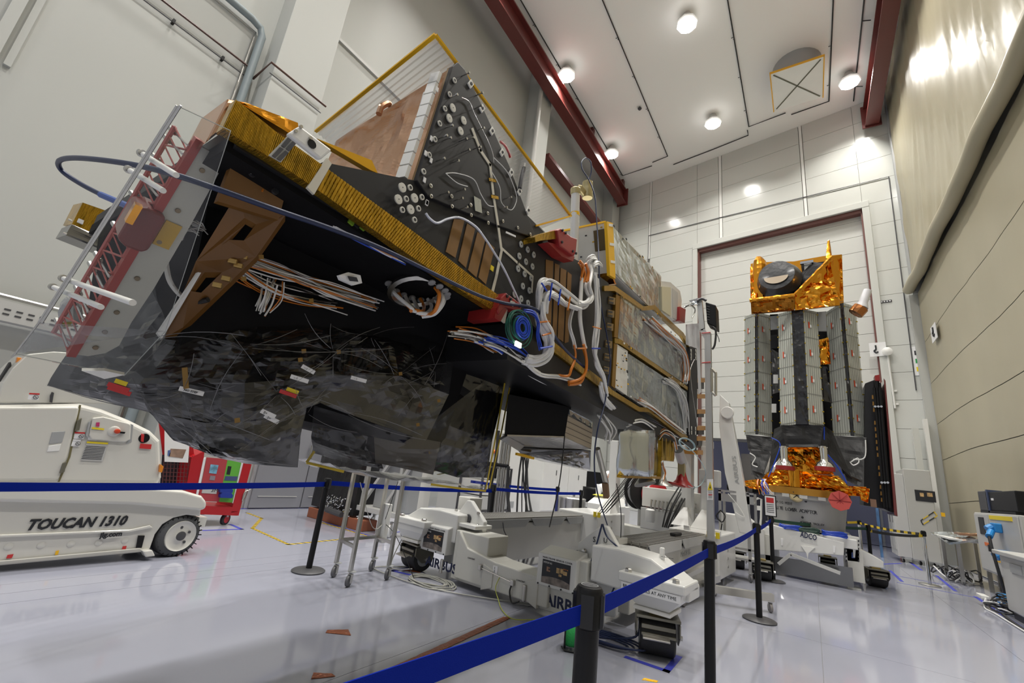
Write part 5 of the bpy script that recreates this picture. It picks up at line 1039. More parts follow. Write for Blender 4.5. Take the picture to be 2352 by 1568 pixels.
# green wire reel
gr_ = thing('wire_reel', 'black floor reel of green wire behind the near black post', 'reel', onz(1300, 1490))
c = onz(1300, 1495)+V(.02, .06, .10); ax_ = V(.92, .38, 0).normalized()
for s_ in (-.055, .055): MB().lathe([(-.006, .02), (-.006, .095), (.006, .095), (.006, .02)], c+ax_*s_, ax_, 22).build('flange', BLACK, gr_, smooth=40)
MB().lathe([(-.05, .075), (-.02, .08), (.02, .078), (.05, .075)], c, ax_, 20).build('wound_wire', mat('green_wire', (.03, .42, .10), .5, bump=.6, scale=90, stretch=(6, 1, 1)), gr_, smooth=60)
MB().tube([c+ax_*.08-V(0, 0, .09), c+ax_*.08+V(.05, -.05, -.092), c-ax_*.08+V(.05, -.05, -.092), c-ax_*.08-V(0, 0, .09)], .006, 6).build('floor_stand', BLACK, gr_)
# ================================================================ QUEUE BARRIERS
def make_post(loc, label, m=BLACK, mb_=DGREY, h=1.0, r=.031, name='barrier_post', group=None):
    t = thing(name, label, 'barrier post', loc, group); x, y, z = loc
    MB().lathe([(0, .165), (.012, .17), (.022, .155), (.034, .05)], loc, EZ, 32).build('base', mb_, t, smooth=40)
    MB().cyl((x, y, .03), (x, y, h-.11), r, n=20).build('tube', m, t, smooth=40)
    hd = MB().lathe([(0, r), (.004, r+.006), (.10, r+.006), (.108, r+.001), (.110, r-.006)], (x, y, h-.11), EZ, 20).build('head', BLACK, t, smooth=40)
    for a in range(4):
        d = V(math.cos(a*PI/2+.3), math.sin(a*PI/2+.3), 0); s_ = V(-d.y, d.x, 0); MB().box(Vector((x, y, h-.06))+d*(r+.006), (.010, .036, .085), (d, s_, EZ)).build('belt_slot', mat('gloss_black', (.008, .008, .008), .25), t)
    return t
p0 = make_post((-.56, 1.36, 0), 'nearest black barrier post, in the bottom centre of the picture with the belt end cap', r=.034)
MB().lathe([(.0, .026), (.0012, .026)], (-.56, 1.36, 1.0), EZ, 20).build('cap_disc', DGREY, p0); text('Tensabarrier', (-.581, 1.352, 1.0016), (1, .25, 0), (-.25, 1, 0), .008, GREY, p0, 'cap_text')
MB().lathe([(.0, .025), (.0004, .0235), (.0016, .0235), (.0017, .025)], (-.56, 1.36, 1.0), EZ, 24, False).build('cap_ring', GREY, p0)
make_post((-.56, 3.27, 0), 'second nearest black barrier post, in front of the trolley lettering')
make_post((-.55, 6.16, 0), 'black barrier post standing right of the steel frame with the tall profile')
p4 = make_post((-.59, 9.08, 0), 'black barrier post with a framed notice on top, before the second satellite')
make_post((.87, 11.39, 0), 'black barrier post at the right corner of the second satellite trolley')
make_post((-4.50, 3.24, 0), 'black barrier post standing alone by the steel wheeled legs on the left', h=.95)
make_post((-3.62, .2, 0), 'black barrier post behind the camera left of the white lift')
make_post((-.66, .2, 0), 'black barrier post beside the camera holding the near end of the blue belt')
make_post((-4.21, 6.07, 0), 'black barrier post beyond the left trolley beam, near the white cabinet edge')
make_post((-3.95, 8.85, 0), 'black barrier post beside the ribbed grey bin beyond the trolley')
make_post((-4.57, 9.0, 0), 'slim navy blue barrier post beyond the trolley, between two white cabinets', mat('navy_post', (.03, .04, .16), .4))
make_post((1.84, 12.6, 0), 'polished chrome barrier post at the right holding the yellow and black tapes', CHROME, STEEL)
make_post((.95, 14.6, 0), 'chrome barrier post far behind the black solar wing of the second satellite', CHROME, STEEL)
nf = MB().box((-.59, 9.07, 1.16), (.18, .02, .34)).build('notice_frame', BLACK, p4, bevel=.004); MB().box((-.59, 9.057, 1.16), (.15, .006, .31)).build('notice_sheet', PAPER, p4)
MB().box((-.59, 9.053, 1.25), (.11, .004, .08)).build('red_emblem', REDL, p4)
for k in range(5): MB().box((-.59, 9.053, 1.18-k*.03), (.11, .003, .008)).build('printed_line', INK, p4)
MB().cyl((-.59, 9.07, .98), (-.59, 9.07, 1.0), .012).build('notice_stem', BLACK, p4)
def belt(a, b, label, z=.93, m=BLUEB, sag=.02, h=.05, name='barrier_belt', cut=.034, stripes=None):
    a, b = V(a[0], a[1], z), V(b[0], b[1], z); d = (b-a).normalized(); a = a+d*cut; b = b-d*cut; s_ = EZ.cross(d)*.0015; n = 16; L = (b-a).length; rows = []
    for i in range(n+1):
        u = i/n; p = a.lerp(b, u)-EZ*(4*sag*u*(1-u)); rows.append([p+s_+EZ*h/2, p-s_+EZ*h/2, p-s_-EZ*h/2, p+s_-EZ*h/2])
    o = tag(MB().loft(rows).build(name, m), label, 'belt'); return o
belt((-.56, 1.36), (-.66, .2), 'broad blue belt running from the nearest post out of the bottom of the picture', sag=.0)
belt((-.56, 1.36), (-.56, 3.27), 'blue belt between the nearest black post and the second nearest', sag=.005)
belt((-.56, 3.27), (-.55, 6.16), 'blue belt from the second nearest post to the post by the steel frame')
belt((-.55, 6.16), (-.59, 9.08), 'short blue belt ending at the post with the framed notice')
belt((-.59, 9.08), (.87, 11.39), 'dark green belt in front of the second satellite trolley', m=mat('green_webbing', (.012, .06, .035), .6))
belt((-4.50, 3.24), (-3.62, .2), 'blue belt crossing in front of the white lift at the left edge', z=.885, sag=.01)
belt((-4.50, 3.24), (-4.21, 6.07), 'blue belt behind the steel wheeled legs under the bagged satellite', z=.90)
belt((-4.21, 6.07), (-3.95, 8.85), 'blue belt beyond the trolley in front of the white cabinet doors')
belt((-4.57, 9.0), (-5.6, 7.2), 'blue belt seen behind the hanging black cables, from the navy post')
STRIPE = bpy.data.materials.new('yellow_black_stripes'); STRIPE.use_nodes = True
def stripes(m, sc, ang):
    nt = m.node_tree; N = nt.nodes; L = nt.links; b = N['Principled BSDF']; tc = N.new('ShaderNodeTexCoord'); mp = N.new('ShaderNodeMapping'); mp.inputs['Rotation'].default_value = ang
    w = N.new('ShaderNodeTexWave'); w.inputs['Scale'].default_value = sc; w.inputs['Distortion'].default_value = 0; cr = N.new('ShaderNodeValToRGB'); cr.color_ramp.interpolation = 'CONSTANT'
    cr.color_ramp.elements[0].color = (.02, .02, .02, 1); cr.color_ramp.elements[1].color = (.75, .52, .02, 1); cr.color_ramp.elements[1].position = .5
    L.new(tc.outputs['Object'], mp.inputs['Vector']); L.new(mp.outputs[0], w.inputs['Vector']); L.new(w.outputs['Fac'], cr.inputs[0]); L.new(cr.outputs[0], b.inputs['Base Color'])
stripes(STRIPE, 1.6, (0, 0, .6))
belt((.87, 11.39), (1.84, 12.6), 'yellow and black striped tape from the corner post to the chrome post', m=STRIPE, z=.90, sag=.03)
belt((.95, 14.6), (1.84, 12.6), 'striped warning tape from the far chrome post to the near chrome post', m=STRIPE, z=.93, sag=.03)
belt((.95, 14.6), (.2, 12.9), 'striped warning tape behind the black solar wing', m=STRIPE, z=.95, sag=.03)
# ================================================================ WHITE MAST LIFT AT THE LEFT
JX = -5.6
def J(px, py, d=0.0): return onx(px, py, JX+d)
LF = thing('mast_lift', 'white self-propelled mast lift at the left edge with lettering on its side', 'lift', (-6.0, 1.4, 0))
JW = mat('lift_white', (.63, .62, .565), .28, coat=.5, var=.02, scale=2)
def jp(name, pts, d, th, m=JW, par=None, bevel=.012, seg=3): return MB().prism([J(a, b) + V(d, 0, 0) for a, b in pts], (th, 0, 0)).build(name, m, par or LF, bevel=bevel, seg=seg)
arch = [(462, 1186), (430, 1183), (400, 1190), (375, 1205), (358, 1228), (346, 1262)]
jp('chassis', [(-160, 1150), (0, 1147), (330, 1150), (455, 1160), (464, 1168)] + arch + [(0, 1297), (-160, 1310)], -.02, -.75)
jp('chassis_deck', [(-160, 1122), (0, 1120), (330, 1118), (420, 1126), (462, 1138), (473, 1152), (471, 1168), (455, 1172), (300, 1158), (0, 1152), (-160, 1154)], .03, -.85, bevel=.03, seg=4)
jp('side_ridge', [(-160, 1232), (0, 1228), (300, 1216), (345, 1206), (352, 1212), (300, 1222), (0, 1235), (-160, 1240)], .0, -.03, bevel=.008)
jp('skirt', [(-160, 1295), (0, 1287), (320, 1258), (340, 1266), (0, 1298), (-160, 1312)], .01, -.02, mat('lift_skirt_grey', (.45, .44, .40), .4))
jp('fork_pocket', [(318, 1230), (333, 1230), (326, 1258), (313, 1258)], -.004, -.01, BLACK, bevel=0)
jp('step', [(322, 1262), (345, 1260), (352, 1274), (330, 1277)], .06, -.1, JW)
for px, py in ((20, 1255), (95, 1252), (163, 1249), (227, 1246), (287, 1241)): MB().lathe([(0, .028), (.003, .02), (.004, .0)], J(px, py, -.018), (1, 0, 0), 18).build('dimple', JW, LF, smooth=60)
wc = J(413, 1236, -.02); wc.z = .205
wh = MB().lathe([(-.20, .11), (-.19, .19), (-.17, .205), (-.03, .205), (-.01, .19), (0, .155), (-.012, .150)], wc, (1, .12, 0), 40).build('wheel', mat('grey_tyre', (.075, .078, .082), .75, bump=.15, scale=60), LF, smooth=40)
rim = MB().lathe([(-.006, .152), (.012, .148), (-.002, .13), (-.006, .06), (.004, .045)], wc, (1, .12, 0), 32).build('rim', JW, wh, smooth=40)
MB().lathe([(-.006, .046), (.016, .045), (.020, .03), (.020, .001)], wc, (1, .12, 0), 20).build('hub', DGREY, wh, smooth=40)
for k in range(5):
    a = 2*PI*k/5+.4; MB().lathe([(-.02, .014), (-.014, .014)], wc+V(.013, math.cos(a)*.085, math.sin(a)*.085), (1, .12, 0), 10).build('wheel_hole', DGREY, wh)
for k in range(26):
    a = 2*PI*k/26; c = wc+V(-.01, math.cos(a)*.190, math.sin(a)*.190); MB().box(c, (.022, .008, .026), (V(1, 0, 0), V(0, -math.sin(a), math.cos(a)), V(0, math.cos(a), math.sin(a)))).build('tread_notch', BLACK, wh)
w2 = MB().lathe([(-.20, .11), (-.19, .19), (-.17, .205), (-.03, .205), (-.01, .19), (0, .155), (-.012, .150)], wc+V(-.62, 0, 0), (1, 0, 0), 30).build('wheel', MATS['grey_tyre'], LF, smooth=40)
w3 = MB().lathe([(-.20, .11), (-.19, .19), (-.17, .205), (-.03, .205), (-.01, .19), (0, .155), (-.012, .150)], V(-5.66, .45, .205), (1, 0, 0), 30).build('wheel', MATS['grey_tyre'], LF, smooth=40)
MB().box(J(455, 1190, -.3)+V(0, -.06, 0), (.5, .08, .1)).build('axle', JW, LF)
# superstructure
jp('turret', [(-160, 930), (0, 930), (190, 927), (240, 940), (302, 965), (352, 990), (374, 1012), (378, 1098), (368, 1116), (-160, 1116)], -.05, -.75, bevel=.05, seg=4)
jp('cowl', [(-160, 925), (0, 920), (12, 880), (35, 845), (70, 812), (130, 806), (190, 810), (300, 905), (305, 930), (190, 926)], -.10, -.6, bevel=.03, seg=3)
dr = jp('access_door', [(-160, 940), (0, 934), (186, 934), (183, 950), (158, 1050), (137, 1104), (-160, 1108)], -.035, -.04, bevel=.02)
jp('door_handle', [(122, 992), (153, 990), (145, 1016), (114, 1020)], -.03, -.02, GREY, dr, bevel=.004); jp('handle_recess', [(114, 1024), (143, 1020), (138, 1036), (110, 1038)], -.031, -.02, WHITE, dr, bevel=.004)
jp('door_gap', [(186, 930), (190, 930), (165, 1050), (140, 1108), (136, 1108), (160, 1050)], -.045, -.02, mat('olive_seal', (.16, .14, .06), .6), bevel=0)
for q in (((180, 965), (190, 960), (184, 988), (174, 990)), ((146, 1064), (155, 1060), (150, 1084), (139, 1088))): jp('hinge', q, -.02, -.03, mat('dull_hinge', (.22, .21, .16), .4, .6), bevel=.003)
jp('control_lid', [(215, 960), (240, 957), (298, 972), (304, 976), (302, 1010), (290, 1016), (212, 1010), (206, 1000)], -.03, -.04, bevel=.01)
jp('lid_recess', [(304, 974), (310, 976), (306, 1015), (293, 1020), (300, 1010)], -.045, -.02, GREY, bevel=0)
jp('lid_hinge', [(206, 970), (212, 965), (204, 1008), (199, 1000)], -.03, -.02, GREY, bevel=.003)
MB().lathe([(0, .05), (.006, .045), (.008, .03)], J(262, 990, -.03), (1, 0, 0), 18).build('button_bezel', JW, LF, smooth=60); MB().lathe([(0, .022), (.03, .022), (.034, .014)], J(268, 990, -.025), (1, 0, 0), 16).build('stop_button', mat('red_button', (.6, .06, .02), .4), LF, smooth=40)
jp('key', [(277, 991), (289, 992), (287, 996), (278, 995)], -.01, -.02, BLACK, bevel=0)
MB().lathe([(0, .048), (.004, .044), (.005, .001)], J(331, 1006, -.05), (1, 0, 0), 20).build('key_switch', BLACK, LF); jp('switch_lever', [(328, 996), (335, 998), (333, 1016), (327, 1014)], -.038, -.01, REDL, bevel=.003)
jp('yellow_label', [(213, 981), (241, 984), (241, 988), (213, 985)], -.024, -.003, YELLOW, bevel=0)
jp('red_emblem', [(223, 970), (231, 970), (230, 980), (222, 979)], -.024, -.003, mat('magenta_label', (.5, .04, .15), .5), bevel=0)
jp('notice_plate', [(203, 1014), (252, 1017), (239, 1060), (189, 1058)], -.043, -.005, mat('grey_notice', (.50, .50, .48), .5), bevel=0); jp('notice_header', [(203, 1014), (252, 1017), (251, 1021), (202, 1018)], -.040, -.004, YELLOW, bevel=0)
for k in range(9): jp('printed_line', [(201-k*1.3, 1024+k*3.6), (246-k*1.2, 1027+k*3.5), (246-k*1.2, 1028+k*3.5), (201-k*1.3, 1025.2+k*3.6)], -.041, -.003, INK, bevel=0)
def picto(pts, m=REDL):
    jp('warning_sticker', pts, -.042, -.004, PAPER, bevel=0); a, b, c, d = pts
    mid = lambda p, q, u: (p[0]+(q[0]-p[0])*u, p[1]+(q[1]-p[1])*u)
    jp('sticker_header', [a, b, mid(b, c, .22), mid(a, d, .22)], -.040, -.003, m, bevel=0)
    C_ = J(*mid(a, c, .58), -.037); MB().tube([C_+V(0, math.cos(t_)*.016, math.sin(t_)*.016) for t_ in np.linspace(0, 2*PI, 13)[:-1]], .002, 4, True).tube([C_+V(0, .012, -.01), C_+V(0, -.012, .01)], .002, 4).build('pictogram', INK, LF)
picto([(175, 992), (199, 993), (195, 1009), (172, 1008)]); picto([(171, 1009), (189, 1010), (185, 1026), (166, 1025)], PAPER); picto([(207, 995), (229, 998), (225, 1012), (205, 1010)], PAPER)
jp('warning_sticker', [(326, 1019), (352, 1021), (350, 1032), (324, 1030)], -.04, -.004, REDL, bevel=0)
picto([(70, 902), (94, 903), (91, 919), (66, 917)]); jp('red_sticker', [(283, 1255), (292, 1254), (290, 1262), (281, 1263)], -.012, -.004, REDL, bevel=0); jp('red_sticker', [(18, 1275), (32, 1273), (28, 1282), (15, 1283)], -.012, -.004, REDL, bevel=0); jp('orange_sticker', [(129, 1266), (137, 1264), (134, 1274), (127, 1275)], -.012, -.004, ATAPE, bevel=0)
jp('beacon', [(52, 818), (64, 820), (61, 834), (50, 832)], -.2, -.06, mat('orange_lens', (.75, .25, .02), .3), bevel=.004); jp('beacon', [(371, 1066), (378, 1072), (374, 1086), (368, 1084)], -.02, -.04, MATS['orange_lens'], bevel=.004)
jp('vent_strip', [(121, 908), (125, 900), (130, 902), (126, 925), (120, 924)], -.085, -.01, DGREY, bevel=0)
text('TOUCAN 1310', J(56, 1217, -.012), J(300, 1204, -.012)-J(56, 1217, -.012), EZ, .118, INK, LF, shear=.28, width=(J(292, 1206)-J(56, 1217)).length*.97, bold=.005)
text('jlg.com', J(229, 1234, .004), J(300, 1228, .004)-J(229, 1234, .004), EZ, .058, INK, LF, width=(J(281, 1229)-J(229, 1234)).length, bold=.003)
MB().prism([J(a, b, -.25) for a, b in ((0, 870), (25, 830), (27, 838), (5, 892), (0, 905))], (-.1, 0, 0)).build('hose', RUBBER, LF, bevel=.01)
# ================================================================ RED TOOL CART WITH POSTERS
RC = thing('tool_cart', 'red wheeled tool cart with a wire mesh side, posters and blue bins behind the lift', 'cart', (-7.3, 3.2, 0))
RX = -7.2
def Rp(px, py, d=0): return onx(px, py, RX+d)
RCM = mat('red_cart_paint', (.42, .012, .018), .35)
def rp(name, pts, d, th, m, bevel=0): return MB().prism([Rp(a, b, d) for a, b in pts], (th, 0, 0)).build(name, m, RC, bevel=bevel)
rp('frame', [(440, 1050), (470, 1035), (452, 1180), (418, 1178)], 0, -.5, RCM); rp('frame', [(560, 1062), (578, 1066), (548, 1184), (530, 1180)], .02, -.5, RCM); rp('frame', [(448, 1160), (548, 1165), (545, 1184), (440, 1180)], .02, -.5, RCM)
rp('poster', [(475, 1050), (523, 1054), (503, 1152), (455, 1150)], 0, -.01, mat('red_poster', (.42, .05, .06), .5)); rp('poster', [(523, 1054), (556, 1057), (534, 1154), (503, 1152)], .001, -.01, mat('green_poster', (.12, .42, .05), .5))
rp('poster_picture', [(484, 1066), (502, 1068), (497, 1088), (480, 1086)], .004, -.003, mat('pale_blue_print', (.2, .45, .62), .5, var=.5, scale=30)); rp('poster_picture', [(524, 1070), (532, 1071), (528, 1090), (520, 1089)], .004, -.003, INK)
rp('poster_picture', [(483, 1092), (495, 1093), (493, 1103), (481, 1102)], .004, -.003, mat('grey_print', (.25, .22, .26), .5)); rp('poster_picture', [(518, 1093), (546, 1094), (543, 1104), (515, 1103)], .004, -.003, mat('blue_print', (.06, .08, .2), .5))
rp('label_board', [(466, 1118), (500, 1120), (497, 1134), (463, 1132)], .004, -.003, LGREY); o = text('3M', Rp(484, 1129, .006), Rp(500, 1130)-Rp(484, 1129), EZ, .07, INK, RC, 'label_text', width=.085)
for py in (1118, 1130): b = rp('blue_bin', [(511, py), (532, py+1), (536, py+8), (534, py+14), (506, py+13), (506, py+7)], .06, -.12, mat('blue_bin', (.015, .04, .30), .35), .006)
for q in (((468, 1052), (473, 1050), (452, 1152), (447, 1152)), ((556, 1057), (560, 1058), (538, 1156), (534, 1155))): rp('light_strip', q, .01, -.02, mat('white_strip', (.8, .8, .82), .4))
mesh = MB()
for k in range(9): mesh.tube([Rp(376, 1048+k*9, -.02), Rp(446, 1050+k*9, -.02)], .005, 4)
for k in range(9): mesh.tube([Rp(378+k*8, 1046, -.02), Rp(372+k*8, 1122, -.02)], .005, 4)
stuff(mesh.build('wire_mesh', mat('maroon_wire', (.12, .03, .03), .5), RC))
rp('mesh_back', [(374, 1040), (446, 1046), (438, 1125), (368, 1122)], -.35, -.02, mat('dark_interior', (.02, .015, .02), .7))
rp('paper_sheet', [(378, 985), (436, 1008), (432, 1062), (378, 1060)], .01, -.004, PAPER); rp('printed_photo', [(392, 1030), (428, 1032), (420, 1052), (388, 1048)], .014, -.003, mat('brown_print', (.28, .18, .13), .6, var=.4, scale=20)); rp('printed_photo', [(386, 1034), (393, 1033), (390, 1047), (385, 1046)], .014, -.003, mat('blue_patch', (.08, .14, .35), .6))
rp('back_board', [(364, 960), (440, 990), (446, 1046), (374, 1044)], -.1, -.02, RCM)
for a, b in ((515, 1200), (440, 1196)):
    c = Rp(a, b, -.05); c.z = .085; w = MB().lathe([(-.025, .05), (-.02, .08), (.02, .08), (.025, .05)], c, (1, .5, 0), 20).build('wheel', RUBBER, RC, smooth=40)
    MB().lathe([(-.027, .02), (-.026, .052), (.026, .052), (.027, .02)], c, (1, .5, 0), 16).build('rim', mat('red_rim', (.55, .02, .03), .4), w); MB().box(c+V(0, 0, .09), (.06, .05, .12)).build('fork', LGREY, RC)
MB().tube(smoothpath([Rp(584, 1060, .03), Rp(582, 1090, .03), Rp(578, 1120, .03), Rp(562, 1130, .03), Rp(557, 1150, .03), Rp(565, 1140, .03), Rp(574, 1115, .03)]), .008, 5).build('hanging_cord', STEEL, RC)
# ================================================================ STEEL WHEELED LEGS (tall stand) UNDER THE BAG
def swivel(c, par, r=.055, m=mat('grey_castor', (.12, .12, .125), .5)):
    c = Vector(c); w = MB().lathe([(-.016, r*.5), (-.014, r*.95), (0, r), (.014, r*.95), (.016, r*.5)], c+V(0, 0, r), (1, .5, 0), 18).build('castor', m, par, smooth=40)
    MB().lathe([(0, .03), (.01, .045), (.02, .02)], c+V(0, .02, 2*r+.015), EZ, 14).build('castor_plate', GREY, par, smooth=40); MB().box(c+V(0, .012, r*1.35), (.05, .03, r*1.5)).build('castor_fork', STEEL, par, bevel=.004)
ST = thing('leg_stand', 'tall stainless steel stand on four castors under the bagged satellite', 'stand', (-4.02, 3.5, 0))
LGS = [(-4.19, 3.33), (-3.84, 3.24), (-4.20, 3.83), (-3.84, 3.74)]
for x, y in LGS:
    MB().bb((x-.018, y-.018, .14), (x+.018, y+.018, 1.06)).build('leg', STEEL, ST, bevel=.003); swivel((x, y, 0), ST)
for a, b in ((0, 1), (2, 3), (0, 2), (1, 3)):
    for z_ in ((.36, 1.05) if (a, b) != (1, 3) else (1.05,)): MB().beam(V(*LGS[a], z_), V(*LGS[b], z_), .03, .03).build('rail', STEEL, ST)
tag(MB().bb((-4.21, 3.85, .30), (-4.13, 3.92, .72)).build('extension_strip', WHITE, bevel=.006), 'white multi-socket strip fixed to the steel stand', 'socket strip')
for k, (a, b, c) in enumerate(((V(-4.15, 3.4, .95), V(-4.05, 3.6, .5), V(-4.17, 3.86, .5)), (V(-3.88, 3.7, 1.0), V(-4.0, 3.75, .7), V(-4.15, 3.86, .55)), (V(-4.15, 3.88, .5), V(-3.8, 3.75, .42), V(-3.7, 4.0, .02)))):
    tag(MB().tube(smoothpath([a, b, c]), .004, 5).build('thin_cable', RUBBER if k else MATS['grey_beige_cable']), 'thin cable tied to the steel stand, %s' % ('grey, down its left side' if k == 0 else 'black, from its right leg to the socket strip' if k == 1 else 'black, trailing to the floor by the trolley wheel'), 'cable')
# grey welded trolley with white castors behind the stand
GT = thing('flat_trolley', 'low grey welded steel trolley with sloping braces and white castors', 'trolley', (-6.4, 5.6, 0))
MB().bb((-6.85, 5.35, .30), (-5.9, 5.75, .38)).build('deck', LGREY, GT, bevel=.006)
for x in (-6.8, -5.95): MB().bb((x-.03, 5.40, .38), (x+.03, 5.46, 1.2)).build('upright', LGREY, GT)
for x0, x1 in ((-6.8, -6.25), (-6.25, -5.75)): MB().beam((x0, 5.42, .38), (x1, 5.42, 1.15), .05, .05, (0, 1, 0)).build('brace', LGREY, GT)
MB().bb((-6.6, 5.5, .38), (-5.8, 5.75, 1.25)).build('box_body', GREY, GT, bevel=.01); MB().bb((-6.85, 5.38, 1.2), (-5.7, 5.48, 1.26)).build('top_bar', DGREY, GT)
for x, y in ((-6.75, 5.4), (-5.98, 5.4), (-6.75, 5.7), (-5.98, 5.7)): swivel((x, y, 0), GT, .10, WHITE)
# black draped rack on terracotta blocks
BR_ = thing('draped_rack', 'tall black draped rack standing on reddish-brown blocks beside the grey door', 'rack', (-7.2, 5.35, 0))
for x0, x1 in ((-7.75, -7.35), (-7.3, -6.75), (-6.6, -6.2)): MB().bb((x0, 5.3, 0), (x1, 5.6, .17)).build('block', mat('terracotta_block', (.30, .10, .05), .7, var=.1, scale=8), BR_, bevel=.01)
MB().slab((V(-7.75, 5.34, .2), V(-6.5, 5.30, .2), V(-6.5, 5.30, 1.9), V(-7.75, 5.34, 1.9)), 14, 12, .04, 2.5, 4, V(0, .4, 0)).build('drape', mat('black_drape', (.006, .006, .007), .5, bump=.3, scale=5), BR_)
mb = MB(); rnd = random.Random(2)
for i in range(240):
    c = V(-7.3+rnd.random()*.75, 5.24+rnd.random()*.05, .17+rnd.random()**1.5*.28); a = rnd.random()*6; mb.add([c, c+V(.03*math.cos(a), .01, .03*math.sin(a)), c+V(.02*math.cos(a+1.5), -.01, .02*math.sin(a+1.5))], [(0, 1, 2)])
stuff(mb.build('glitter_foil', CHROME, BR_))
MB().tube([(-7.1, 5.22, .22), (-6.65, 5.2, .2)], .05, 8).build('rolled_cloth', DGREY, BR_, bevel=0)
tag(MB().bb((-8.45, 6.28, 0), (-8.2, 6.42, 2.1)).build('wrapped_post', mat('wrinkled_silver', (.5, .5, .5), .3, .6, bump=.5, scale=8)), 'silvery wrapped vertical pipe bundle beside the grey double door', 'pipe')
# ================================================================ EQUIPMENT BEYOND THE TROLLEY (background, left of centre)
def cabinet(name, label, x0, x1, y0, y1, h, m=WHITE, door=True, cat='cabinet', z0=.05):
    t = thing(name, label, cat, ((x0+x1)/2, (y0+y1)/2, 0))
    MB().bb((x0, y0, z0), (x1, y1, h)).build('body', m, t, bevel=.012)
    if door:
        MB().bb((x1, y0+.02, z0+.05), (x1+.015, (y0+y1)/2-.005, h-.05)).build('door', m, t, bevel=.004); MB().bb((x1, (y0+y1)/2+.005, z0+.05), (x1+.015, y1-.02, h-.05)).build('door', m, t, bevel=.004)
        MB().bb((x1+.015, (y0+y1)/2-.05, h*.55), (x1+.03, (y0+y1)/2-.02, h*.55+.16)).build('handle', DGREY, t)
    MB().bb((x0+.03, y0+.03, 0), (x1-.03, y1-.03, z0)).build('plinth', DGREY, t)
    return t
# seen through the trolley: at about x = -6.7
c = cabinet('rack_cabinet', 'tall white equipment cabinet behind the left edge of the gold-taped bag', -7.5, -6.75, 10.0, 11.4, 2.2, WHITE, False)
MB().bb((-6.75, 10.35, .25), (-6.74, 10.75, .4)).build('vent', GREY, c)
cabinet('rack_cabinet', 'white double-door cabinet behind the hanging black cables', -7.6, -6.95, 12.6, 14.4, 2.15, WHITE)
cabinet('rack_cabinet', 'second white double-door cabinet, left of the ribbed grey bin', -7.6, -7.0, 14.5, 16.2, 2.0, WHITE)
cabinet('rack_cabinet', 'grey equipment cabinet with a red stop button behind the clear bag', -7.6, -6.9, 8.6, 9.9, 2.2, LGREY, False)
tag(MB().lathe([(0, .05), (.03, .05), (.05, .03)], (-6.905, 9.75, 1.62), (1, 0, 0), 14).build('stop_button', mat('orange_red_knob', (.7, .15, .02), .4)), 'orange-red round stop button on the grey cabinet', 'button')
t = thing('test_rack', 'open test rack of grey instruments with a dark monitor, left of the black post', 'rack', (-6.2, 8.2, 0))
for x in (-6.5, -5.9):
    for y in (8.0, 9.1): MB().bb((x, y, 0), (x+.04, y+.04, 1.25)).build('upright', DGREY, t)
MB().bb((-6.5, 8.0, .3), (-5.86, 9.14, .34)).build('shelf', DGREY, t); MB().bb((-6.5, 8.05, .34), (-5.88, 8.55, .62)).build('instrument', LGREY, t, bevel=.01); MB().bb((-6.5, 8.05, .64), (-5.88, 8.55, .95)).build('instrument', CREAM, t, bevel=.01)
MB().bb((-6.5, 8.6, .34), (-5.88, 9.1, .8)).build('instrument', GREY, t, bevel=.01); MB().bb((-6.4, 8.55, .98), (-6.3, 9.15, 1.35)).build('monitor', BLACK, t, bevel=.01)
for y in (8.12, 8.25, 8.4): MB().bb((-5.88, y, .75), (-5.87, y+.07, .88)).build('dial_panel', INK, t)
MB().lathe([(0, .03), (.01, .03)], (-5.88, 8.1, .9), (1, 0, 0), 10).build('lamp', mat('orange_indicator', (.8, .4, .02), .4), t); MB().bb((-6.5, 8.0, 1.22), (-5.86, 9.14, 1.25)).build('shelf', DGREY, t)
cp = thing('curved_panel', 'pale curved panel carrying a small satellite poster, behind the steel stand', 'panel', (-7.6, 7.7, 0))
MB().loft([[V(-7.75+.05*math.sin(a*PI), 7.0+a*1.5, .0), V(-7.8+.05*math.sin(a*PI), 7.0+a*1.5, .0), V(-7.8+.05*math.sin(a*PI), 7.0+a*1.5, 1.0-.1*a), V(-7.75+.05*math.sin(a*PI), 7.0+a*1.5, 1.0-.1*a)] for a in np.linspace(0, 1, 8)]).build('shell', CREAM, cp)
MB().bb((-7.7, 7.0, .45), (-7.69, 7.45, .80)).build('poster', INK, cp); MB().bb((-7.69, 7.1, .6), (-7.685, 7.2, .72)).bb((-7.69, 7.28, .6), (-7.685, 7.42, .74)).build('printed_satellite', MATS['printed_gold'], cp)
t = thing('column_stand', 'bright steel column of three tubes wrapped in black cables beyond the trolley', 'stand', (-4.9, 7.3, 0))
for k in range(4): MB().cyl((-4.98+k*.055, 7.3+.02*(k % 2), 0.03), (-4.98+k*.055, 7.3+.02*(k % 2), 1.9), .027, n=10).build('tube', STEEL, t, smooth=60)
MB().tube(smoothpath([(-5.08, 7.25, 1.95), (-5.06, 7.25, 1.5), (-5.1, 7.25, .9), (-5.06, 7.25, .2)]), .035, 8).build('black_hose', RUBBER, t, smooth=60); MB().tube(smoothpath([(-4.75, 7.25, 1.3), (-4.7, 7.25, .8), (-4.5, 7.2, .2)]), .03, 8).build('black_hose', RUBBER, t, smooth=60)
MB().bb((-5.2, 7.1, 0), (-4.5, 7.6, .04)).build('base', DGREY, t)
MB().tube([(-5.03, 7.28, 1.3), (-4.78, 7.28, 1.3)], .036, 6).build('collar', BLACK, t)
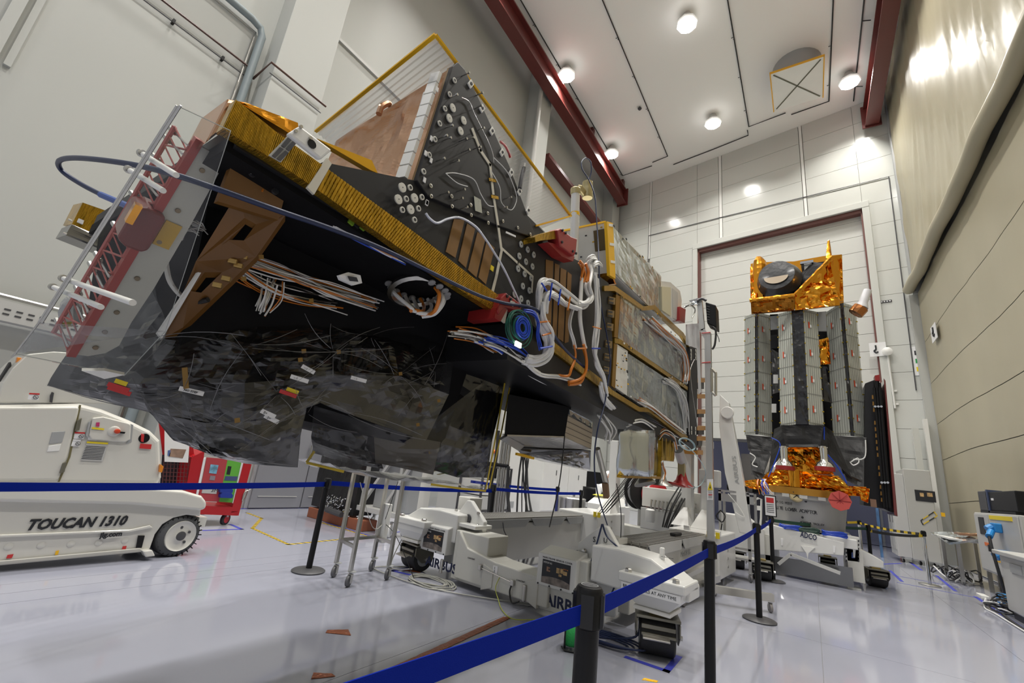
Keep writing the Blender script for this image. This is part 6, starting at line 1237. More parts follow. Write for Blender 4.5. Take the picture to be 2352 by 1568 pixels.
for k in range(7):
    a = V(-4.62+.05*(k % 4), 7.5, 1.75-.04*k); b = V(-4.45+.07*k, 7.3+.1*(k % 3), .03)
    o = tag(MB().tube(smoothpath([a, a.lerp(b, .4)+V(-.05, 0, 0), b]), .011 if k % 2 else .018, 6).build('hanging_cable', RUBBER), 'black cable hanging to the floor right of the bright steel column', 'cable', 'black cables beside the steel column')
t = thing('ribbed_bin', 'ribbed grey metal bin beside a black barrier post beyond the trolley', 'bin', (-4.35, 9.5, 0))
MB().lathe([(0, .26), (.02, .28), (.75, .30), (.78, .31), (.80, .29)], (-4.45, 9.5, 0), EZ, 24).build('drum', STEEL, t, smooth=30)
for k in range(12): MB().box((-4.45+.295*math.cos(k*PI/6), 9.5+.295*math.sin(k*PI/6), .38), (.02, .02, .7)).build('rib', STEEL, t)
t = thing('white_console', 'white box console with a yellow cloth on it, right of the ribbed bin', 'console', (-3.6, 9.6, 0))
MB().bb((-4.0, 9.3, .1), (-3.3, 10.0, .75)).build('body', WHITE, t, bevel=.015); MB().prism([(-4.0, 9.3, .75), (-3.3, 9.3, .75), (-3.4, 9.5, .90), (-3.9, 9.5, .90)], (0, .4, 0)).build('sloped_top', WHITE, t); MB().bb((-3.9, 9.36, 0), (-3.4, 9.9, .1)).build('feet', DGREY, t)
for k in range(7): MB().bb((-3.95+k*.08, 9.29, .58), (-3.91+k*.08, 9.3, .62)).build('printed_mark', INK, t)
tag(MB().slab((V(-3.95, 9.45, .92), V(-3.65, 9.45, .92), V(-3.65, 9.7, .93), V(-3.95, 9.7, .93)), 6, 6, .02, 9, 3, V(0, 0, -.012)).build('yellow_cloth', mat('yellow_cloth', (.65, .6, .08), .7)), 'crumpled yellow cloth lying on the white console', 'cloth')
# seated desk with monitor and the operator in white
t = thing('workbench', 'grey workbench with a dark monitor behind the operator in white', 'bench', (-4.9, 12.2, 0))
MB().bb((-5.6, 11.9, .78), (-4.2, 12.6, .82)).build('top', LGREY, t)
for x, y in ((-5.55, 11.95), (-4.25, 11.95), (-5.55, 12.55), (-4.25, 12.55)): MB().bb((x-.025, y-.025, 0), (x+.025, y+.025, .78)).build('leg', STEEL, t)
t = thing('monitor', 'black computer monitor on the grey workbench', 'monitor', (-5.0, 12.3, .82))
MB().bb((-5.35, 12.28, .95), (-4.65, 12.32, 1.42)).build('screen', BLACK, t, bevel=.008); MB().bb((-5.05, 12.3, .82), (-4.95, 12.34, 1.0)).build('stem', DGREY, t); MB().bb((-5.15, 12.2, .82), (-4.85, 12.4, .84)).build('foot', DGREY, t)
t = thing('office_chair', 'empty black office chair left of the seated person in white', 'chair', (-4.75, 11.0, 0))
MB().lathe([(0, .22), (.03, .24), (.06, .22)], (-4.75, 11.0, .46), EZ, 16).build('seat', BLACK, t, smooth=40); MB().loft([[V(-4.75+.2*u, 11.22-.06*(1-u*u), z) for u in np.linspace(-1, 1, 7)] for z in (.65, .75, .95, 1.02)], False, False).build('backrest', BLACK, t, solid=.05, smooth=60)
MB().cyl((-4.75, 11, .1), (-4.75, 11, .46), .03).build('column', STEEL, t); MB().tube([(-4.75, 11.2, .5), (-4.75, 11.25, .7)], .02).build('back_stem', STEEL, t)
for k in range(5): MB().beam((-4.75, 11, .11), (-4.75+.28*math.cos(k*1.2566), 11+.28*math.sin(k*1.2566), .06), .04, .03).lathe([(-.02, .03), (.02, .03)], (-4.75+.28*math.cos(k*1.2566), 11+.28*math.sin(k*1.2566), .03), (1, 0, 0), 8).build('base_arm', BLACK, t)
# ---- person
def person(x, y, face):
    P = thing('person', 'person in white clean-room overalls and hood, seated by the grey workbench beyond the trolley', 'person', (x, y, 0))
    j = [(0, .02, .58), (0, .01, .80), (0, -.01, 1.02), (0, -.02, 1.16), (0, -.05, 1.24),
         (.09, -.04, .56), (.13, -.44, .56), (.13, -.44, .12), (.13, -.56, .05), (-.09, -.04, .56), (-.13, -.44, .56), (-.13, -.44, .12), (-.13, -.56, .05),
         (.19, -.01, 1.08), (.25, -.06, .82), (.20, -.28, .78), (.19, -.34, .79), (-.19, -.01, 1.08), (-.25, -.06, .82), (-.20, -.28, .80), (-.19, -.34, .81)]
    rad = [.15, .135, .15, .06, .055, .10, .072, .048, .04, .10, .072, .048, .04, .075, .055, .042, .03, .075, .055, .042, .03]
    ed = [(0, 1), (1, 2), (2, 3), (3, 4), (0, 5), (5, 6), (6, 7), (7, 8), (0, 9), (9, 10), (10, 11), (11, 12), (2, 13), (13, 14), (14, 15), (15, 16), (2, 17), (17, 18), (18, 19), (19, 20)]
    ca, sa = math.cos(face), math.sin(face); rot = lambda p: (p[0]*ca-p[1]*sa, p[0]*sa+p[1]*ca, p[2])
    me = bpy.data.meshes.new('body'); me.from_pydata([rot(p) for p in j], ed, []); o = bpy.data.objects.new('body', me); COL.objects.link(o); o.parent = P
    sk = o.modifiers.new('skin', 'SKIN'); sk.use_smooth_shade = True
    if not me.skin_vertices: pass
    for i, v in enumerate(me.skin_vertices[0].data if me.skin_vertices else []): v.radius = (rad[i], rad[i]); v.use_root = (i == 0)
    o.modifiers.new('sub', 'SUBSURF').levels = 1; o.modifiers['sub'].render_levels = 2
    me.materials.append(mat('white_overall', (.82, .83, .85), .7, bump=.2, scale=14))
    SKIN = mat('skin', (.55, .33, .25), .5); R3 = lambda p: Vector(rot(p)) + P.location
    def ell(name, c, r, m, par=P, n=14, k=9):
        return MB().loft([[R3((c[0]+r[0]*math.sin(PI*(i+.02)/(k+.04))*math.cos(2*PI*a/n), c[1]+r[1]*math.sin(PI*(i+.02)/(k+.04))*math.sin(2*PI*a/n), c[2]+r[2]*math.cos(PI*(i+.02)/(k+.04)))) for a in range(n)] for i in range(k+1)]).build(name, m, par, smooth=180)
    hd = ell('head', (0, -.06, 1.32), (.075, .092, .115), SKIN)
    ell('hood', (0, -.04, 1.335), (.092, .095, .125), MATS['white_overall']); ell('mask', (0, -.135, 1.28), (.05, .03, .045), mat('pale_blue_mask', (.6, .72, .8), .7))
    ell('nose', (0, -.155, 1.32), (.012, .018, .02), SKIN)
    for s_ in (-1, 1): ell('eye', (.03*s_, -.142, 1.345), (.012, .008, .008), INK); ell('ear', (.078*s_, -.05, 1.32), (.01, .02, .03), SKIN)
    GLV = mat('blue_glove', (.2, .35, .6), .5)
    for s_ in (-1, 1):
        z0 = .79 if s_ > 0 else .81; h = MB().loft([[R3((.19*s_+a*w, y_-.04, z0+b*.016)) for a, b in ((-1, -1), (1, -1), (1, 1), (-1, 1))] for y_, w in ((-.29, .026), (-.33, .04), (-.37, .04))])
        for f, L in ((-.03, .06), (-.01, .07), (.01, .066), (.03, .05)): h.tube([R3((.19*s_+f, -.405, z0)), R3((.19*s_+f, -.405-L*.6, z0-.004)), R3((.19*s_+f, -.405-L, z0-.022))], .0085, 6)
        h.tube([R3((.19*s_-s_*.035, -.36, z0)), R3((.19*s_-s_*.06, -.39, z0-.01)), R3((.19*s_-s_*.055, -.42, z0-.016))], .010, 6); h.build('hand', GLV, P, smooth=60)
    return P
PX, PY = -3.93, 10.2
person(PX, PY, .9)
t = thing('stool', 'small round grey stool under the person in white overalls', 'stool', (PX, PY, 0))
MB().lathe([(0, .17), (.03, .18), (.05, .16)], (PX, PY+.02, .385), EZ, 16).build('seat', DGREY, t, smooth=40); MB().cyl((PX, PY+.02, .05), (PX, PY+.02, .39), .03).build('column', STEEL, t); MB().lathe([(0, .2), (.04, .19), (.05, .04)], (PX, PY+.02, 0), EZ, 16).build('base', STEEL, t)

# ================================================================ SECOND SATELLITE, STANDING UPRIGHT ON ITS ADAPTOR TROLLEY
Y2 = 10.4
S2 = thing('satellite', 'upright satellite with grey solar panels, gold foil top and black skirt, before the roll-up door', 'satellite', (-.1, 10.6, .0))
def G(px, py, y=Y2): return ony(px, py, y)
def gp(name, pts, m, y=Y2, th=.05, bevel=0, par=None):
    P = [G(*p[:2], p[2] if len(p) > 2 else y) for p in pts]; return MB().prism(P, (0, th, 0)).build(name, m, par or S2, bevel=bevel)
def gcr(name, q, m, nu=10, nv=10, amp=.02, seed=1, back=.05, freq=3.5, par=None):
    P = [G(*p) for p in q]; mb = MB().slab(P, nu, nv, amp, freq, seed, V(0, back, 0), .15); n0 = (nu+1)*(nv+1); return mb.build(name, m, par or S2)
CELL = mat('grey_solar_panel', (.52, .535, .48), .35, .1, bump=.1, scale=30)
GR2 = mat('panel_line', (.27, .275, .25), .5)
GEDGE = mat('black_foil_edge', (.014, .014, .016), .22, bump=.6, scale=10, kind='voronoi', coat=.4)
def panel(tl, tr, br, bl, yl, yr, label=None):
    """flat solar panel with cell columns; yl, yr depth of the left and right edge"""
    P = [G(*tl, yl), G(*tr, yr), G(*br, yr), G(*bl, yl)]; o = MB().prism(P, (0, .05, 0)).build('solar_panel', CELL, S2)
    nr = (P[1]-P[0]).cross(P[3]-P[0]).normalized(); nr = nr if nr.y < 0 else -nr; W_ = 7
    q = MB()
    for k in range(W_+1):
        u = k/W_; a, b = P[0].lerp(P[1], u), P[3].lerp(P[2], u); q.prism([a+nr*.004, a+nr*.004+(P[1]-P[0])*.02, b+nr*.004+(P[1]-P[0])*.02, b+nr*.004], nr*.003)
    for v in (.02, .25, .5, .74, .98):
        a, b = P[0].lerp(P[3], v), P[1].lerp(P[2], v); q.prism([a+nr*.004, b+nr*.004, b+nr*.004-V(0, 0, .012), a+nr*.004-V(0, 0, .012)], nr*.003)
    q.build('cell_line', GR2, o)
    for v in (.14, .39, .62, .87):
        c = P[0].lerp(P[3], v).lerp(P[1].lerp(P[2], v), .35); r_ = (P[1]-P[0]).normalized(); t_ = MB().box(c+nr*.012, (.025, .004, .13), (r_, nr, EZ)).build('red_tag', mat('orange_red_tag', (.62, .08, .03), .5), o)
        MB().box(c+nr*.012+r_*.035-V(0, 0, .02), (.035, .004, .06), (r_, nr, EZ)).build('white_tag', PAPER, o)
    for v in np.linspace(.03, .97, 11):
        for u, s_ in ((0, 1), (1, -1)): MB().box(P[0].lerp(P[1], u).lerp(P[3].lerp(P[2], u), v)+nr*.01, (.03, .012, .02), ((P[1]-P[0]).normalized(), nr, EZ)).build('clip', mat('yellow_clip', (.45, .33, .03), .4, .5), o)
    return o
def edge_strip(tl, tr, br, bl, y, m=GEDGE): return gcr('black_edge_foil', [(*tl, y), (*tr, y), (*br, y), (*bl, y)], m, 4, 22, .018, 3, .06)
panel((1711, 727), (1734, 718), (1735, 997), (1711, 999), 10.9, 10.75); edge_strip((1734, 718), (1741, 717), (1741, 997), (1735, 997), 10.73); panel((1741, 717), (1768, 724), (1773, 1003), (1741, 997), 10.75, 10.95)
panel((1787, 721), (1818, 713), (1828, 974), (1793, 979), 10.15, 9.95); edge_strip((1818, 713), (1844, 709), (1856, 974), (1828, 974), 9.92); panel((1844, 709), (1876, 716), (1892, 980), (1857, 974), 9.95, 10.15)
panel((1897, 717), (1929, 697), (1954, 1000), (1914, 1001), 10.95, 10.75); edge_strip((1929, 697), (1937, 695), (1962, 1001), (1954, 1000), 10.73); panel((1937, 695), (1964, 704), (1990, 1005), (1962, 1001), 10.75, 10.95)
# body between the panels
gp('body_core', [(1768, 722), (1898, 715), (1916, 1002), (1772, 1004)], BLKC, 10.95, .9)
gcr('gold_foil_patch', [(1880, 780, 10.6), (1903, 775, 10.6), (1908, 835, 10.6), (1884, 838, 10.6)], MLI, 8, 12, .05, 5, .06)
gp('grey_plate', [(1769, 726), (1788, 724), (1789, 755), (1770, 757)], GREY, 10.5, .04); gp('grey_plate', [(1878, 716), (1897, 716), (1899, 760), (1880, 760)], GREY, 10.5, .04)
gp('black_unit', [(1770, 770), (1786, 768), (1788, 800), (1771, 800)], BLACK, 10.45, .1); gcr('black_foil_bag', [(1771, 800, 10.5), (1788, 810, 10.4), (1790, 900, 10.4), (1774, 905, 10.5)], BLKFOIL, 5, 10, .04, 3, .05); gcr('black_foil_bag', [(1884, 840, 10.5), (1900, 842, 10.5), (1912, 925, 10.5), (1890, 920, 10.4)], BLKFOIL, 5, 10, .04, 6, .05)
for a, b in ((1781, 868), (1777, 935)): gp('white_plate', [(a-5, b-8), (a+6, b-8), (a+6, b+12), (a-5, b+12)], LGREY, 10.35, .03)
# black cloth skirt and legs
SK_ = mat('black_skirt_cloth', (.010, .010, .011), .6, bump=.35, scale=6)
def skirt(q, seed, nu=8, nv=8): return gcr('black_skirt', q, SK_, nu, nv, .03, seed, .08)
skirt([(1713, 998, 10.7), (1774, 1003, 10.7), (1772, 1038, 10.6), (1719, 1034, 10.6)], 1); skirt([(1722, 1034, 10.6), (1772, 1036, 10.55), (1752, 1092, 10.35), (1726, 1090, 10.4)], 2); skirt([(1728, 1080, 10.4), (1756, 1088, 10.3), (1750, 1100, 10.3), (1735, 1100, 10.35)], 7, 4, 3)
skirt([(1793, 976, 9.95), (1892, 976, 9.95), (1884, 1026, 9.95), (1806, 1026, 9.95)], 3, 12, 8); skirt([(1778, 985, 10.3), (1800, 975, 9.97), (1806, 1028, 9.96), (1764, 1086, 10.2)], 4); skirt([(1890, 975, 9.97), (1912, 990, 10.3), (1958, 1098, 10.2), (1884, 1026, 9.96)], 5)
skirt([(1914, 1000, 10.7), (1990, 1004, 10.7), (1986, 1040, 10.5), (1918, 1030, 10.5)], 6, 10, 6); skirt([(1920, 1030, 10.5), (1986, 1038, 10.5), (1982, 1108, 10.3), (1936, 1086, 10.25)], 8, 10, 10); skirt([(1940, 1086, 10.2), (1980, 1104, 10.25), (1974, 1118, 10.2), (1945, 1102, 10.2)], 9, 5, 4)
# gold foil base
gcr('gold_foil_base', [(1806, 1026, 10.15), (1884, 1026, 10.15), (1916, 1090, 10.15), (1776, 1086, 10.15)], MLI, 16, 12, .07, 11, .1, 4.5)
gcr('gold_foil_base', [(1762, 1084, 10.1), (1925, 1092, 10.1), (1955, 1122, 10.05), (1740, 1112, 10.05)], MLI, 24, 8, .07, 13, .1, 5)
gcr('gold_foil_base', [(1735, 1100, 10.2), (1800, 1105, 10.1), (1815, 1128, 10.15), (1742, 1120, 10.2)], MLI, 10, 5, .05, 15, .1, 6); gcr('gold_foil_base', [(1800, 1108, 10.1), (1990, 1118, 10.1), (1985, 1140, 10.2), (1815, 1130, 10.15)], MLI, 20, 5, .06, 17, .15, 6)
gcr('gold_foil_bag', [(1691, 1106, 10.4), (1740, 1100, 10.3), (1742, 1124, 10.3), (1700, 1118, 10.4)], MLI, 8, 5, .05, 19, .15, 6); gcr('gold_foil_bag', [(1970, 1118, 10.1), (1998, 1122, 10.1), (1994, 1155, 10.1), (1978, 1148, 10.1)], MLI, 8, 8, .06, 21, .1, 7)
for px, py in ((1803, 1062), (1894, 1064)):
    c = G(px, py+8, 9.85); e = MB().lathe([(0, .15), (.06, .13), (.10, .07), (.14, .06), (.30, .065), (.36, .05)], c, EZ, 18).build('thruster', CHROME, S2, smooth=45)
    MB().lathe([(-.07, .155), (0, .158)], c, EZ, 18).build('red_ring', REDP, e, smooth=40)
    for k in range(4): MB().lathe([(0, .012), (.02, .012)], c+V(.06*math.cos(k*1.57), .06*math.sin(k*1.57), .33), EZ, 8).build('bolt', CHROME, e)
c = G(1826, 1118, 9.95); MB().cyl(c, c+V(.0, 0, .3), .10, n=14).build('gold_tube', MLI, S2, smooth=50); cup = MB().lathe([(-.03, .02), (-.03, .12), (.02, .12), (.04, .1)], G(1830, 1137, 9.9), V(0, -1, .25), 18).build('sun_sensor', mat('pale_gold_cup', (.55, .45, .25), .3, .7), S2, smooth=40)
for k in range(2): MB().box(G(1830, 1137, 9.85), (.16, .01, .012), (V(1, 0, (-1)**k).normalized(), V(0, 1, 0), V((-1)**(k+1), 0, 1).normalized())).build('cross_mark', INK, cup)
c = G(1929, 1150, 9.75); rd = MB().lathe([(0, .165), (.02, .165)], c, V(0, -1, .15), 8).build('red_disc_cover', mat('red_disc', (.45, .06, .05), .5), S2)
for k in range(4): MB().box(c+V(0, -.024, .003), (.30, .006, .008), (V(math.cos(k*PI/4), 0, math.sin(k*PI/4)), V(0, 1, 0), V(-math.sin(k*PI/4), 0, math.cos(k*PI/4)))).build('rib', REDP, rd)
for pts, m_ in (([(1722, 1040), (1735, 1050), (1728, 1066), (1740, 1072)], WCABLE), ([(1772, 1005), (1792, 1020), (1780, 1060), (1765, 1095)], BLUEC), ([(1888, 1030), (1915, 1060), (1935, 1090), (1945, 1110)], BLUEC), ([(1955, 1060), (1970, 1052), (1972, 1062), (1960, 1068), (1952, 1060)], WCABLE), ([(1988, 1010), (1986, 1050), (1960, 1055)], WCABLE), ([(1893, 980), (1893, 1010)], BLUEC)):
    MB().tube(smoothpath([G(a, b, 10.0) for a, b in pts]), .010, 5).build('sensor_cable', m_, S2, smooth=60)
rnd = random.Random(9)
for k in range(10):
    x0 = 1738+rnd.random()*25; MB().tube(smoothpath([G(x0, 1100, 10.05), G(x0+rnd.uniform(-6, 14), 1114, 9.95), G(x0+rnd.uniform(0, 25), 1135, 9.95)]), .008, 5).build('sensor_cable', (BLUEC, WCABLE, OCABLE)[k % 3], S2)
# gold foil top: angled trough with black camera dome
YT = 10.2
gp('gold_back_wall', [(1724, 606), (1738, 602), (1824, 600), (1890, 588), (1934, 584), (1938, 700), (1730, 715)], mat('gold_backing', (.5, .22, .02), .3, .9), 10.9, .06)
gcr('gold_foil_top', [(1724, 692, 9.75), (1826, 680, 9.75), (1824, 712, 9.8), (1726, 720, 9.8)], mat('dark_gold_foil', (.35, .14, .02), .14, 1, bump=.4, scale=6, kind='voronoi'), 14, 8, .05, 2, .05)
gcr('gold_foil_top', [(1826, 680, 9.75), (1906, 596, 9.95), (1930, 700, 9.95), (1826, 712, 9.8)], MLI, 16, 16, .08, 4, .05)
gcr('gold_foil_top', [(1898, 590, 9.95), (1934, 584, 10.1), (1938, 690, 10.2), (1904, 700, 9.9)], MLI, 12, 18, .06, 6, .05, 5)
for a, b in (((1722, 690, 9.72), (1826, 678, 9.72)), ((1826, 678, 9.72), (1912, 590, 9.9))):
    MB().tube([G(*a).lerp(G(*b), t_)+V(0, .01*noise.noise(Vector((t_*9, 1, 1))), .015*noise.noise(Vector((t_*9, 3, 1)))) for t_ in np.linspace(0, 1, 14)], .045, 8).build('gold_foil_rim', MLI, S2)
MB().loft([[G(*p) for p in ((1896, 596, 9.9), (1910, 592, 9.9), (1912, 590, 10.05), (1898, 594, 10.05))], [G(*p) for p in ((1900, 552, 9.95), (1905, 550, 9.95), (1906, 550, 10.05), (1901, 551, 10.05))]]).build('gold_foil_fin', MLI, S2, bevel=.02)
MB().loft([[G(1744, 600, 10.1)+V(.13*math.cos(a), .13*math.sin(a), -.5+z_+.03*noise.noise(Vector((math.cos(a)*2, z_*5, 1)))) * 1 if False else G(1746, 640, 10.2)+V(r_*math.cos(a), r_*math.sin(a), z_+.02*noise.noise(Vector((math.cos(a)*2, z_*5, 1)))) for a in np.linspace(0, 2*PI, 11)[:-1]] for z_, r_ in ((-.5, .14), (0, .15), (.3, .14), (.42, .12), (.52, .06))]).build('gold_foil_post', MLI, S2)
gcr('gold_foil_top', [(1723, 612, 10.3), (1740, 612, 10.3), (1738, 690, 10.0), (1724, 690, 10.0)], MLI, 5, 12, .04, 9, .1, 6)
dc_ = G(1790, 646, 10.1); ax_ = V(-.14, -.95, .12).normalized()
BK2 = mat('black_shiny_foil', (.016, .016, .019), .12, bump=.25, scale=5, coat=1.0)
MB().lathe([(-.35, .43), (-.1, .44), (.02, .42), (.10, .38)], dc_, ax_, 32).build('camera_barrel', BK2, S2, smooth=50)
MB().lathe([(.05, .42), (.20, .36), (.28, .33), (.30, .02)], dc_, ax_, 32).build('camera_foil_cover', mat('black_crumpled_foil', (.02, .021, .024), .35, bump=1.0, scale=4.5, coat=.1), S2, smooth=50)
o_ = dc_+ax_*.305; r_ = ax_.cross(EZ).normalized(); u_ = r_.cross(ax_).normalized()
MB().prism([o_+r_*(.22*math.cos(a))*1.0+u_*(.16*math.sin(a)-.06) for a in np.linspace(PI, 2*PI, 14)], ax_*.012).build('lens_window', mat('cream_lens', (.6, .5, .38), .15, .3), S2)
gcr('black_liner', [(1800, 690, 10.0), (1826, 676, 9.95), (1900, 606, 10.2), (1860, 600, 10.6)], BLKC, 8, 8, .03, 3, .05)
gp('black_head_unit', [(1840, 607), (1895, 600), (1893, 640), (1850, 660)], BLACK, 10.55, .2); gp('grey_window', [(1847, 608), (1872, 605), (1872, 627), (1848, 629)], mat('pale_window', (.55, .55, .53), .15), 10.45, .05); gp('silver_bar', [(1838, 601), (1868, 596), (1868, 602), (1838, 606)], CHROME, 10.4, .06)
hc = G(1978, 706, 10.4); MB().cyl(hc+V(-.1, 0, -.12), hc, .13, n=12).build('copper_mount', mat('copper_foil_wrap', (.45, .18, .06), .25, .9, bump=.4, scale=8, kind='voronoi'), S2); MB().lathe([(0, .115), (.05, .10), (.12, .075), (.36, .07), (.38, .065)], hc, V(.14, 0, .38), 16).build('white_horn', mat('white_film_horn', (.72, .72, .74), .35), S2, smooth=50)
# folded solar wing at the right side
for k, (a, b, c_, d_, y, m_) in enumerate((((1987, 880), (2008, 872), (2030, 1168), (1984, 1160), 10.75, CARBON), ((2008, 872), (2017, 876), (2042, 1174), (2030, 1168), 10.6, BLACK), ((2017, 876), (2024, 880), (2052, 1178), (2042, 1174), 10.7, CARBON), ((2030, 868), (2034, 874), (2062, 1186), (2054, 1182), 10.5, mat('dark_red_panel', (.14, .02, .015), .15, coat=.6)))):
    P = [G(*p, y) for p in (a, b, c_, d_)]; w_ = MB().prism(P, (.0, .9, 0)).build('wing_panel', m_, S2, bevel=.006)
for px0, px1, y in ((2002, 2009, 10.58), (2014, 2019, 10.55)):
    for k in range(17):
        u = (k+.5)/17
        if k in (3, 10, 13) or (px0 > 2010 and k % 3 == 1): continue
        cx = px0+22*u; cy = 905+250*u; MB().prism([G(cx, cy-5, y), G(cx+6, cy-4, y), G(cx+6, cy+4, y), G(cx, cy+4, y)], (0, -.02, 0)).build('amber_patch', mat('brown_amber_patch', (.34, .17, .03), .5), S2)
for px in (2008, 2014, 2020): MB().tube([G(px, 890, 10.5), G(px+24, 1165, 10.5)], .022, 6).build('black_rod', BLACK, S2)
for py in (934, 1108):
    for px in (2006, 2013, 2020): MB().lathe([(0, .03), (.04, .02)], G(px+(py-890)*.085, py, 10.48), (0, -1, 0), 8).build('hinge', CHROME, S2)
gp('red_block', [(2009, 862), (2020, 860), (2021, 874), (2010, 874)], REDP, 10.6, .2)
MB().prism([G(*p, 10.52) for p in ((1998, 1145), (2012, 1147), (2014, 1165), (2000, 1163))], (0, -.02, 0)).build('foil_window', mat('coppery_window', (.3, .18, .12), .3, .6), S2)
# adaptor cone
CN = thing('satellite_adaptor', 'grey conical satellite adaptor ring with stencilled lettering, under the gold foil base', 'adaptor', (-.1, 10.5, .75))
ca_ = V(-.12, 10.55, 0)
MB().lathe([(.80, .62), (.84, .66), (.86, .60), (1.30, .66), (1.33, .70), (1.40, .70), (1.42, .60)], ca_, EZ, 40).build('cone', mat('adaptor_grey', (.36, .36, .35), .4, .4), CN, smooth=40)
MB().lathe([(1.40, .72), (1.52, .72)], ca_, EZ, 40).build('gold_band', mat('amber_band', (.5, .25, .04), .35, .6), CN, smooth=40)
for k in range(9): MB().box(ca_+V(.70*math.cos(-PI*k/8), .70*math.sin(-PI*k/8), 1.37), (.12, .03, .06), (V(-math.sin(-PI*k/8), math.cos(-PI*k/8), 0), V(math.cos(-PI*k/8), math.sin(-PI*k/8), 0), EZ)).build('clamp', LGREY, CN)
def cone_text(s, ang, z, size, w):
    n_ = len(s)
    for i, ch in enumerate(s):
        if ch == ' ': continue
        a = ang+(i-n_/2+.5)*w/n_; R_ = .605+(z-.86)*.136+.004; d = V(math.sin(a), -math.cos(a), 0); text(ch, ca_+d*R_+V(0, 0, z), V(math.cos(a), math.sin(a), 0), EZ, size, INK, CN, 'stencil_letter')
cone_text('SATELLITE LOWER ADAPTOR', -.42, 1.10, .085, 1.35); cone_text('METOP-SG MGSE', -.62, 1.21, .06, .65)
cone_text('ADAPTOR TROLLEY', .15, .92, .05, .6)
for a, z_ in ((-.1, 1.3), (.05, 1.3), (-.05, 1.02)): MB().lathe([(0, .02), (.008, .02)], ca_+V(math.sin(a)*.66, -math.cos(a)*.66, z_), V(math.sin(a), -math.cos(a), 0), 10).build('target_mark', INK, CN)
MB().lathe([(0, .08), (.006, .08)], ca_+V(.0, -.60, .88), V(0, -1, .1), 18).build('port', INK, CN)
# adaptor trolley
AT = thing('trolley', 'white adaptor trolley with outriggers carrying the upright second satellite', 'trolley', (-.1, 10.6, 0))
def ap(name, pts, y, th, m=TW2, bevel=.012): return MB().prism([ony(a, b, y) for a, b in pts], (0, th, 0)).build(name, m, AT, bevel=bevel)
ap('front_beam', [(1770, 1204), (1940, 1246), (1938, 1276), (1775, 1262)], 9.8, .4)
MB().bb((-.8, 9.9, .62), (.6, 11.4, .78)).build('deck', TW2, AT, bevel=.015)
MB().bb((-.85, 9.85, .12), (-.62, 11.5, .62)).build('side_beam', TW_, AT); MB().bb((.45, 10.0, .12), (.66, 11.5, .62)).build('side_beam', TW_, AT)
MB().loft([[V(-1.45, 9.6, .3), V(-1.0, 9.6, .3), V(-1.0, 9.95, .3), V(-1.45, 9.95, .3)], [V(-1.45, 9.6, .92), V(-1.0, 9.6, .92), V(-1.0, 9.95, .92), V(-1.45, 9.95, .92)]]).loft([[V(-1.0, 9.6, .3), V(-.75, 9.75, .3), V(-.75, 9.95, .3), V(-1.0, 9.95, .3)], [V(-1.0, 9.6, .9), V(-.75, 9.75, .72), V(-.75, 9.95, .72), V(-1.0, 9.95, .9)]]).build('outrigger', TW2, AT, bevel=.015)
ap('outrigger', [(1938, 1240), (2010, 1278), (2030, 1290), (2030, 1305), (1960, 1295), (1936, 1270)], 10.3, .3)
ap('triangle_plate', [(1840, 1253), (1872, 1257), (1857, 1270), (1855, 1284), (1852, 1270)], 9.78, .02, WHITE, 0)
for px in (1796, 1916): ap('bolt_slot', [(px-3, 1236+(px-1796)*.14), (px+3, 1237+(px-1796)*.14), (px+2, 1252+(px-1796)*.14), (px-2, 1252+(px-1796)*.14)], 9.79, .02, PAPER, 0)
text('ADCO', ony(1838, 1232, 9.785), ony(1875, 1241, 9.785)-ony(1838, 1232, 9.785), EZ, .13, NAVYINK, AT, width=.24, bold=.003); text('SATELLITE HANDLING', ony(1838, 1240, 9.785), ony(1875, 1249, 9.785)-ony(1838, 1240, 9.785), EZ, .03, GREY, AT, 'label_text', width=.24)
jk = ap('jack', [(1942, 1228), (1974, 1234), (1976, 1292), (1942, 1288)], 10.0, .14); ap('jack_leg', [(1953, 1288), (1972, 1291), (1972, 1328), (1954, 1326)], 10.03, .1); ap('jack_crank', [(1958, 1238), (1967, 1240), (1964, 1280), (1960, 1280)], 9.97, .03, STEEL, 0); ap('blue_label', [(1956, 1268), (1964, 1269), (1964, 1282), (1956, 1281)], 9.985, .01, mat('navy_label', (.03, .07, .25), .5), 0)
for k in range(6):
    for px in (1944, 1972): ap('hole', [(px-1.5, 1240+k*9), (px+1.5, 1240+k*9), (px+1.5, 1244+k*9), (px-1.5, 1244+k*9)], 9.99, .01, INK, 0)
MB().bb((.42, 9.98, 0), (.6, 10.14, .02)).build('jack_pad', LGREY, AT)
MB().prism([(-.75, 9.85, .04), (.5, 9.85, .04), (.5, 9.85, .34), (-.75, 9.85, .30)], (0, .02, 0)).build('belly_plate', mat('dull_mirror_plate', (.20, .20, .20), .2, .8), AT)
for a, b in (((1788, 1295), (1816, 1272)), ((1816, 1272), (1930, 1316))): MB().beam(ony(*a, 9.6), ony(*b, 9.6), .05, .04, (0, 1, 0)).build('tow_bar', LGREY, AT)
castor((.88, 10.9, 0), .25, AT, .15, .26); castor((-1.2, 9.75, 0), .1, AT, .14, .24); castor((.2, 11.6, 0), 0, AT, .14, .24)
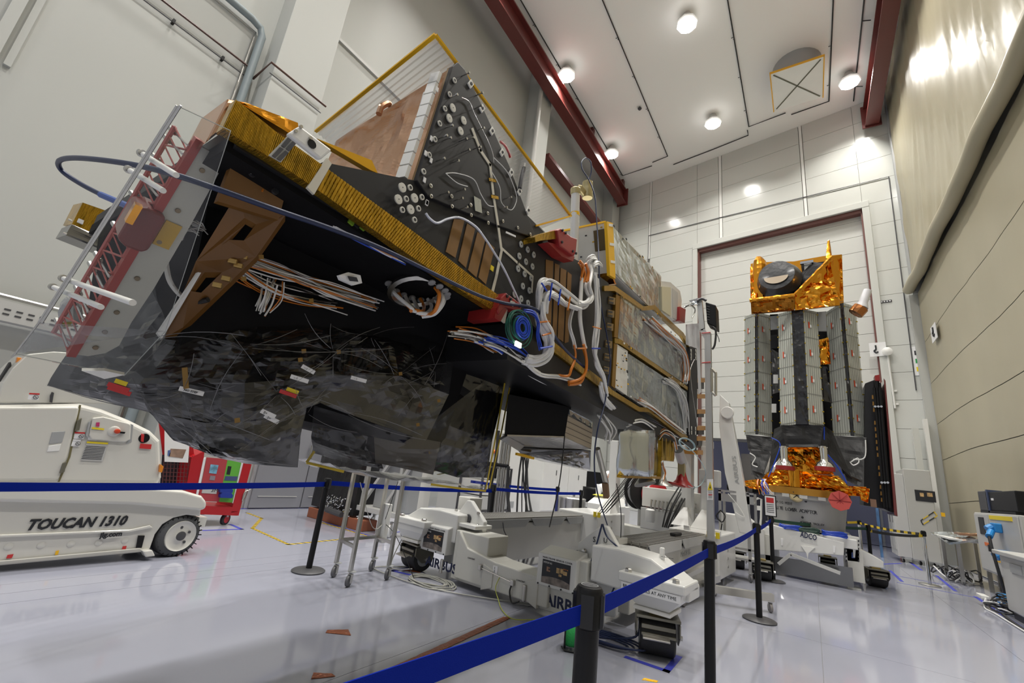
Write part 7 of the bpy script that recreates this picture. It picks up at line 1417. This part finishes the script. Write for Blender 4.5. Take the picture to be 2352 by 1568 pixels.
for k, (x, m_, lb) in enumerate(((-.35, BLUEC, 'coiled blue cable lying on the left of the adaptor trolley deck'), (-.1, mat('dark_green_cable', (.03, .07, .05), .5), 'coiled dark green cable lying on the adaptor trolley deck'), (.28, BLUEC, 'coiled blue cable lying on the right of the adaptor trolley deck'))):
    t = thing('cable_coil', lb, 'cable', (x, 9.98, .78))
    rnd = random.Random(k)
    for i in range(6): MB().tube([V(x, 9.86, .795+.012*i)+V(.17*math.cos(a)+.02*rnd.random(), .07*math.sin(a), .01*math.sin(3*a+i)) for a in np.linspace(0, 2*PI, 17)[:-1]], .010, 5, True).build('turn', m_, t)
t = thing('hand_trolley_handle', 'white U-shaped handle of a trolley seen left of the second satellite adaptor', 'handle', (-1.35, 10.3, 0))
MB().tube([ony(1737, 1190, 10.3), ony(1735, 1148, 10.3), ony(1741, 1144, 10.3), ony(1749, 1146, 10.3), ony(1748, 1190, 10.3), V(-.95, 10.3, 0.0)], .02, 6).tube([ony(1737, 1190, 10.3), V(-1.05, 10.3, 0)], .02, 6).build('tube', WHITE, t); MB().prism([ony(*p, 10.29) for p in ((1733, 1160), (1749, 1162), (1748, 1172), (1733, 1171))], (0, .02, 0)).build('plate', WHITE, t)
# ================================================================ ALUMINIUM PROFILE STAND WITH BLACK UNIT, AND STAINLESS CART
PS = thing('profile_stand', 'tall aluminium profile stand on castors with a black box at its top', 'stand', (-1.2, 6.4, 0))
a0 = V(-1.13, 6.45, .16); a1 = ony(1607, 690, 6.45)
def prof(mb, a, b, w=.08):
    mb.beam(a, b, w, w, (0, 1, 0)); d = (b-a).normalized(); s_ = d.cross(V(0, 1, 0)).normalized()
    for q in (-.022, .022): mb.beam(a+s_*q-V(0, w/2, 0), b+s_*q-V(0, w/2, 0), .008, .008, (0, 1, 0))
    return mb
kn = ony(1613, 745, 6.45); k2 = ony(1626, 765, 6.45)
prof(MB(), V(k2.x+.02, 6.45, .1), k2).build('profile_post', ALU, PS); prof(MB(), kn-V(0, 0, .1), a1, .07).build('profile_post', ALU, PS); prof(MB(), kn-V(0, 0, .08), k2-V(0, 0, .1), .07).build('profile_joint', ALU, PS)
for z_ in (3.3, 3.45): pass
bx_ = [ony(*p, 6.4) for p in ((1620, 693), (1644, 700), (1646, 752), (1624, 742))]
ub = MB().prism(bx_, (0, .25, 0)).build('black_unit', BLACK, PS, bevel=.012)
for k in range(6): MB().prism([ony(1623, 702+k*6, 6.395), ony(1630, 704+k*6, 6.395), ony(1630, 705.5+k*6, 6.395), ony(1623, 703.5+k*6, 6.395)], (0, -.004, 0)).build('grille_slot', DGREY, ub)
MB().tube(smoothpath([ony(*p, 6.38) for p in ((1600, 692), (1612, 686), (1622, 690))]), .02, 6).build('arm', DGREY, PS); MB().slab([ony(*p, 6.38) for p in ((1582, 690), (1604, 684), (1606, 698), (1590, 700))], 6, 4, .02, 12, 3, V(0, .03, 0)).build('foil_wrap', SILVER, PS)
MB().tube(smoothpath([ony(*p, 6.36) for p in ((1636, 750), (1644, 760), (1642, 790), (1636, 802))]), .015, 6).build('black_cable', RUBBER, PS); MB().tube(smoothpath([ony(*p, 6.36) for p in ((1640, 755), (1650, 775), (1652, 785))]), .005, 5).build('thin_wire', RUBBER, PS)
fr_ = [ony(*p, 6.42) for p in ((1634, 846), (1644, 856), (1644, 908), (1635, 900))]
for i in range(4): MB().tube([fr_[i], fr_[(i+1) % 4]], .02, 6).build('frame_bar', ALU, PS)
MB().prism(fr_, (0, .01, 0)).build('clear_pane', ACRYL, PS)
gw = [ony(*p, 6.5) for p in ((1576, 742), (1606, 740), (1612, 905), (1600, 905), (1576, 800))]
MB().prism([ony(*p, 6.6) for p in ((1575, 745), (1606, 742), (1610, 900), (1604, 905), (1600, 800), (1575, 790))], (0, .02, 0)).build('white_panel', WHITE, PS)
for py in (765, 833): MB().tube([ony(1612, py, 6.38), ony(1632, py-2, 6.38)], .008, 5).build('red_cable_tie', REDL, PS)
wn = MB().prism([ony(*p, 6.38) for p in ((1624, 1100), (1638, 1100), (1638, 1148), (1624, 1148))], (0, .006, 0)).build('warning_sign', PAPER, PS); MB().prism([ony(*p, 6.37) for p in ((1631, 1105), (1637, 1125), (1625, 1125))], (0, .004, 0)).build('yellow_triangle', YELLOW, wn); MB().prism([ony(*p, 6.365) for p in ((1631, 1112), (1632.5, 1121), (1629.5, 1121))], (0, .003, 0)).build('bolt_mark', INK, wn)
for k in range(3): MB().prism([ony(*p, 6.37) for p in ((1627, 1130+k*5), (1636, 1130+k*5), (1636, 1132+k*5), (1627, 1132+k*5))], (0, .003, 0)).build('printed_line', REDL if k == 1 else GREY, wn)
prof(MB(), V(-1.3, 5.85, .2), V(-1.1, 7.0, .2)).build('profile_foot', ALU, PS); prof(MB(), V(-1.14, 6.4, .16), V(-.45, 6.72, .16)).build('profile_foot', ALU, PS); MB().beam(V(-1.3, 5.9, .3), V(-1.1, 6.5, .42), .05, .05).build('profile_brace', ALU, PS)
for x, y in ((-1.29, 5.9), (-1.12, 6.9), (-.48, 6.70)): swivel((x, y, 0), PS, .05, mat('grey_rubber_wheel', (.28, .26, .25), .5))
MB().bb((-1.34, 5.82, .12), (-1.25, 5.92, .36)).build('castor_post', DGREY, PS)
SC = thing('stainless_cart', 'stainless steel tube cart with a black box on top left of the second satellite', 'cart', (-1.05, 8.6, 0))
pc = [(-1.28, 8.35), (-.86, 8.35), (-1.28, 8.8), (-.80, 8.8)]
for x, y in pc: MB().bb((x-.02, y-.02, .12), (x+.02, y+.02, 1.32)).build('post', STEEL, SC); swivel((x, y, 0), SC, .055)
for z_, th in ((1.30, .03), (1.15, .12), (.30, .03), (.45, .03)): MB().bb((-1.30, 8.33, z_), (-.78, 8.36, z_+th)).build('rail', STEEL, SC)
MB().bb((-1.28, 8.35, 1.16), (-.80, 8.8, 1.18)).bb((-1.28, 8.35, .3), (-.80, 8.8, .32)).build('shelf', LGREY, SC)
MB().tube(smoothpath([(-1.27, 8.32, 1.0), (-1.33, 8.3, .9), (-1.25, 8.3, .82), (-1.2, 8.3, .92), (-1.27, 8.32, 1.0)]), .01, 5).tube(smoothpath([(-1.25, 8.32, .8), (-1.27, 8.3, .6), (-1.22, 8.3, .4), (-1.15, 8.28, .1)]), .01, 5).build('hanging_cord', RUBBER, SC)
MB().tube(smoothpath([(-1.15, 8.3, 1.28), (-1.0, 8.3, 1.1), (-.92, 8.3, .95), (-1.05, 8.3, 1.0)]), .007, 5).build('white_cord', WCABLE, SC)
t = thing('black_case', 'flat black case resting on the stainless steel cart', 'case', (-1.05, 8.5, 1.33)); MB().bb((-1.18, 8.38, 1.335), (-.88, 8.75, 1.43)).build('body', BLACK, t, bevel=.02); MB().bb((-1.1, 8.42, 1.43), (-.96, 8.7, 1.45)).build('lid', DGREY, t, bevel=.01)
# dim things in the room behind the door
tag(MB().box(F(5.1, 1.55, -3.6), (1.6, .08, 3.1), (FU, FN, EZ)).build('projection_screen', mat('beige_screen', (.45, .42, .36), .6)), 'beige screen panel in the dim room under the roll-up door', 'screen')
t = thing('dark_desk', 'dark cluttered desk in the room behind the roll-up door', 'desk', F(4.6, 0, -3.2)); MB().box(F(4.8, .7, -3.2), (2.2, .7, 1.4), (FU, FN, EZ)).build('body', mat('dark_navy_desk', (.04, .04, .06), .5), t, bevel=.02); MB().box(F(5.1, 1.45, -3.2), (.5, .05, .4), (FU, FN, EZ)).build('screen', BLACK, t)
t = thing('spot_lamp', 'small bright spot lamp shining in the room behind the roll-up door', 'lamp', F(4.35, 2.5, -3.3)); MB().lathe([(0, .10), (.05, .12)], F(4.35, 2.7, -3.1), FN, 12).build('lens', GLOW, t); MB().cyl(F(4.35, 2.65, -3.15), F(4.35, 0, -3.15), .03).build('stand', DGREY, t)
# ================================================================ RIGHT SIDE
KC = thing('grey_cabinet', 'tall grey control cabinet on castors by the far right corner, taped mark on it', 'cabinet', (2.6, 17.2, 0))
def K(px, py, y): return ony(px, py, y)
kb = [K(2083, 1096, 17.0), K(2142, 1084, 17.0)]
xl, xr = K(2088, 1200, 17.0).x, K(2152, 1200, 17.0).x
MB().bb((xl, 17.0, .12), (xr, 18.3, 2.5)).build('body', mat('cabinet_grey', (.46, .46, .43), .4), KC, bevel=.015)
MB().bb((xl-.30, 17.05, .14), (xl, 18.3, 2.35)).build('front_frame', LGREY, KC, bevel=.01)
for y in (17.2, 17.75): MB().bb((xl-.315, y, .3), (xl-.30, y+.45, 2.2)).build('door', LGREY, KC); MB().bb((xl-.325, y+.02, 1.0), (xl-.31, y+.05, 1.5)).build('handle', DGREY, KC)
MB().bb((xl+.2, 16.985, 1.66), (xl+.62, 16.995, 1.95)).build('poster', INK, KC); MB().bb((xl+.3, 16.98, 1.78), (xl+.38, 16.986, 1.88)).bb((xl+.45, 16.98, 1.8), (xl+.56, 16.986, 1.9)).build('printed_satellite', MATS['printed_gold'], KC)
for a, b in (((.25, 1.15), (.55, 1.42)), ((.28, 1.05), (.60, 1.32)), ((.25, 1.15), (.28, 1.05)), ((.55, 1.42), (.60, 1.32))): MB().beam((xl+a[0], 16.99, a[1]), (xl+b[0], 16.99, b[1]), .02, .008, (0, 1, 0)).build('yellow_black_tape', STRIPE, KC)
MB().bb((xl+.68, 16.985, 1.32), (xl+.76, 16.995, 1.42)).build('amber_label', ATAPE, KC)
for x in (xl-.2, xl+.15, xr-.15): swivel((x, 17.1, 0), KC, .05, BLACK)
t = tag(MB().bb((xl-.62, 17.6, .9), (xl-.6, 17.9, 1.9)).bb((xl-.64, 17.55, 0), (xl-.58, 17.6, 2.0)).build('blue_poster_board', mat('blue_poster', (.06, .14, .28), .5, var=.5, scale=9)), 'blue picture board standing behind the grey control cabinet', 'poster board')
FT = thing('foil_table', 'small steel table covered with silver foil parts against the tarpaulin wall', 'table', (2.8, 14.4, 0))
for x in (2.55, 3.1):
    for y in (13.8, 15.2): MB().bb((x-.03, y-.03, .06), (x+.03, y+.03, .86)).build('leg', STEEL, FT); swivel((x, y, 0), FT, .035)
MB().bb((2.4, 13.7, .86), (3.2, 15.4, .90)).build('top', WHITE, FT, bevel=.006)
tag(MB().slab((V(2.36, 13.65, .80), V(2.36, 15.3, .93), V(2.85, 15.2, 1.02), V(2.85, 13.65, .96)), 16, 8, .05, 4, 3, V(.03, 0, -.03)).build('silver_foil', SILVER), 'crumpled silver foil blanket spread over the steel table', 'foil')
tag(MB().slab((V(2.6, 13.8, 1.02), V(2.6, 14.3, 1.02), V(3.0, 14.3, 1.06), V(3.0, 13.8, 1.06)), 8, 8, .04, 9, 3, V(0, 0, -.04)).build('copper_foil', COPPER), 'small copper coloured foil roll on the silver foil', 'foil')
tag(MB().bb((3.3, 15.2, .5), (3.34, 15.7, .95)).bb((3.3, 15.42, 0), (3.33, 15.46, .5)).build('red_sign', mat('dim_red_sign', (.35, .03, .03), .5)), 'dull red sign low on the tarpaulin wall behind the foil table', 'sign')
EB = thing('electrical_box', 'grey electrical distribution box with blue sockets at the right edge', 'electrical box', (3.05, 12.3, 0))
EBM = mat('cabinet_pale_grey', (.50, .50, .48), .4)
MB().bb((2.83, 11.02, .38), (3.34, 13.57, 1.48)).build('body', EBM, EB, bevel=.015); MB().bb((2.81, 11.08, .42), (2.83, 12.58, 1.45)).bb((2.81, 12.64, .42), (2.83, 13.52, 1.45)).build('door', EBM, EB, bevel=.006)
for x in (2.88, 3.28):
    for y in (11.15, 13.42): MB().bb((x-.03, y-.03, 0), (x+.03, y+.03, .38)).build('leg', STEEL, EB)
MB().bb((2.80, 11.3, 1.37), (2.81, 12.5, 1.44)).build('yellow_label', YELLOW, EB); MB().bb((2.80, 12.88, 1.07), (2.81, 13.22, 1.39)).build('poster', INK, EB); MB().bb((2.80, 12.8, .87), (2.81, 13.05, .93)).build('orange_label', mat('orange_label', (.7, .15, .02), .5), EB); MB().bb((2.80, 11.83, .63), (2.81, 12.47, .68)).build('amber_label', ATAPE, EB)
MB().bb((2.78, 12.7, .78), (2.81, 12.78, .9)).build('latch', BLACK, EB)
SB = mat('socket_blue', (.02, .22, .55), .4)
for z_, y in ((1.23, 12.0), (.79, 11.83)):
    s_ = MB().bb((2.71, y-.13, z_-.08), (2.81, y+.13, z_+.08)).build('socket', SB, EB, bevel=.018); MB().cyl((2.71, y, z_), (2.64, y-.02, z_-.05), .07, n=12).build('socket_cap', SB, s_)
MB().cyl((2.67, 11.92, 1.16), (2.60, 11.78, 1.07), .05, n=12).build('plug', SB, EB); MB().tube(smoothpath([(2.60, 11.78, 1.07), (2.60, 11.72, .84), (2.64, 11.72, .44), (2.72, 11.95, .05)]), .023, 6).build('plug_cable', RUBBER, EB)
for k in range(4): MB().tube(smoothpath([(3.2, 11.0-.035*k, 1.48), (3.05, 10.92-.035*k, 1.2), (3.02, 10.9-.035*k, .72), (2.98, 10.9, .14)]), .028, 6).build('side_cable', RUBBER, EB)
MN = thing('monitor', 'black flat monitor in a case on top of the electrical box at the right edge', 'monitor', (3.05, 12.2, 1.48))
MB().bb((2.90, 11.31, 1.53), (3.06, 12.76, 1.88)).build('screen', BLACK, MN, bevel=.015); MB().bb((2.88, 12.78, 1.53), (3.08, 13.34, 1.90)).build('side_unit', DGREY, MN, bevel=.015); MB().bb((2.88, 12.74, 1.50), (3.10, 12.82, 1.92)).build('hinge_post', mat('navy_hinge', (.05, .07, .14), .4), MN); MB().bb((2.88, 11.37, 1.482), (3.1, 13.34, 1.53)).build('base', BLACK, MN); MB().bb((2.89, 12.47, 1.72), (2.90, 12.59, 1.76)).build('label', PAPER, MN)
BU = thing('grey_unit', 'grey floor unit with louvres and a paper notice in the bottom right corner', 'unit', (2.7, 9, 0))
MB().bb((2.36, 8.2, .1), (3.0, 10.35, .86)).build('body', LGREY, BU, bevel=.02); MB().bb((2.3, 8.15, .86), (3.02, 10.42, .92)).build('lid', LGREY, BU, bevel=.012); MB().bb((2.4, 8.25, 0), (2.95, 10.3, .1)).build('plinth', DGREY, BU)
for k in range(2): MB().bb((2.345, 9.45+k*-.55, .66), (2.36, 9.9+k*-.55, .78)).build('louvre', GREY, BU)
MB().bb((2.345, 9.0, .3), (2.36, 9.25, .5)).build('paper_notice', PAPER, BU); MB().bb((2.34, 9.05, .4), (2.346, 9.2, .46)).build('yellow_stripe', YELLOW, BU)
t = thing('cable_heap', 'heap of black and white cables with a white socket block under the electrical box', 'cables', (2.45, 10.8, 0)); rnd = random.Random(4)
for k in range(14):
    c = V(2.35+.25*rnd.random(), 10.5+.5*rnd.random(), .02+.015*k*rnd.random()); r_ = .12+.08*rnd.random(); MB().tube([c+V(r_*math.cos(a), r_*1.3*math.sin(a), .03*math.sin(2*a+k)+.03) for a in np.linspace(0, 2*PI, 14)[:-1]], .012, 5, True).build('turn', RUBBER if k % 4 else WCABLE, t)
MB().bb((2.2, 10.9, .12), (2.3, 11.2, .17)).build('socket_block', WHITE, t, bevel=.01); MB().tube(smoothpath([(2.25, 10.9, .14), (2.18, 10.7, .02), (2.2, 10.3, .015), (2.2, 9.8, .015), (2.2, 9.0, .015)]), .012, 5).build('lead', WCABLE, t); MB().bb((2.45, 11.0, .02), (2.68, 11.3, .22)).build('blue_plug', SB, t, bevel=.03); MB().tube(smoothpath([(2.3, 10.4, .02), (2.25, 9.8, .02), (2.22, 9.0, .02)]), .02, 5).build('lead', RUBBER, t)
t = thing('cable_heap', 'tangle of black cables on the floor under the foil table', 'cables', (2.7, 14.5, 0))
for k in range(9):
    c = V(2.45+.4*rnd.random(), 14.1+1.2*rnd.random(), .03); r_ = .12+.12*rnd.random(); MB().tube([c+V(r_*math.cos(a), r_*1.6*math.sin(a), .10*(1+math.sin(2*a+k))) for a in np.linspace(0, 2*PI, 14)[:-1]], .014, 5, True).build('turn', RUBBER if k % 4 else WCABLE, t)
# ================================================================ FLOOR MARKINGS
def ftape(pts, w, label, m=BLUET, name='floor_tape', group=None):
    mb = MB()
    for a, b in zip(pts[:-1], pts[1:]):
        d = (V(*b, 0)-V(*a, 0)).normalized(); mb.beam(V(*a, .0012)-d*w/2, V(*b, .0012)+d*w/2, w, .0016)
    return tag(mb.build(name, m), label, 'tape', group)
ftape([(-1.25, 3.87), (-.96, 3.87), (-.96, 4.24)], .05, 'blue tape corner on the floor in front of the near trolley wheel')
ftape([(-4.10, 4.36), (-4.08, 4.05), (-3.78, 4.12)], .05, 'blue tape corner on the floor beside the left trolley wheel')
ftape([(-4.06, 4.2), (-3.9, 4.28)], .05, 'short orange tape strip on the floor beside the left trolley wheel', mat('orange_tape', (.55, .14, .03), .5))
ftape([(-6.93, 3.24), (-6.89, 3.72), (-7.29, 3.75)], .05, 'blue tape corner on the floor by the red tool cart wheel')
ftape([(-5.86, 5.2), (-7.1, 5.26)], .04, 'blue tape line along the terracotta blocks')
ftape([(-5.86, 5.22), (-6.05, 6.2)], .04, 'blue tape line before the curved pale panel')
HZ = bpy.data.materials.new('floor_hazard_stripes'); HZ.use_nodes = True; stripes(HZ, 4.0, (0, 0, .75))
ftape([(-8.3, 4.5), (-7.72, 4.45), (-6.92, 3.89), (-5.75, 3.76), (-5.83, 5.16), (-7.1, 5.19)], .05, 'yellow and black hazard tape outline on the floor before the grey door', HZ)
ftape([(2.37, 12.12), (2.27, 9.42)], .06, 'blue tape line on the floor running to the right edge')
ftape([(2.31, 14.9), (2.17, 12.45)], .06, 'blue tape line on the floor beside the chrome post')
ftape([(1.41, 14.17), (1.40, 12.41)], .06, 'blue tape line on the floor behind the corner barrier post')
ftape([(2.2, 17.5), (2.15, 15.6)], .07, 'blue tape line on the floor before the grey control cabinet'); ftape([(1.3, 15.2), (1.9, 16.6)], .06, 'faint blue tape line beyond the wheel of the adaptor trolley')
ftape([(1.3, 13.3), (2.35, 13.2)], .03, 'thin blue line across the floor left of the foil table'); ftape([(1.3, 12.1), (2.4, 12.0)], .03, 'thin blue line across the floor by the chrome post foot')
# copper tape strip running under the near belt
mb = MB(); a, b = onz(770, 1600), onz(1165, 1418); n = 40; vs = []
for i in range(n+1):
    p = a.lerp(b, i/n); s_ = V(.03+.008*noise.noise(Vector((i*.7, 0, 0))), .02, 0); vs += [p-s_+V(0, 0, .003), p+V(0, 0, .006+.004*noise.noise(Vector((i*.9, 3, 0)))), p+s_+V(0, 0, .003)]
mb.add(vs, [(i*3+j, i*3+j+1, i*3+j+4, i*3+j+3) for i in range(n) for j in (0, 1)])
tag(mb.build('copper_tape', mat('copper_tape', (.30, .085, .03), .35, .4, bump=.5, scale=30), solid=.003), 'long wrinkled reddish copper tape strip on the floor in the foreground', 'tape')
tag(MB().slab([onz(715, 1558, .004), onz(770, 1552, .004), onz(762, 1546, .004), onz(720, 1544, .004)], 6, 3, .004, 20, 2, V(0, 0, -.003)).build('copper_tape', MATS['copper_tape']), 'torn copper tape scrap at the bottom of the picture', 'tape')
tag(MB().slab([onz(748, 1452, .004), onz(806, 1458, .004), onz(800, 1445, .004), onz(752, 1446, .004)], 6, 3, .004, 20, 2, V(0, 0, -.003)).build('copper_tape', MATS['copper_tape']), 'small copper tape scrap on the shaded floor in the foreground', 'tape')
tag(MB().slab([onz(1480, 1556, .003), onz(1512, 1563, .003), onz(1508, 1566, .003), onz(1474, 1560, .003)], 6, 2, .004, 20, 2, V(0, 0, -.003)).build('amber_scrap', ATAPE), 'curled amber tape scrap on the floor beside the nearest posts', 'tape')

GT.location.x += .32; SC.location.y += .13; bpy.data.objects['black_case'].location.y += .13
